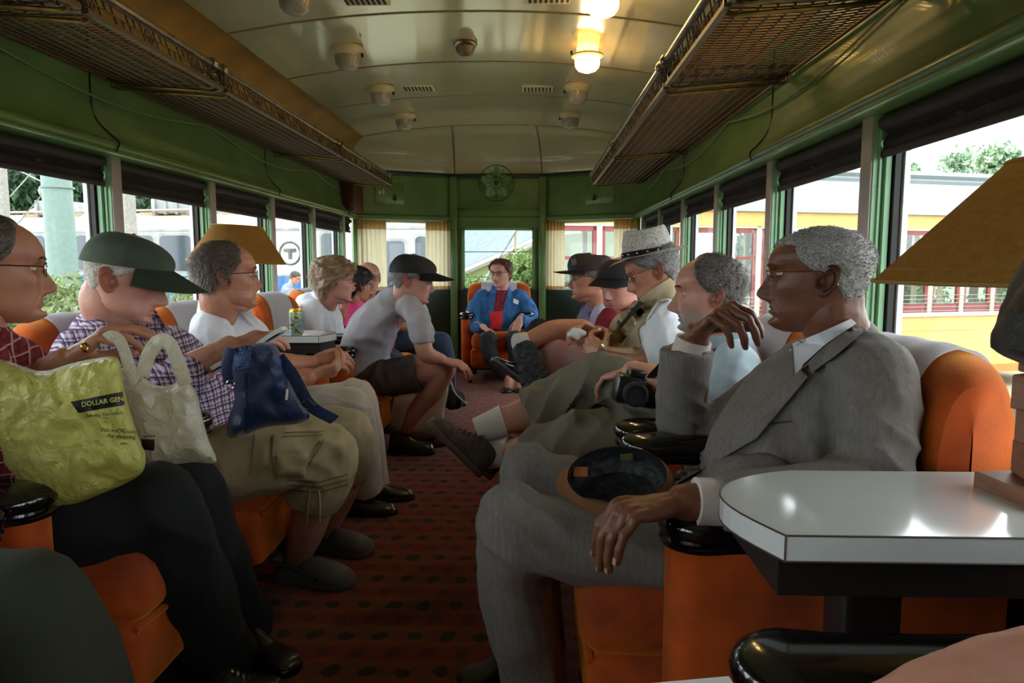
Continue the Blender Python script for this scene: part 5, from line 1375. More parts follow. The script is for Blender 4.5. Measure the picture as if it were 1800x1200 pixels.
M_sock = fabric('off white sock', (206, 198, 186)); M_metal = mat('polished steel', (190, 190, 190), .2, metal=1); M_lace = mat('lace', (30, 26, 24), .8); M_tread = mat('dark worn tread', (40, 42, 50), .45, noise_amt=.8, nscale=60, bump=1.0, bscale=45, bdist=.02); M_dshoe = mat('dark blue black shoe leather', (26, 28, 38), .25, coat=.4)
D = Vector
def mid(a, b_, t_=.5): return D(a) * (1 - t_) + D(b_) * t_
def collar(root, H, neck, m, r=.066, h=.03, fw=None, name='collar', lean=(0, 0, 0)):
    """turned collar band around the neck base with two points at the front"""
    b = BM(); f = D(fw or H.R @ Vector((1, 0, 0))); f.z = 0; f.normalize(); y = D((0, 0, 1)).cross(f); n_ = D(neck)
    def fn(u, v):
        a = (u * 2 - 1) * (PI - .25); c_, s_ = -math.cos(a), math.sin(a)   # opens at the front
        fr = math.exp(-((abs(a) - PI + .25) / .7) ** 2)
        rr_ = r + .012 * v + .02 * fr * v; z_ = h * (1 - v * 1.15) + .012 * (1 - fr) - .035 * fr * v - .018 * fr
        return n_ + f * (rr_ * 1.08 * c_ + .01) + y * rr_ * s_ + D((0, 0, z_)) 
    grid(b, fn, 44, 6); bmesh.ops.solidify(b, geom=b.faces[:], thickness=.003)
    return obj(name, b, m, root)
def watch(root, c, axis, r, m=M_metal, name='wristwatch', wd=.009):
    b = BM(); ax = D(axis).normalized(); a, bb_ = frame_of(ax)
    tube(b, [D(c) + (a * math.cos(q) + bb_ * math.sin(q)) * r for q in np.linspace(0, 2 * PI, 25)[:-1]], [(.002, wd)] * 24, seg=6, closed=True, up=ax)
    return obj(name, b, m, root)

# ---------- man in the grey suit ----------
P = Person('suit', (.55, 1.455, 0), 'seated elderly man in a grey suit and gold glasses, chin on hand')
H = Head(W(1437, 478, 1.45), (-.93, .36, 0), pitch=.02, sc=1.02, nose=1.15, lips=1.45, jowl=0, brow=1.1, chin=.9, crown=.72)
nk = W(1490, 640, 1.47)
P.head(H, nk, nr=(.062, .072), upper=2, lower=-16)
P.torso([W(1330, 850, 1.46), W(1400, 750, 1.46), W(1470, 660, 1.46)], [(.15, .11), (.16, .12), (.13, .09)], up=(-1, 0, 0))
wr = W(1203, 882, 1.15)
P.arm([W(1540, 850, 1.2), W(1400, 880, 1.17), wr], [.05, .042, .031])
tN = hand(P.fine, wr, W(1135, 893, 1.135) - wr, (-.25, 0, -1), right=False, curls=[(.75, .5, .15), (.9, .45, .15), (.85, .5, .2), (.7, .45, .2)], spread=.09, thumb=(.9, .25, .35), sc=1.1)
wf = W(1226, 586, 1.70)
P.arm([W(1200, 750, 1.76), W(1214, 680, 1.74), wf], [.05, .044, .030])
kf = W(1294, 526, 1.58)
tF = hand(P.fine, wf, kf - wf, (.35, .1, -1), right=True, curls=[(1.0, .7, .3), (1.05, .75, .3), (1.1, .8, .3), (1.1, .8, .3)], spread=.05, thumb=(.7, .3, .6), sc=1.15)
bd = P.finish(SKD, vf=.0026)
H.eyes(P.root, (.0, .05)); H.brows(P.root, H_grey, 1.0); H.glasses(P.root, M_gold, M_lens, w_=.021, h_=.014)
H.hair(P.root, m_recede(front=.066, corner=.02), H_white, off=lambda th, x, y, z: .005, n=6000, L=.005, wd=.0008, curl=1.2, rough=.0015, lift=.5, seed=5, fine=140)
b = BM()
for (p_, d_, up_) in tN[:4]:
    pass
M_nail = mat('finger nail', (190, 140, 124), .3)
for k, (p_, d_, up_) in enumerate(tN[:4]):
    a_ = d_.cross(up_).normalized(); b2 = BM(); 
    R_ = Matrix((d_, a_, up_)).transposed(); box(b2, p_ - up_ * .0055 - d_ * .001, (.012, .0105, .002), rot=R_.to_4x4(), bev=.0009); obj('fingernail', b2, M_nail, bd)
J = BM()
limb(J, [W(1345, 878, 1.46), W(1375, 800, 1.46), W(1425, 720, 1.465), W(1468, 650, 1.47), W(1492, 606, 1.47)], [(.165, .145), (.175, .145), (.185, .135), (.165, .10), (.08, .066)], seg=28, up=(-1, 0, .4))
limb(J, [W(1515, 640, 1.33), W(1540, 668, 1.28), W(1545, 740, 1.24), W(1522, 840, 1.21), W(1430, 872, 1.175), W(1330, 880, 1.16)], [.064, .070, .068, .066, .058, .053], n=6)
flimb(J, [W(1400, 874, 1.17), W(1330, 880, 1.16), W(1262, 884, 1.152)], [.057, .053, .048])
limb(J, [W(1440, 640, 1.62), W(1400, 660, 1.68), W(1300, 735, 1.74), W(1215, 770, 1.77)], [.07, .075, .07, .066])
flimb(J, [W(1240, 790, 1.77), W(1205, 762, 1.77), W(1200, 700, 1.75), W(1207, 612, 1.725)], [.05, .066, .064, .066])
limb(J, [W(1225, 868, 1.50), W(1310, 872, 1.46), W(1400, 885, 1.45)], [(.11, .05), (.15, .08), (.17, .11)], up=(0, 0, 1))
jk = cloth('suit_jacket', J, M_suit, P.root, voxel=.006, amp=.005, f=(9, 9, 3), seed=2, crease=[(W(1540, 800, 1.2), .12, (.5, 0, 1), 75, .010), (W(1555, 700, 1.25), .12, (1, 0, .3), 60, .006), (W(1210, 740, 1.7), .1, (.7, 0, 1), 80, .008), (W(1380, 850, 1.3), .12, (1, 0, .4), 60, .006)])
tR = BM()
limb(tR, [W(1370, 930, 1.34), W(1200, 968, 1.335), W(1040, 955, 1.33), W(908, 926, 1.33)], [.09, .088, .086, .076]); limb(tR, [W(903, 915, 1.33), W(900, 1010, 1.36), W(925, 1130, 1.4), W(950, 1262, 1.45)], [.077, .076, .072, .072])
limb(tR, [W(1330, 890, 1.58), W(1180, 895, 1.6), W(1050, 870, 1.61), W(930, 837, 1.62)], [.09, .08, .076, .07]); limb(tR, [W(927, 828, 1.62), W(925, 950, 1.62), W(950, 1165, 1.62)], [.07, .068, .066])
limb(tR, [W(1330, 890, 1.35), W(1330, 880, 1.58)], [.12, .12])
cloth('trousers', tR, M_suit, P.root, voxel=.0065, amp=.005, f=(4, 14, 6), seed=4, crease=[(W(960, 960, 1.28), .13, (.6, 0, 1), 70, .011), (W(880, 900, 1.3), .08, (1, 0, .5), 70, .005), (W(1100, 900, 1.28), .16, (.35, 0, 1), 75, .008), (W(960, 820, 1.58), .12, (1, 0, .55), 75, .008)])
b = BM(); flimb(b, [W(1290, 884, 1.155), W(1222, 881, 1.15)], [.040, .040]); obj('shirt_cuff', b, M_cream, P.root); b = BM(); flimb(b, [W(1206, 640, 1.73), W(1220, 596, 1.715)], [.046, .043]); obj('shirt_cuff', b, M_cream, P.root)
sk = [jk]
patch('shirt_front', sk + [bd], [(1388, 606), (1440, 585), (1496, 560), (1506, 568), (1452, 604), (1412, 640), (1396, 672), (1386, 650)], M_shirtw, P.root, off=.010, thick=.006, step=5)
patch('tie', sk + [bd], [(1362, 690), (1385, 650), (1392, 668), (1330, 760), (1240, 830), (1215, 850), (1222, 828), (1300, 755)], mat('charcoal tie silk', (40, 38, 42), .5), P.root, off=.010, step=7)
patch('shirt_collar', sk + [bd], [(1378, 606), (1392, 604), (1396, 690), (1372, 690), (1355, 672), (1366, 628)], pinstripe('grey striped collar', (128, 120, 112), (100, 94, 90), 300), P.root, off=.016, step=7)
b = BM(); q = W(1371, 660, 1.34); 
patch('lapel', sk, [(1508, 566), (1522, 580), (1470, 624), (1427, 655), (1420, 640), (1408, 650), (1420, 662), (1330, 770), (1175, 858), (1150, 862), (1290, 745), (1395, 660), (1452, 606)], M_suit, P.root, off=.020, thick=.012, step=6, puff=.003)
patch('pocket', sk, [(1338, 744), (1392, 738), (1393, 742), (1338, 749)], mat('dark grey edge cloth', (70, 66, 66), .9), P.root, off=.003, step=4)  # thin darker strip along the pocket edge
for (x_, y_) in ((1238, 822), (1262, 824)): 
    pass
patch('buttonhole', sk, [(1242, 820), (1272, 822), (1272, 826), (1242, 825)], bpy.data.materials['dark grey edge cloth'], P.root, off=.003, step=4)
shoe(P.root, WZ(935, 1180, 0) , WZ(800, 1215, 0), m=M_bshoe); shoe(P.root, D((-.05, 1.47, 0)), D((-.30, 1.42, 0)), m=M_bshoe)
# flat cap, upside down on his thighs
cc = W(1084, 838, 1.36); root = empty('flat_cap', cc, 'tan flat cap with black lining, upside down on the grey suited lap', 'cap')
Rc = Euler((.50, -.10, -.05)).to_matrix()
def cappt(a, r, z): return cc + Rc @ Vector((r * .100 * math.cos(a), r * .082 * math.sin(a), z))
b = BM(); V = grid(b, lambda u, v: cappt(u * 2 * PI, np.interp(v, [0, .2, .5, .8, 1], [.1, .8, 1.05, 1.08, .96]), np.interp(v, [0, .2, .5, .8, 1], [-.058, -.055, -.035, -.008, .008])), 44, 14, closeu=True); b.faces.new([V[k][0] for k in range(44)])
bmesh.ops.solidify(b, geom=b.faces[:], thickness=.003); obj('cap_shell', b, fabric('tan cap suede', (168, 116, 76), .8), root)
b = BM(); V = grid(b, lambda u, v: cappt(u * 2 * PI, np.interp(v, [0, .2, .5, .8, 1], [.08, .74, .95, .98, .945]) , np.interp(v, [0, .2, .5, .8, 1], [-.046, -.045, -.03, -.006, .007]) + .006 * noise.noise(Vector((math.cos(u * 6.28) * 3 * v, math.sin(u * 6.28) * 3 * v, 2))) * (1 - v) * 2), 44, 20, closeu=True); b.faces.new([V[k][0] for k in range(44)]); lin_ = obj('lining', b, mat('black quilted lining', (30, 31, 36), .55, bump=.8, bscale=30, bdist=.02), root)
b = BM(); prism(b, [(-.014, -.011), (.014, -.013), (.016, .013), (-.012, .015)], 0, .002, fn=lambda u, v, h: cappt(2.65, .80, -.012) + Rc @ Vector((u, v, h))); obj('label', b, mat('orange brown leather tag', (176, 100, 62), .6), root)
b = BM(); prism(b, [(-.013, -.006), (.013, -.006), (.013, .006), (-.013, .006)], 0, .002, fn=lambda u, v, h: cappt(1.25, .82, -.012) + Rc @ Vector((u, v * .5, h + v))); obj('label', b, mat('olive woven tag', (74, 80, 40), .7), root)
b = BM(); grid(b, lambda u, v: cappt((u - .5) * 1.5 + PI, .95 + .26 * v * math.cos((u - .5) * 2.6), .004 - .012 * v), 20, 6); bmesh.ops.solidify(b, geom=b.faces[:], thickness=.004); obj('brim', b, bpy.data.materials['tan cap suede'], root)

# ---------- bearded man in pale blue ----------
P = Person('beard', (.6, 2.13, 0), 'seated balding man with grey stubble beard and pale blue shirt beside the suited man')
H = Head(W(1245, 512, 2.12), (-.985, .17, 0), pitch=.06, sc=1.03, nose=1.3, stubble=1.5, brow=1.2, chin=.9)
P.head(H, W(1290, 635, 2.13)); P.torso([W(1265, 760, 2.13), W(1290, 650, 2.13)], [(.14, .1), (.14, .09)], up=(-1, 0, 0))
w2 = W(1112, 652, 2.12); P.arm([W(1205, 690, 1.98), W(1160, 668, 2.03), w2], [.045, .043, .032]); hand(P.fine, w2, W(1062, 664, 2.2) - w2, (-.1, .2, -1), right=False, curl=(.5, .5, .3), sc=1.05)
P.leg([W(990, 715, 2.32), W(930, 727, 2.32), W(893, 737, 2.31), W(850, 752, 2.3)], [.058, .056, .047, .034]); P.leg([W(1010, 785, 2.12), W(940, 790, 2.2), W(858, 800, 2.3)], [.055, .052, .034])
bd = P.finish(SK, vf=.0035)
H.eyes(P.root); H.brows(P.root, H_dark, 1.2); H.hair(P.root, m_recede(front=.108, corner=.0), hairmat('grey black hair', (132, 122, 116), (50, 44, 42)), off=.008, n=3500, L=.022, wd=.0011, seed=8)
b = BM(); limb(b, [W(1262, 775, 2.13), W(1270, 720, 2.13), W(1282, 660, 2.13), W(1290, 612, 2.13)], [(.17, .14), (.18, .14), (.19, .12), (.08, .07)], up=(-1, 0, .3), seg=24); limb(b, [W(1295, 640, 1.98), W(1290, 680, 1.93), W(1225, 705, 1.95)], [.07, .066, .058]); limb(b, [W(1260, 640, 2.3), W(1230, 690, 2.34), W(1160, 700, 2.3)], [.07, .062, .055])
cloth('shirt', b, M_blue, P.root, voxel=.008, amp=.005, seed=8, crease=[(W(1250, 690, 1.95), .1, (.5, 0, 1), 60, .008)]); collar(P.root, H, W(1277, 606, 2.13), M_blue)
b = BM(); limb(b, [W(1240, 770, 2.05), W(1150, 705, 2.15), W(1050, 660, 2.28)], [.115, .10, .082]); flimb(b, [W(1062, 655, 2.28), W(1040, 672, 2.29), W(985, 705, 2.31), W(928, 728, 2.315)], [.07, .088, .092, .095]); limb(b, [W(1240, 780, 2.1), W(1100, 775, 2.08), W(1010, 770, 2.1)], [.115, .105, .09]); flimb(b, [W(1030, 770, 2.1), W(1000, 778, 2.12), W(935, 785, 2.2)], [.08, .085, .07])
cloth('shorts', b, M_olive, P.root, voxel=.0075, amp=.008, f=(6, 12, 6), seed=11, crease=[(W(1000, 720, 2.2), .18, (.85, 0, -.5), 60, .016), (W(1090, 720, 2.1), .15, (.9, 0, .6), 50, .012)])
b = BM(); flimb(b, [W(886, 740, 2.31), W(862, 748, 2.305), W(838, 757, 2.3)], [.055, .047, .043]); obj('sock', b, M_sock, P.root); b = BM(); flimb(b, [W(900, 794, 2.26), W(876, 797, 2.28), W(855, 801, 2.3)], [.052, .046, .043]); obj('sock', b, M_sock, P.root)
shoe(P.root, W(842, 836, 2.24), W(752, 742, 2.24), up=W(840, 755, 2.24) - W(800, 790, 2.24), m=M_brown, ms=M_brsole, h=.10, wd=.050, sole=.024, laces=M_lace); shoe(P.root, W(862, 842, 2.40), W(785, 768, 2.42), up=W(840, 755, 2.24) - W(800, 790, 2.24), m=M_brown, ms=M_brsole, h=.10, wd=.050, sole=.024)
# camera on his lap
cp = W(1118, 686, 2.04); root = empty('camera', cp, 'black camera with strap on the lap behind the grey suit sleeve', 'camera')
b = BM(); box(b, cp, (.13, .07, .085), rot=(0, .2, .1), bev=.015); box(b, cp + D((0, 0, .05)), (.05, .05, .025), rot=(0, .2, .1), bev=.008); obj('camera_body', b, M_bshoe, root); b = BM(); lathe(b, [(.034, 0), (.036, .02), (.034, .05), (.028, .052), (.026, .045)], (0, 0, 0), 24, axis='Y'); 
for v in b.verts: v.co = Matrix.Rotation(PI, 3, 'Z') @ v.co + cp + D((-.01, -.03, 0))
obj('camera_lens', b, M_bsole, root); b = BM(); tube(b, catmull([cp + D((.05, 0, .04)), W(1145, 662, 1.98), W(1165, 640, 1.92), W(1200, 600, 1.95)], 6), [(.012, .002)] * 19, seg=6); obj('strap', b, M_bsole, root)

# ---------- man in straw hat ----------
P = Person('hat', (.55, 2.8, 0), 'seated man in white straw hat and khaki vest looking at his hands')
H = Head(W(1146, 472, 2.78), (-.985, .15, 0), pitch=.38, sc=1.06, nose=1.1, jowl=.6)
P.head(H, W(1182, 575, 2.8)); P.torso([W(1160, 690, 2.8), W(1180, 580, 2.8)], [(.15, .11), (.14, .09)], up=(-1, 0, 0))
w3 = W(1062, 622, 2.66); P.arm([W(1165, 640, 2.56), W(1110, 634, 2.6), w3], [.05, .045, .032]); hand(P.fine, w3, W(1020, 596, 2.78) - w3, (-.2, 1, .1), right=False, curl=(.6, .6, .4), thumb=(.6, .6, .4), sc=1.1)
w4 = W(1050, 585, 2.92); P.arm([W(1130, 620, 3.0), w4], [.048, .032]); hand(P.fine, w4, W(1012, 572, 2.86) - w4, (0, -.5, -1), right=True, curl=(.7, .6, .5), thumb=(.6, .6, .4), sc=1.1)
P.leg([W(1100, 660, 2.9), W(1020, 585, 3.0)], [.08, .062]); P.leg([W(1022, 585, 3.0), W(975, 585, 2.98), W(920, 602, 2.93)], [.06, .056, .036])
bd = P.finish(SK2, vf=.0035); H.eyes(P.root); H.hair(P.root, m_short(front=.07), H_grey, off=.008, n=2500, L=.018, seed=3); H.glasses(P.root, M_gold, M_sunl)
b = BM(); limb(b, [W(1150, 690, 2.8), W(1155, 640, 2.8), W(1170, 585, 2.8), W(1180, 545, 2.8)], [(.18, .16), (.19, .16), (.20, .13), (.09, .08)], up=(-1, 0, .3), seg=24); limb(b, [W(1172, 560, 2.66), W(1172, 590, 2.58), W(1165, 632, 2.56)], [.075, .08, .072]); limb(b, [W(1150, 570, 2.95), W(1130, 620, 3.02)], [.07, .066])
sh_ = cloth('t_shirt', b, M_shirtw, P.root, voxel=.008, amp=.005, seed=15, crease=[(W(1170, 600, 2.56), .1, (1, 0, .3), 60, .006)])
patch('vest', [sh_, bd], [(1178, 488), (1200, 510), (1196, 528), (1165, 530), (1140, 560), (1122, 580), (1126, 610), (1118, 622), (1060, 612), (1066, 590), (1078, 560), (1110, 535), (1150, 505)], M_vest, P.root, off=.012, thick=.006, step=6, puff=.006, smooth=True)
patch('vest_placket', [sh_, bd], [(1124, 528), (1132, 532), (1098, 570), (1090, 580), (1086, 574)], mat('dark vest lining', (50, 44, 40), .8), P.root, off=.022, step=5)
patch('vest_tag', [sh_, bd], [(1103, 549), (1116, 552), (1118, 557), (1104, 553)], bpy.data.materials['dark vest lining'], P.root, off=.026, step=4)
b = BM(); flimb(b, [W(1110, 655, 2.85), W(1050, 632, 2.9), W(990, 626, 2.95)], [.09, .075, .062]); limb(b, [W(1000, 626, 2.94), W(972, 620, 2.95), W(960, 665, 2.93)], [.06, .058, .05]); cloth('shorts', b, M_palepink, P.root, voxel=.009, amp=.004, seed=16)
shoe(P.root, W(916, 602, 2.86), W(950, 694, 2.80), up=(0.05, 1, .25), m=M_dshoe, ms=M_tread, h=.09, wd=.062, sole=.024); b = BM(); flimb(b, [W(925, 600, 2.94), W(908, 603, 2.91)], [.04, .04]); obj('sock', b, M_sock, P.root)
watch(P.root, W(1060, 621, 2.665), W(1110, 634, 2.6) - w3, .036)
# straw hat
hc = H.w((-.004, 0, .060)); Rh = H.R @ Matrix.Rotation(-.22, 3, 'Y')
M_straw = mat('white woven straw', (206, 200, 194), .8, bump=.6, bscale=60); t = M_straw.node_tree; g = nd(t, 'ShaderNodeTexCoord'); vr = nd(t, 'ShaderNodeTexVoronoi'); vr.inputs['Scale'].default_value = 190; vr.inputs['Randomness'].default_value = .5; t.links.new(g.outputs['Object'], vr.inputs['Vector']); t.links.new(mixc(t, mth(t, 'GREATER_THAN', vr.outputs['Distance'], .58), lin((214, 208, 202)), lin((150, 140, 132))), t.nodes['Principled BSDF'].inputs['Base Color'])
hp = lambda a, r, z: hc + Rh @ Vector((r * 1.12 * math.cos(a), r * math.sin(a), z))
b = BM(); V = grid(b, lambda u, v: hp(u * 2 * PI, np.interp(v, [0, .45, .8, .9, .96, 1], [.088, .083, .073, .066, .045, .02]), np.interp(v, [0, .45, .8, .9, .96, 1], [0, .05, .088, .098, .094, .078]) + .010 * math.cos(u * 2 * PI) ** 2 * v), 48, 18, closeu=True); b.faces.new([V[k][-1] for k in range(48)])
hat = obj('straw_hat', b, M_straw, P.root)
b = BM(); grid(b, lambda u, v: hp(u * 2 * PI, .086 + .052 * v, -.002 + .016 * v * v * (-math.cos(u * 2 * PI)) + .012 * v ** 2 * abs(math.sin(u * 2 * PI)) - .006 * v), 48, 8, closeu=True); bmesh.ops.solidify(b, geom=b.faces[:], thickness=.0025); obj('brim', b, M_straw, hat)
b = BM(); grid(b, lambda u, v: hp(u * 2 * PI, .0905 - .002 * v, .002 + .020 * v), 48, 3, closeu=True); bmesh.ops.solidify(b, geom=b.faces[:], thickness=.0015); bnd = obj('hat_band', b, M_bsole, hat)
b = BM()
for k in range(16): blob(b, hp(k * 2 * PI / 16, .092, .012), (.004, .004, .003), seg=6)
obj('bead', b, M_shirtw, bnd)
# food wrapper in his hands
wp = W(1014, 587, 2.80); b = BM(); blob(b, wp, (.034, .03, .026), seg=24); me = fast_remesh(b, .004, 1); displace(me, lambda co, no: .01 * nz(co, 45)); o = obj('paper_wrapper', me, mat('crumpled white paper', (226, 230, 226), .8)); tag(o, 'crumpled white paper wrapper held by the man in the straw hat', 'wrapper')

# ---------- man in black cap, red shirt ----------
P = Person('red', (.6, 3.47, 0), 'seated old man in black cap and dark red shirt with lowered eyes')
H = Head(W(1090, 497, 3.42), (-.72, -.69, 0), pitch=.2, roll=-.05, sc=1.1, jowl=.8, nose=1.1)
P.head(H, W(1105, 575, 3.45), upper=-16, lower=-18); P.torso([W(1110, 640, 3.45), W(1110, 580, 3.45)], [(.14, .1), (.14, .09)], up=(-1, 0, 0)); P.arm([W(1060, 620, 3.3), W(1000, 600, 3.35)], [.045, .032]); bd = P.finish(SK, vf=.005, vc=.009); H.eyes(P.root)
H.brows(P.root, H_wht2); H.hair(P.root, m_short(front=.06), H_wht2, off=.006, n=900, L=.015); H.cap(P.root, mat('black cap cotton', (22, 22, 26), .8), brim=.075)
b = BM(); limb(b, [W(1105, 640, 3.45), W(1098, 590, 3.45), W(1102, 548, 3.45)], [(.18, .15), (.2, .13), (.09, .08)], up=(-1, -.4, .2), seg=20); limb(b, [W(1075, 565, 3.3), W(1060, 600, 3.27), W(1050, 620, 3.3)], [.07, .065, .055]); limb(b, [W(1085, 560, 3.62), W(1070, 610, 3.65)], [.07, .06]); cloth('shirt', b, M_redsh, P.root, voxel=.01, seed=18)
b = BM(); limb(b, [W(1110, 645, 3.35), W(1000, 640, 3.3), W(975, 700, 3.3)], [.09, .075, .06]); limb(b, [W(1110, 645, 3.55), W(1000, 640, 3.6), W(985, 700, 3.6)], [.09, .075, .06]); cloth('trousers', b, M_navy, P.root, voxel=.011, seed=19)

# ---------- man in brown cap, lavender shirt ----------
P = Person('lav', (.5, 4.14, 0), 'seated man in dark brown cap, glasses and lavender shirt facing left')
H = Head(W(1036, 486, 3.98), (-.99, -.1, 0), pitch=.02, sc=1.13, jowl=.6, nose=.95)
P.head(H, W(1052, 570, 4.05)); P.torso([W(1065, 640, 4.1), W(1055, 570, 4.08)], [(.14, .1), (.14, .09)], up=(-1, 0, 0)); w5 = W(1010, 590, 3.85); P.arm([W(1060, 605, 3.85), w5], [.045, .03]); hand(P.fine, w5, D((-1, .1, .1)), (0, 0, -1), right=False, sc=1.0)
bd = P.finish(SK2, vf=.005, vc=.009); H.eyes(P.root); H.brows(P.root, H_grey); H.glasses(P.root, M_wire, M_lens); H.hair(P.root, m_short(front=.06), H_grey, off=.007, n=1000, L=.016)
cb_ = mat('dark brown cap cotton', (48, 38, 36), .85); cpo = H.cap(P.root, cb_, square=1.6, peak=.012, brim=.08, droop=.006, tiltz=.05)
patch('cap_emblem', [cpo], [(1003, 456), (1012, 454), (1014, 464), (1006, 467)], mat('faded emblem', (92, 92, 100), .8), cpo, off=.003, step=3)
b = BM(); limb(b, [W(1062, 640, 4.1), W(1052, 590, 4.08), W(1052, 545, 4.05)], [(.19, .17), (.2, .15), (.09, .08)], up=(-1, 0, .2), seg=20); limb(b, [W(1060, 558, 3.9), W(1066, 590, 3.84), W(1045, 606, 3.85)], [.075, .07, .06]); limb(b, [W(1040, 560, 4.22), W(1010, 600, 4.25)], [.07, .055]); shl = cloth('shirt', b, M_lav, P.root, voxel=.01, seed=20)
collar(P.root, H, W(1046, 545, 4.03), M_lav)
b = BM(); limb(b, [W(1060, 640, 4.05), W(1000, 598, 4.0), W(948, 580, 3.95)], [.1, .085, .068]); flimb(b, [W(952, 578, 3.95), W(940, 590, 3.94), W(915, 632, 3.9)], [.06, .068, .05]); limb(b, [W(1060, 645, 4.2), W(960, 630, 4.2), W(950, 720, 4.15)], [.1, .08, .06]); cloth('trousers', b, M_navy, P.root, voxel=.01, seed=21)
shoe(P.root, W(913, 672, 3.86), W(862, 634, 3.84), up=W(915, 630, 3.9) - W(895, 660, 3.86), m=M_dshoe, ms=mat('grey outsole', (96, 98, 104), .6), h=.09, wd=.05); shoe(P.root, WZ(935, 760, 0), WZ(880, 750, 0), m=M_bshoe)

# ---------- woman in denim at the end ----------
P = Person('denim', (-.3, 6.4, 0), 'seated woman with short auburn hair, glasses and blue denim shirt at the end wall')
H = Head(W(880, 479, 6.38), (-.42, -.9, 0), pitch=.08, sc=1.1, nose=.95)
P.head(H, W(880, 540, 6.42)); P.torso([W(880, 600, 6.4), W(880, 540, 6.45)], [(.14, .1), (.13, .08)], up=(0, -1, 0))
wl, wr_ = W(850, 575, 6.1), W(915, 560, 6.12); P.arm([W(870, 530, 6.44), W(835, 545, 6.4), W(836, 572, 6.25), wl], [.05, .05, .045, .03]); P.arm([W(890, 530, 6.44), W(926, 545, 6.38), W(925, 564, 6.25), wr_], [.05, .05, .045, .03])
hand(P.fine, wl, D((.5, -.7, -.25)), (0, -.2, -1), right=True, sc=1.05); hand(P.fine, wr_, D((-.3, -.5, -.7)), (0, .5, -.8), right=False, sc=1.05); P.leg([W(872, 600, 6.35), W(860, 598, 6.0), W(870, 630, 5.92), W(893, 665, 5.85), W(893, 690, 5.8)], [.06, .055, .045, .04, .035]); P.leg([W(890, 600, 6.35), W(905, 598, 6.0), W(907, 630, 5.92), W(912, 665, 5.86), W(915, 690, 5.8)], [.06, .055, .045, .04, .035])
bd = P.finish(SK, vf=.005, vc=.01); H.eyes(P.root); H.brows(P.root, H_auburn); H.glasses(P.root, M_wire, M_lens); H.hair(P.root, m_short(front=.082, nape=-.08), H_auburn, off=.015, n=2200, L=.028, wd=.0016, seed=12, rough=.008)
b = BM(); limb(b, [W(880, 600, 6.38), W(880, 570, 6.4), W(880, 530, 6.44), W(880, 508, 6.44)], [(.2, .15), (.22, .15), (.22, .11), (.09, .07)], up=(0, -1, .2), seg=24); limb(b, [W(848, 522, 6.44), W(832, 550, 6.38), W(836, 575, 6.25), W(845, 578, 6.14)], [.075, .075, .065, .05]); limb(b, [W(912, 522, 6.44), W(932, 548, 6.36), W(926, 566, 6.25), W(917, 562, 6.14)], [.075, .075, .065, .05])
shd = cloth('denim_shirt', b, M_denim, P.root, voxel=.009, amp=.006, seed=22); patch('red_top', [shd, bd], [(868, 510), (892, 510), (884, 545), (880, 580), (862, 578), (864, 545)], M_redpr, P.root, off=.008, step=4)
patch('shirt_placket', [shd, bd], [(866, 508), (872, 512), (866, 560), (862, 560), (858, 530)], M_denim, P.root, off=.014, step=4, puff=.004); patch('shirt_placket', [shd, bd], [(894, 506), (900, 512), (890, 545), (884, 580), (880, 580), (884, 545)], M_denim, P.root, off=.014, step=4, puff=.004)
patch('name_tag', [shd], [(903, 524), (912, 528), (911, 535), (902, 532)], M_shirtw, P.root, off=.006, step=4); patch('red_pouch', [shd, bd], [(861, 548), (884, 546), (882, 578), (862, 579)], fabric('red nylon', (200, 32, 40)), P.root, off=.02, thick=.015, step=4, puff=.01)
b = BM(); limb(b, [W(862, 600, 6.35), W(858, 595, 6.0)], [.09, .075]); limb(b, [W(900, 600, 6.35), W(905, 595, 6.0)], [.09, .075]); flimb(b, [W(858, 590, 5.98), W(862, 625, 5.92), W(893, 662, 5.86)], [.074, .07, .055]); flimb(b, [W(905, 590, 5.98), W(907, 625, 5.92), W(911, 662, 5.88)], [.074, .07, .055]); cloth('trousers', b, M_navy, P.root, voxel=.01, seed=23)
shoe(P.root, W(895, 688, 5.9), W(889, 692, 5.7), m=M_bshoe, h=.07, up=(0, 0, 1)); shoe(P.root, W(916, 688, 5.9), W(914, 692, 5.7), m=M_bshoe, h=.07)
# ---------- near left man, red plaid ----------
P = Person('redplaid', (-1.1, 1.54, 0), 'man in wire glasses and red plaid shirt at the left edge with a yellow bag')
H = Head(W(-12, 468, 1.54), (.80, .60, 0), pitch=.04, sc=1.06, nose=1.1, chin=1.2, brow=1.1)
P.head(H, W(-50, 620, 1.52)); P.torso([W(-60, 860, 1.5), W(-60, 640, 1.5)], [(.15, .11), (.15, .1)], up=(1, 0, 0))
w6 = W(112, 636, 1.50); P.arm([W(10, 720, 1.5), W(60, 680, 1.5), w6], [.047, .042, .032]); hand(P.fine, w6, W(168, 596, 1.52) - w6, (.35, .25, -1), right=True, curls=[(.5, .4, .2), (.6, .5, .3), (.8, .6, .3), (.9, .6, .3)], thumb=(.7, .3, .7), sc=1.08)
bd = P.finish(SK2, vf=.0028); H.eyes(P.root); H.brows(P.root, H_brgrey); H.glasses(P.root, M_wire, M_lens); H.hair(P.root, m_recede(front=.10, corner=-.01), H_brgrey, off=.006, n=2500, L=.018, seed=31)
watch(P.root, W(150, 610, 1.46), (1, 0, .3), .0095, M_gold, 'finger_ring', .0035)
b = BM(); limb(b, [W(-70, 860, 1.5), W(-50, 760, 1.5), W(-40, 660, 1.5), W(-58, 590, 1.52)], [(.18, .15), (.19, .16), (.2, .13), (.085, .075)], up=(1, 0, .2), seg=24); limb(b, [W(-60, 640, 1.34), W(-50, 730, 1.3), W(30, 790, 1.34)], [.075, .07, .06]); limb(b, [W(0, 640, 1.66), W(20, 720, 1.6), W(40, 690, 1.52)], [.07, .062, .055])
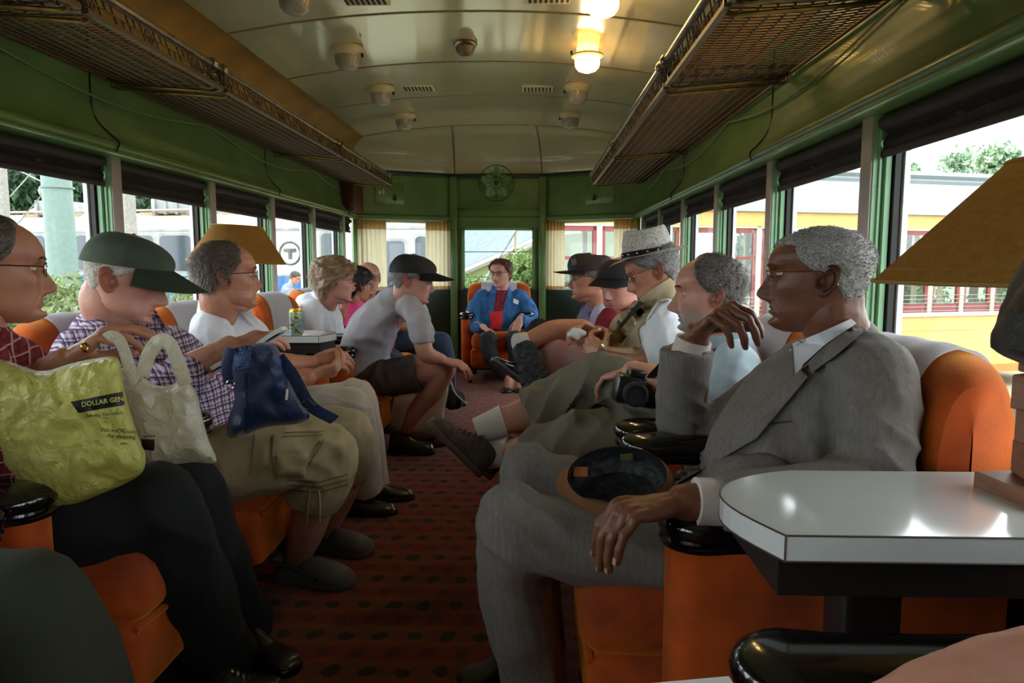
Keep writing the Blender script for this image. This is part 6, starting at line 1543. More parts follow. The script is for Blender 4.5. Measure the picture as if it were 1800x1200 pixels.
cloth('plaid_shirt', b, M_plaidr, P.root, voxel=.008, seed=31)
b = BM(); limb(b, [W(40, 930, 1.42), W(160, 920, 1.42), W(278, 890, 1.45)], [.105, .105, .09]); limb(b, [W(280, 885, 1.45), W(308, 970, 1.5), W(352, 1080, 1.60), W(385, 1150, 1.66)], [.091, .098, .092, .09]); limb(b, [W(60, 900, 1.62), W(200, 870, 1.65), W(335, 858, 1.68)], [.1, .095, .078]); limb(b, [W(337, 855, 1.68), W(362, 950, 1.72), W(400, 1040, 1.80), W(425, 1095, 1.86)], [.078, .085, .082, .085]); limb(b, [W(40, 910, 1.45), W(60, 890, 1.62)], [.12, .12])
cloth('trousers', b, M_blacktr, P.root, voxel=.007, amp=.006, f=(5, 9, 4), seed=32, crease=[(W(320, 930, 1.42), .12, (1, 0, .6), 50, .008)])
shoe(P.root, WZ(352, 1230, 0), WZ(500, 1222, 0), m=M_bshoe, laces=M_lace); shoe(P.root, WZ(418, 1140, 0), WZ(520, 1185, 0), m=M_bshoe)
# ---------- olive trousers, bottom left ----------
P = Person('olive', (-1.1, .87, 0), 'person cropped at the bottom left corner with only a dark olive trouser knee showing')
H = Head(D((-1.15, .87, 1.10)), (1, .1, 0)); P.head(H, D((-1.18, .87, .88))); P.torso([(-1.2, .87, .5), (-1.2, .87, .85)], [(.15, .11), (.15, .1)], up=(1, 0, 0)); P.arm([(-1.15, .7, .65), (-.95, .78, .62)], [.045, .035]); P.finish(SK, vf=.005, vc=.012); H.eyes(P.root); H.hair(P.root, m_short(), H_brgrey, n=300)
b = BM(); limb(b, [(-1.2, .87, .5), (-1.2, .87, .7), (-1.2, .87, .88)], [(.18, .15), (.19, .13), (.1, .08)], up=(1, 0, 0)); limb(b, [(-1.2, .7, .8), (-1.15, .68, .62)], [.07, .06]); limb(b, [(-1.2, 1.04, .8), (-1.15, 1.06, .62)], [.07, .06]); cloth('shirt', b, M_polo, P.root, voxel=.012)
b = BM(); limb(b, [(-1.12, .97, .52), W(-120, 1085, .97), W(55, 1062, .98)], [.11, .10, .082]); limb(b, [W(55, 1062, .98), W(125, 1230, 1.0), W(215, 1400, 1.05), (-.55, 1.12, .13)], [.084, .09, .085, .08]); limb(b, [(-1.12, .78, .52), (-.85, .72, .52), (-.72, .72, .50)], [.11, .10, .08]); limb(b, [(-.72, .72, .50), (-.66, .75, .14)], [.08, .075]); limb(b, [(-1.12, .97, .52), (-1.12, .78, .52)], [.12, .12])
cloth('trousers', b, M_oliv2, P.root, voxel=.008, amp=.004, f=(5, 9, 4), seed=35)
shoe(P.root, (-.66, 1.12, 0), (-.40, 1.14, 0), m=M_bshoe); shoe(P.root, (-.74, .75, 0), (-.47, .75, 0), m=M_bshoe)
# ---------- man in green cap ----------
P = Person('greencap', (-1.1, 2.21, 0), 'heavy seated man in dark green cap and purple plaid shirt reading a book')
H = Head(W(222, 484, 2.05), (.95, .25, 0), pitch=.30, sc=1.12, nose=1.25, jowl=1.1, lips=1.1, wide=1.05)
P.head(H, W(220, 610, 2.12), nr=(.066, .072)); P.torso([W(300, 790, 2.15), W(215, 620, 2.12)], [(.16, .13), (.15, .11)], up=(1, 0, 0))
w7 = W(402, 610, 2.02); P.arm([W(275, 690, 1.92), W(335, 652, 1.95), w7], [.055, .05, .034]); hand(P.fine, w7, W(450, 595, 2.08) - w7, (.1, .5, -1), right=True, curl=(.35, .4, .3), sc=1.08)
P.leg([W(578, 800, 2.08), W(560, 850, 2.1), W(542, 920, 2.17), W(520, 985, 2.28), W(515, 1005, 2.33)], [.066, .066, .060, .042, .045]); P.leg([W(618, 780, 2.42), W(600, 860, 2.45), W(572, 930, 2.52), W(565, 945, 2.54)], [.062, .058, .042, .042])
bd = P.finish(SK, vf=.003); H.eyes(P.root); H.hair(P.root, m_short(front=.03), H_wht2, off=.004, n=2500, L=.008, wd=.0008, seed=41)
M_gcap = mat('dark green cap cotton', (70, 82, 66), .9, noise_amt=.15, nscale=20, bump=.2, bscale=90); H.cap(P.root, M_gcap, z0=.030, tiltz=.35, brim=.10, droop=.035)
b = BM(); limb(b, [W(290, 830, 2.15), W(295, 740, 2.15), W(255, 665, 2.13), W(200, 605, 2.12), W(206, 556, 2.10)], [(.20, .19), (.23, .215), (.23, .18), (.20, .12), (.092, .085)], up=(1, 0, .5), seg=28); limb(b, [W(170, 605, 1.97), W(150, 640, 1.92), W(205, 700, 1.88), W(300, 682, 1.9), W(318, 668, 1.92)], [.08, .09, .09, .08, .073]); limb(b, [W(250, 610, 2.3), W(270, 660, 2.36), W(350, 680, 2.35)], [.08, .085, .07])
plo = cloth('plaid_shirt', b, M_plaidp, P.root, voxel=.007, amp=.006, f=(7, 9, 7), seed=42, crease=[(W(190, 660, 1.85), .12, (1, 0, .6), 50, .009), (W(330, 720, 1.9), .15, (1, 0, -.3), 50, .008)]); collar(P.root, H, W(208, 556, 2.09), M_plaidp, r=.086, h=.03)
b = BM(); limb(b, [W(330, 830, 2.02), W(450, 805, 2.02), W(570, 792, 2.07)], [.125, .115, .092]); flimb(b, [W(562, 780, 2.07), W(575, 800, 2.08), W(562, 840, 2.1), W(548, 872, 2.12)], [.08, .094, .098, .094]); limb(b, [W(360, 800, 2.3), W(490, 770, 2.35), W(605, 755, 2.40)], [.12, .11, .088]); flimb(b, [W(600, 748, 2.40), W(612, 765, 2.41), W(610, 800, 2.42), W(603, 835, 2.43)], [.075, .088, .09, .088]); limb(b, [W(340, 820, 2.02), W(360, 800, 2.3)], [.14, .14])
cg = cloth('cargo_shorts', b, M_khaki, P.root, voxel=.0065, amp=.006, f=(8, 10, 8), seed=44, crease=[(W(540, 790, 2.0), .1, (1, 0, 1), 70, .008)])
M_kst = fabric('khaki stitching', (122, 104, 68)); M_kh2 = fabric('khaki pocket cotton', (160, 142, 104), na=.14)
pk = patch('cargo_pocket', [cg], [(480, 762), (570, 756), (572, 775), (548, 800), (532, 838), (485, 842), (478, 800)], M_kh2, P.root, off=.012, thick=.010, step=7, puff=.006)
patch('pocket_flap', [cg, pk], [(487, 800), (545, 796), (536, 838), (486, 842)], M_kh2, pk, off=.008, thick=.005, step=6, puff=.004); patch('side_strap', [cg], [(448, 762), (476, 760), (468, 838), (440, 836)], M_kh2, P.root, off=.007, thick=.005, step=6)
for (a_, c_) in (((500, 760), (568, 757)), ((496, 767), (566, 764)), ((568, 775), (530, 836)), ((562, 775), (524, 836))):
    patch('stitching', [cg, pk], [(a_[0], a_[1] - 1.2), (c_[0], c_[1] - 1.2), (c_[0] + 1, c_[1] + 1.2), (a_[0] + 1, a_[1] + 1.2)], M_kst, pk, off=.003, step=5)
for q in (0, 9, 18): patch('hem_stitching', [cg], [(505, 842 + q), (560, 846 + q), (612, 832 + q), (612, 835 + q), (560, 849 + q), (505, 845 + q)], M_kst, P.root, off=.003, step=6)
for (x_, dx) in ((545, -4), (561, 2)):
    b = BM(); tube(b, [W(x_, 862, 2.0), W(x_ + dx, 890, 2.0), W(x_ + dx - 1, 920, 2.03)], [(.006, .002)] * 3, seg=6); obj('hem_tie', b, M_kh2, P.root)
for (h_, t_) in ((WZ(488, 1015, 0), WZ(622, 1030, 0)), (WZ(548, 962, 0), WZ(655, 975, 0))):
    s_ = shoe(P.root, h_, t_, m=M_clog, ms=M_clog, h=.085, wd=.058, sole=.02, style='clog', name='clog'); f_ = (t_ - h_).normalized(); y_ = D((0, 0, 1)).cross(f_); L_ = (t_ - h_).length
    b = BM()
    for k in range(4): blob(b, h_ + f_ * L_ * (.62 + .09 * k) - y_ * (.054 - .006 * k * k * .4) + D((0, 0, .036)), (.007, .004, .006), seg=8)
    obj('vent_holes', b, M_bsole, s_)
    b = BM(); tube(b, catmull([h_ + f_ * L_ * .38 - y_ * .045 + D((0, 0, .06)), h_ + f_ * .0 - y_ * .03 + D((0, 0, .07)), h_ - f_ * .012 + D((0, 0, .072)), h_ + y_ * .03 + D((0, 0, .07)), h_ + f_ * L_ * .38 + y_ * .045 + D((0, 0, .06))], 5), [(.003, .008)] * 21, seg=6); obj('heel_strap', b, M_clog, s_)
# book
bk = [W(368, 655, 1.93), W(372, 650, 2.2), W(503, 566, 2.25), W(498, 578, 1.97)]
root = empty('book', mid(bk[0], bk[2]), 'open paperback with dark blue cover held by the man in the green cap', 'book')
a0, a1, a2, a3 = W(372, 655, 1.92), W(395, 645, 2.16), W(470, 592, 2.16), W(500, 583, 1.92)
nn_ = (a3 - a0).cross(a1 - a0).normalized(); nn_ = nn_ if nn_.z > 0 else -nn_
b = BM(); pr = [b.verts.new(q) for q in (a0, a1, a2, a3)]; qr = [b.verts.new(q - nn_ * .002) for q in (a0, a1, a2, a3)]; b.faces.new(pr); b.faces.new(qr[::-1]); [b.faces.new((pr[i], pr[(i + 1) % 4], qr[(i + 1) % 4], qr[i])) for i in range(4)]; obj('cover', b, mat('dark blue book cover', (44, 66, 92), .35, col2=(150, 168, 180), nscale=12), root, smooth=False)
b = BM(); e = .97
def bkp(u, v): return a0 + (a3 - a0) * u + (a1 - a0) * v + nn_ * (.003 + .014 * math.sin(min(1, abs(u - .5) * 2.2) * PI * .5 + .2) * (1 if abs(u - .5) > .02 else .3))
grid(b, lambda u, v: bkp(u * .98 + .01, v * .97 + .015), 30, 6); 
ex = bmesh.ops.extrude_face_region(b, geom=b.faces[:]); [setattr(v, 'co', v.co - nn_ * .012) for v in ex['geom'] if isinstance(v, bmesh.types.BMVert)]; obj('pages', b, mat('book paper', (224, 220, 208), .8), root)
# blue shoulder bag
bag = empty('shoulder_bag', W(480, 760, 1.88), 'navy blue shoulder bag with straps on the khaki cargo shorts', 'bag')
M_bag = mat('navy blue nylon', (22, 46, 88), .5, noise_amt=.18, nscale=10, bump=.25, bscale=120, sheen=.2)
bo = inflate('bag_body', [(408, 622), (440, 606), (480, 604), (502, 640), (520, 690), (545, 730), (520, 745), (470, 750), (430, 764), (402, 768), (400, 740), (412, 700), (402, 660)], 1.86, .055, 34, M_bag, bag, step=7, amp=.018, freq=16, seed=4, crink=.004, cf=18)
b = BM(); tube(b, catmull([W(490, 628, 1.84), W(515, 660, 1.83), W(545, 712, 1.83), W(588, 738, 1.9)], 6), [(.017, .0025)] * 19, seg=8, up=(0, -1, 0)); obj('strap', b, M_bag, bag)
b = BM(); c_ = W(541, 711, 1.822); tube(b, [c_ + D((.022 * math.cos(q + .6), 0, .013 * math.sin(q + .6) + .6 * .0 * math.cos(q))) for q in (PI / 4, 3 * PI / 4, 5 * PI / 4, 7 * PI / 4)], .0022, seg=6, closed=True); obj('buckle', b, M_metal, bag)
b = BM(); tube(b, catmull([W(405, 612, 1.84), W(398, 640, 1.83), W(402, 675, 1.83)], 6), [(.014, .0025)] * 13, seg=8, up=(0, -1, 0)); obj('side_strap', b, M_bag, bag); b = BM(); tube(b, [W(405, 676, 1.825) + D((.011 * math.cos(q), 0, .011 * math.sin(q))) for q in np.linspace(0, 6.28, 17)[:-1]], .0018, seg=5, closed=True); tube(b, [W(412, 650, 1.81), W(432, 645, 1.80)], .002, seg=5); obj('ring', b, M_metal, bag)
patch('gathered_band', [bo], [(406, 612), (442, 606), (440, 646), (412, 652), (402, 640)], mat('navy ribbed band', (34, 66, 116), .5, bump=1, bscale=90, bdist=.01), bag, off=.006, thick=.004, step=6); patch('zip_pull', [bo], [(503, 684), (507, 683), (506, 702), (501, 703)], mat('white zip tag', (210, 200, 200), .5), bag, off=.006, step=4)
patch('seam', [bo], [(428, 655), (431, 655), (434, 760), (431, 760)], mat('dark navy seam', (14, 30, 62), .6), bag, off=.003, step=5)
# ---------- man in white shirt ----------
P = Person('white', (-1.1, 2.88, 0), 'seated grey haired man in white shirt with hands clasped over stone trousers')
H = Head(W(398, 482, 2.55), (.86, .5, 0), pitch=-.02, sc=1.12, nose=1.0, jowl=.5)
P.head(H, W(388, 580, 2.62), nr=(.062, .07)); P.torso([W(440, 720, 2.75), W(400, 590, 2.65)], [(.15, .12), (.15, .1)], up=(1, 0, 0))
w8 = W(548, 640, 2.62); P.arm([W(470, 640, 2.5), w8], [.046, .033]); hand(P.fine, w8, W(592, 632, 2.66) - w8, (0, .8, -.6), right=True, curl=(.6, .6, .4), sc=1.08); w9 = W(540, 662, 2.52); P.arm([W(470, 680, 2.45), w9], [.05, .034]); hand(P.fine, w9, W(590, 648, 2.58) - w9, (.1, .6, .6), right=False, curl=(.6, .7, .4), sc=1.1)
bd = P.finish(SK2, vf=.0032); H.eyes(P.root); H.brows(P.root, H_grey); H.hair(P.root, m_recede(front=.105, corner=.0), H_brgrey, off=.007, n=3500, L=.03, wd=.0015, seed=51, rough=.003, lift=.08); H.glasses(P.root, M_wire, M_lens)
b = BM(); limb(b, [W(440, 740, 2.75), W(430, 680, 2.72), W(405, 610, 2.67), W(386, 548, 2.62)], [(.19, .16), (.20, .17), (.21, .14), (.09, .085)], up=(1, 0, .2), seg=28); limb(b, [W(370, 580, 2.52), W(372, 620, 2.45), W(420, 665, 2.42), W(478, 672, 2.44)], [.075, .08, .075, .07]); limb(b, [W(420, 590, 2.82), W(450, 640, 2.86), W(500, 650, 2.8)], [.075, .07, .062])
cloth('shirt', b, M_shirtw, P.root, voxel=.007, amp=.006, seed=52, f=(12, 12, 5), crease=[(W(380, 620, 2.4), .12, (1, 0, .5), 55, .008)]); collar(P.root, H, W(393, 546, 2.61), M_shirtw, r=.074, h=.035)
b = BM(); limb(b, [W(460, 740, 2.72), W(540, 722, 2.75), W(614, 716, 2.80)], [.115, .105, .088]); flimb(b, [W(606, 706, 2.8), W(616, 722, 2.8), W(632, 780, 2.84), W(640, 862, 2.9)], [.075, .09, .078, .080]); limb(b, [W(480, 735, 2.9), W(620, 700, 3.02)], [.11, .085]); flimb(b, [W(615, 695, 3.02), W(628, 710, 3.02), W(658, 855, 3.08)], [.075, .088, .076]); cloth('trousers', b, M_creamtr, P.root, voxel=.007, amp=.005, f=(8, 10, 4), seed=53, crease=[(W(620, 740, 2.72), .12, (.4, 0, 1), 60, .008)])
b = BM(); flimb(b, [W(608, 850, 2.9), W(604, 885, 2.92)], [.042, .04]); obj('sock', b, M_shirtw, P.root)
shoe(P.root, WZ(580, 905, 0), WZ(698, 902, 0), m=M_bshoe, ms=M_bsole, laces=M_lace, h=.095); shoe(P.root, WZ(632, 880, 0), WZ(728, 876, 0), m=M_bshoe, ms=M_bsole, h=.095)
# ---------- man in grey polo ----------
P = Person('polo', (-1.0, 3.86, 0), 'man in black cap and light grey polo shirt leaning forward with hand on bare knee')
H = Head(W(725, 488, 3.74), (.985, .1, 0), pitch=.16, sc=1.14, nose=1.0, jowl=.3)
P.head(H, W(700, 545, 3.78), nr=(.06, .065)); P.torso([W(655, 650, 3.85), W(645, 600, 3.82), W(690, 545, 3.8)], [(.14, .11), (.15, .11), (.14, .09)], up=(1, 0, 0))
w10 = W(775, 632, 3.62); P.arm([W(742, 600, 3.58), W(750, 622, 3.58), w10], [.046, .045, .032]); hand(P.fine, w10, D((.9, .15, -.25)), (0, .3, -1), right=True, curl=(.4, .5, .3), sc=1.08)
P.leg([W(660, 668, 3.7), W(730, 652, 3.7), W(778, 648, 3.7)], [.085, .07, .060]); P.leg([W(778, 650, 3.7), W(762, 685, 3.72), W(733, 720, 3.76), W(716, 752, 3.8)], [.058, .060, .048, .036]); P.leg([W(690, 665, 3.98), W(785, 645, 4.0)], [.08, .058]); P.leg([W(785, 648, 4.0), W(765, 690, 4.02), W(735, 750, 4.06)], [.056, .055, .035])
bd = P.finish(SK, vf=.0035); H.eyes(P.root); H.brows(P.root, H_grey); H.glasses(P.root, M_redfr, M_lens); H.hair(P.root, m_short(front=.05), H_grey, off=.005, n=1500, L=.010, seed=61); H.cap(P.root, bpy.data.materials['black cap cotton'], z0=.026, tiltz=.3, brim=.095, droop=.02)
b = BM(); limb(b, [W(648, 672, 3.82), W(640, 630, 3.82), W(655, 580, 3.81), W(690, 535, 3.79), W(704, 512, 3.77)], [(.17, .13), (.18, .135), (.20, .13), (.17, .095), (.08, .07)], up=(1, 0, -.3), seg=28); limb(b, [W(718, 540, 3.68), W(735, 562, 3.62), W(741, 592, 3.58)], [.068, .068, .062]); limb(b, [W(725, 535, 3.94), W(745, 580, 4.0)], [.07, .065]); flimb(b, [W(742, 585, 3.58), W(743, 602, 3.58)], [.061, .060])
cloth('polo_shirt', b, M_polo, P.root, voxel=.007, amp=.006, f=(8, 10, 9), seed=62, crease=[(W(690, 610, 3.65), .10, (.4, 0, 1), 60, .005)]); collar(P.root, H, W(703, 514, 3.77), M_polo, r=.068)
b = BM(); limb(b, [W(640, 668, 3.76), W(675, 664, 3.7)], [.11, .10]); flimb(b, [W(670, 665, 3.7), W(705, 660, 3.7), W(736, 655, 3.7)], [.10, .102, .10]); limb(b, [W(640, 668, 3.9), W(690, 662, 3.98)], [.11, .1]); flimb(b, [W(690, 662, 3.98), W(742, 652, 3.99)], [.1, .095]); cloth('shorts', b, M_brsh, P.root, voxel=.008, amp=.008, seed=63)
shoe(P.root, WZ(684, 797, 0), WZ(765, 797, 0), m=M_bshoe, ms=M_bsole, h=.13, wd=.052, laces=M_lace); shoe(P.root, WZ(712, 778, 0), WZ(780, 778, 0), m=M_bshoe, ms=M_bsole, h=.12)
# ---------- woman in white hoodie ----------
P = Person('hoodie', (-1.25, 4.4, 0), 'seated woman with ash blond hair and glasses in a white hoodie behind the can')
H = Head(W(588, 492, 4.25), (.85, .35, 0), pitch=.05, sc=1.18, nose=.9, jowl=.3)
P.head(H, W(572, 560, 4.3)); P.torso([W(560, 640, 4.35), W(565, 560, 4.32)], [(.13, .1), (.12, .09)], up=(1, 0, 0)); bd = P.finish(SK, vf=.006, vc=.009); H.eyes(P.root); H.glasses(P.root, M_redfr, M_lens)
H.hair(P.root, m_short(front=.05, nape=-.085), H_blond, off=lambda th, x, y, z: .028, n=3500, L=.04, wd=.0018, seed=71, rough=.012)
b = BM(); limb(b, [W(560, 650, 4.35), W(560, 610, 4.35), W(562, 560, 4.32), W(570, 525, 4.3)], [(.18, .17), (.19, .17), (.19, .14), (.10, .09)], up=(1, 0, .2), seg=24); limb(b, [W(548, 545, 4.16), W(545, 580, 4.1), W(575, 625, 4.1)], [.07, .07, .06]); blob(b, W(545, 530, 4.3), (.08, .13, .06)); limb(b, [W(575, 545, 4.45), W(595, 600, 4.5)], [.07, .06]); cloth('hoodie', b, M_hood, P.root, voxel=.009, seed=72)
b = BM(); limb(b, [W(570, 640, 4.25), W(690, 640, 4.3), W(700, 700, 4.3)], [.1, .08, .06]); limb(b, [W(570, 640, 4.45), W(690, 635, 4.5), W(705, 690, 4.5)], [.1, .08, .06]); cloth('trousers', b, M_jean, P.root, voxel=.012, seed=73)
# ---------- woman in pink ----------
P = Person('pink', (-1.25, 5.2, 0), 'seated woman with short dark hair and hot pink jacket, hand raised to her chest')
H = Head(W(626, 500, 4.95), (.62, .78, 0), pitch=.05, sc=1.18, nose=.8)
P.head(H, W(618, 550, 5.0)); w11 = W(602, 545, 4.78); P.arm([W(618, 560, 5.0), W(606, 580, 4.86), w11], [.05, .04, .028]); hand(P.fine, w11, D((.2, .1, 1)), (.6, .6, 0), right=True, curl=(.3, .3, .2), sc=1.15); P.torso([W(615, 610, 5.0), W(618, 560, 5.0)], [(.13, .1), (.12, .09)], up=(1, 0, 0)); P.arm([W(618, 565, 5.0), W(660, 590, 5.0), W(720, 575, 4.9), W(755, 585, 4.9)], [.05, .045, .04, .03]); bd = P.finish(SK2, vf=.006, vc=.01)
H.eyes(P.root); H.glasses(P.root, M_wire, M_lens); H.hair(P.root, m_short(front=.06, nape=-.07), H_dark, off=.016, n=1800, L=.03, wd=.0018, seed=81, rough=.006)
b = BM(); limb(b, [W(615, 620, 5.0), W(612, 575, 5.0), W(618, 540, 4.98), W(622, 522, 4.97)], [(.18, .15), (.19, .14), (.17, .11), (.09, .08)], up=(1, 0, .2), seg=20); limb(b, [W(600, 545, 4.85), W(600, 585, 4.8)], [.07, .06]); limb(b, [W(640, 545, 5.15), W(660, 590, 5.15)], [.07, .06]); cloth('jacket', b, M_pink, P.root, voxel=.01, seed=82)
b = BM(); limb(b, [W(630, 620, 4.9), W(700, 605, 4.85), W(775, 602, 4.8)], [.1, .09, .075]); limb(b, [W(775, 602, 4.8), W(785, 640, 4.8), W(790, 690, 4.82)], [.075, .065, .055]); limb(b, [W(630, 620, 5.1), W(765, 600, 5.1), W(775, 680, 5.1)], [.1, .075, .055]); cloth('jeans', b, M_jean, P.root, voxel=.01, seed=83)
shoe(P.root, WZ(785, 712, 0), WZ(822, 712, 0), m=M_bshoe)
# ---------- bald man far left ----------
P = Person('bald', (-1.2, 5.87, 0), 'bald man with glasses at the far left end turned towards the camera')
H = Head(W(647, 488, 5.5), (.35, -.93, 0), pitch=.02, sc=1.16, jowl=.4)
P.head(H, W(645, 545, 5.6)); P.torso([W(645, 610, 5.7), W(645, 550, 5.65)], [(.13, .1), (.12, .09)], up=(1, -.5, 0)); bd = P.finish(SK, vf=.006, vc=.01); H.eyes(P.root); H.brows(P.root, H_brgrey); H.glasses(P.root, M_wire, M_lens); H.hair(P.root, m_bald(top=.03), H_brgrey, off=.006, n=400, L=.015)
b = BM(); limb(b, [W(645, 620, 5.7), W(645, 560, 5.65), W(645, 525, 5.6)], [(.18, .14), (.19, .13), (.08, .07)], up=(1, -.5, .2), seg=20); cloth('shirt', b, M_polo, P.root, voxel=.01, seed=92)
b = BM(); limb(b, [W(640, 615, 5.65), W(730, 605, 5.6), W(738, 650, 5.6)], [.1, .08, .06]); cloth('trousers', b, M_navy, P.root, voxel=.012, seed=93)
# ---------- person at the right edge ----------
P = Person('edge', (.6, .47, 0), 'dark haired person in glasses cropped at the right edge, bare forearm over the chair')
H = Head(W(2150, 700, .50), (-.97, .1, 0), pitch=.10, sc=1.0, nose=1.1, crown=1.05)
P.head(H, D((.56, .48, .80))); P.torso([(.66, .46, .5), (.60, .47, .80)], [(.15, .11), (.15, .1)], up=(-1, 0, 0)); w12 = W(1540, 1265, .60); P.arm([W(1930, 1185, .57), W(1790, 1200, .585), W(1680, 1225, .59), w12], [.044, .042, .038, .028]); hand(P.fine, w12, D((-1, .1, -.2)), (0, .2, -1), right=False, curl=(.4, .4, .3))
bd = P.finish(SK, vf=.003, vc=.01); H.eyes(P.root); H.brows(P.root, H_dark); H.glasses(P.root, M_metal, M_lens, r=.0008); H.hair(P.root, m_short(front=.022, nape=-.08), H_dark, off=lambda th, x, y, z: .016 + .028 * smoothstep(1.1, .5, th), n=5000, L=.014, wd=.0006, seed=95, rough=.006, down=1.5, back=.0, lift=.02)
b = BM(); limb(b, [(.66, .46, .48), (.64, .46, .65), (.60, .47, .80), (.56, .48, .86)], [(.18, .14), (.19, .13), (.19, .11), (.08, .07)], up=(-1, 0, 0), seg=24); limb(b, [(.62, .63, .80), (.64, .68, .68), (.60, .62, .66)], [.07, .066, .06]); limb(b, [(.62, .30, .80), (.60, .26, .66)], [.07, .06]); cloth('shirt', b, M_navy, P.root, voxel=.01, seed=96)
b = BM(); limb(b, [(.62, .55, .52), (.25, .56, .52)], [.1, .08]); limb(b, [(.25, .56, .52), (.22, .56, .12)], [.08, .07]); limb(b, [(.62, .38, .52), (.25, .36, .52)], [.1, .08]); limb(b, [(.25, .36, .52), (.22, .36, .12)], [.08, .07]); cloth('trousers', b, M_jean, P.root, voxel=.012, seed=97)
# ---------- person outside ----------
p0_ = W(505, 520, 13.2); P = Person('outside', (p0_.x, 13.2, GZ), 'dark haired person in grey blue shirt standing outside beside the white transit car')
H = Head(W(519, 487, 13.2), (.85, -.2, 0), pitch=.5, sc=1.05); P.head(H, W(510, 505, 13.2)); P.torso([W(500, 565, 13.2), W(508, 508, 13.2)], [(.14, .1), (.14, .09)], up=(1, 0, 0)); P.arm([W(515, 530, 13.1), W(525, 555, 13.0)], [.045, .035], fine=False); P.finish(SK2, vc=.012); H.hair(P.root, m_short(), H_dark, n=200)
b = BM(); limb(b, [W(503, 585, 13.2), W(503, 545, 13.2), W(506, 510, 13.2), W(512, 500, 13.2)], [(.18, .13), (.19, .14), (.2, .11), (.08, .07)], up=(1, 0, .2)); limb(b, [W(505, 512, 13.0), W(512, 538, 12.98)], [.07, .06]); cloth('shirt', b, fabric('grey blue shirt', (112, 130, 150)), P.root, voxel=.015)
b = BM()
for dy in (-.12, .12): limb(b, [W(503, 575, 13.2 + dy), D((W(503, 575, 13.2).x + .05, 13.2 + dy, -.7)), D((W(503, 575, 13.2).x, 13.2 + dy, GZ + .05))], [.1, .08, .065])
cloth('jeans', b, M_jean, P.root, voxel=.018)
for dy in (-.12, .12): shoe(P.root, (p0_.x - .08, 13.2 + dy, GZ), (p0_.x + .2, 13.2 + dy, GZ), m=M_bshoe)
# ================= bags =================
def plastic(name, col, tr=.35, rough=.2):
    m = bpy.data.materials.new(name); m.use_nodes = True; t = m.node_tree; b_ = t.nodes['Principled BSDF']; b_.inputs['Base Color'].default_value = lin(col) + (1,); b_.inputs['Roughness'].default_value = rough
    tc = nd(t, 'ShaderNodeTexCoord'); n1 = nd(t, 'ShaderNodeTexNoise'); n1.inputs['Scale'].default_value = 16; n1.inputs['Detail'].default_value = 6; n1.inputs['Distortion'].default_value = 1.2; t.links.new(tc.outputs['Object'], n1.inputs['Vector'])
    rid = mth(t, 'ABSOLUTE', mth(t, 'SUBTRACT', n1.outputs['Fac'], .5)); bp = nd(t, 'ShaderNodeBump'); bp.inputs['Strength'].default_value = 1.0; bp.inputs['Distance'].default_value = .02; t.links.new(rid, bp.inputs['Height']); t.links.new(bp.outputs[0], b_.inputs['Normal'])
    tl = nd(t, 'ShaderNodeBsdfTranslucent'); tl.inputs[0].default_value = lin(col) + (1,); mx = nd(t, 'ShaderNodeMixShader'); mx.inputs[0].default_value = tr; t.links.new(bp.outputs[0], tl.inputs['Normal'])
    t.links.new(b_.outputs[0], mx.inputs[1]); t.links.new(tl.outputs[0], mx.inputs[2]); t.links.new(mx.outputs[0], t.nodes['Material Output'].inputs[0]); return m
M_yb = plastic('translucent yellow plastic', (228, 224, 128)); M_wb = plastic('translucent off white plastic', (236, 228, 208), .3); M_ink = mat('black printing ink', (28, 26, 24), .5); M_inky = mat('yellow reversed print', (212, 212, 110), .5)
yb = empty('plastic_bag', W(130, 870, 1.32), 'yellow plastic shopping bag with black printing on the lap at the left', 'bag')
yo = inflate('bag_film', [(-90, 640), (-20, 622), (30, 640), (75, 652), (120, 640), (165, 630), (205, 628), (214, 660), (222, 700), (236, 745), (248, 780), (256, 800), (250, 830), (215, 852), (160, 875), (120, 890), (70, 888), (20, 850), (-60, 800), (-110, 720)], 1.36, .085, 70, M_yb, yb, step=6, amp=.022, freq=11, seed=2, crink=.007, cf=22, Tb=.05)
patch('print_band', [yo], [(124, 706), (160, 699), (216, 688), (220, 712), (180, 718), (138, 726)], M_ink, yb, off=.003, thick=.002, step=5)
pb = project_text('DOLLAR GEN', 12.2, 180, 706, .14, [yo], M_inky, 'print', yb, off=.013)
project_text('Serving You simply', 8.5, 184, 728, .10, [yo], M_ink, 'print', yb, off=.009); project_text('Visit myDG.com', 9.5, 208, 757, -.06, [yo], M_ink, 'print', yb, off=.008); project_text('for shopping', 9.5, 214, 767, -.06, [yo], M_ink, 'print', yb, off=.008)
project_text('www', 6, 218, 779, 0, [yo], M_ink, 'print', yb, off=.004)
wb = empty('plastic_bag', W(290, 810, 1.55), 'off white plastic carrier bag with looped handles beside the yellow bag', 'bag')
wo = inflate('bag_film', [(212, 650), (222, 640), (232, 650), (244, 655), (258, 668), (280, 678), (302, 676), (322, 664), (345, 690), (355, 730), (366, 770), (380, 812), (340, 812), (300, 818), (250, 830), (236, 790), (222, 730), (212, 680)], 1.56, .055, 50, M_wb, wb, step=6, amp=.012, freq=12, seed=6, crink=.005, cf=24, Tb=.04)
b = BM(); tube(b, catmull([W(250, 660, 1.50), W(262, 622, 1.50), W(280, 600, 1.50), W(298, 604, 1.50), W(314, 640, 1.50), W(326, 676, 1.50)], 6), [(.016, .005)] * 31, seg=8, up=(0, -1, 0)); obj('handle', b, M_wb, wb)
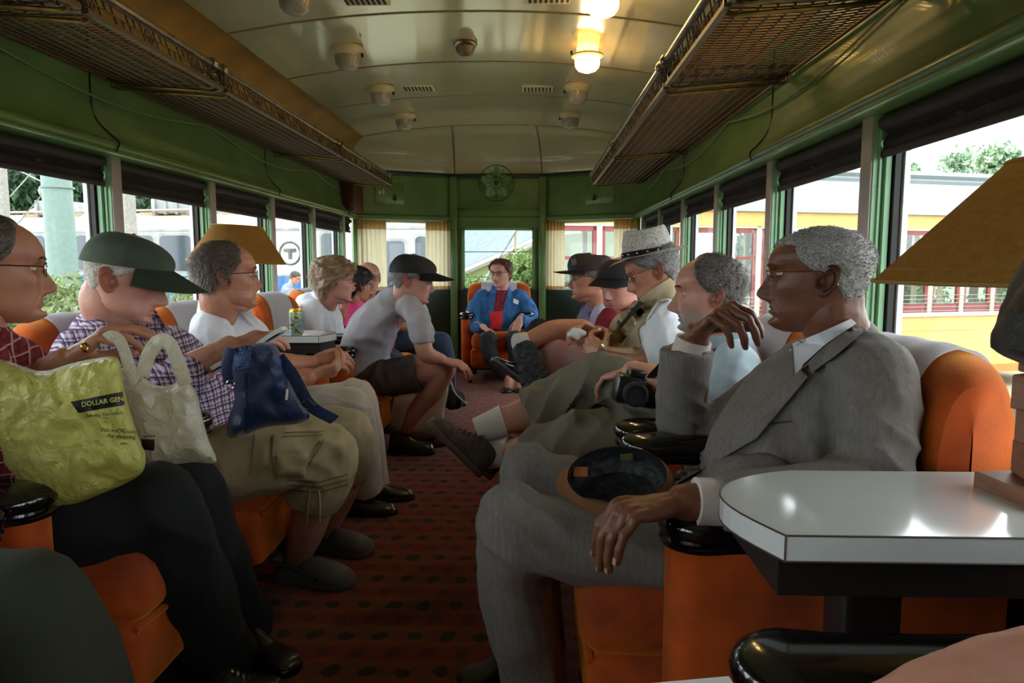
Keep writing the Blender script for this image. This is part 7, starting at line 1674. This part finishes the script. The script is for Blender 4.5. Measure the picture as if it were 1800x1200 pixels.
b = BM(); tube(b, catmull([W(178, 602, 1.50), W(196, 592, 1.5), W(212, 602, 1.5), W(226, 640, 1.5), W(236, 668, 1.5)], 6), [(.014, .005)] * 25, seg=8, up=(0, -1, 0)); obj('handle', b, M_wb, wb)
patch('print_band', [wo], [(248, 771), (272, 772), (271, 792), (250, 790)], mat('dark brown printing ink', (70, 42, 34), .5), wb, off=.003, thick=.002, step=4); project_text('eence', 9, 262, 766, 0, [wo], bpy.data.materials['dark brown printing ink'], 'print', wb, off=.004)
# tote bag and black bag on the floor
tb_ = empty('tote_bag', WZ(730, 775, 0), 'cream canvas tote bag with brown strap on the floor beside the bare legs', 'bag')
inflate('tote_body', [(662, 700), (690, 690), (740, 684), (786, 672), (782, 720), (776, 764), (740, 772), (700, 768), (668, 752)], 3.98, .06, 20, fabric('cream canvas', (196, 188, 174)), tb_, step=5, amp=.012, freq=12, seed=9)
b = BM(); tube(b, catmull([W(690, 690, 3.91), W(684, 720, 3.90), W(676, 762, 3.91)], 5), [(.015, .003)] * 11, seg=6, up=(0, -1, 0)); obj('strap', b, M_brsh, tb_)
mb_ = empty('cloth_bundle', WZ(760, 800, 0), 'small maroon cloth bag on the carpet behind the black boots', 'bag'); b = BM(); blob(b, W(765, 778, 4.0), (.07, .06, .045)); cloth('bundle', b, fabric('maroon cloth', (86, 34, 58)), mb_, voxel=.01)
bb_ = empty('backpack', WZ(795, 720, 0), 'black bag with loose strap on the floor left of the end armchair', 'bag'); b = BM(); blob(b, W(796, 700, 4.75), (.085, .07, .075)); cloth('bag_body', b, M_navy, bb_, voxel=.01, amp=.01); b = BM(); tube(b, catmull([W(792, 668, 4.7), W(800, 690, 4.62), W(822, 712, 4.6)], 6), [(.006, .002)] * 13, seg=6); obj('strap', b, mat('grey webbing', (150, 150, 150), .7), bb_)
# booklet at the bottom edge
bp_ = W(1225, 1230, .64); b = BM(); box(b, bp_, (.085, .06, .004), rot=(0, -.05, .1)); tag(obj('booklet', b, mat('white booklet paper', (224, 228, 228), .6), smooth=False), 'white booklet edge at the bottom right below the suited knees', 'booklet')
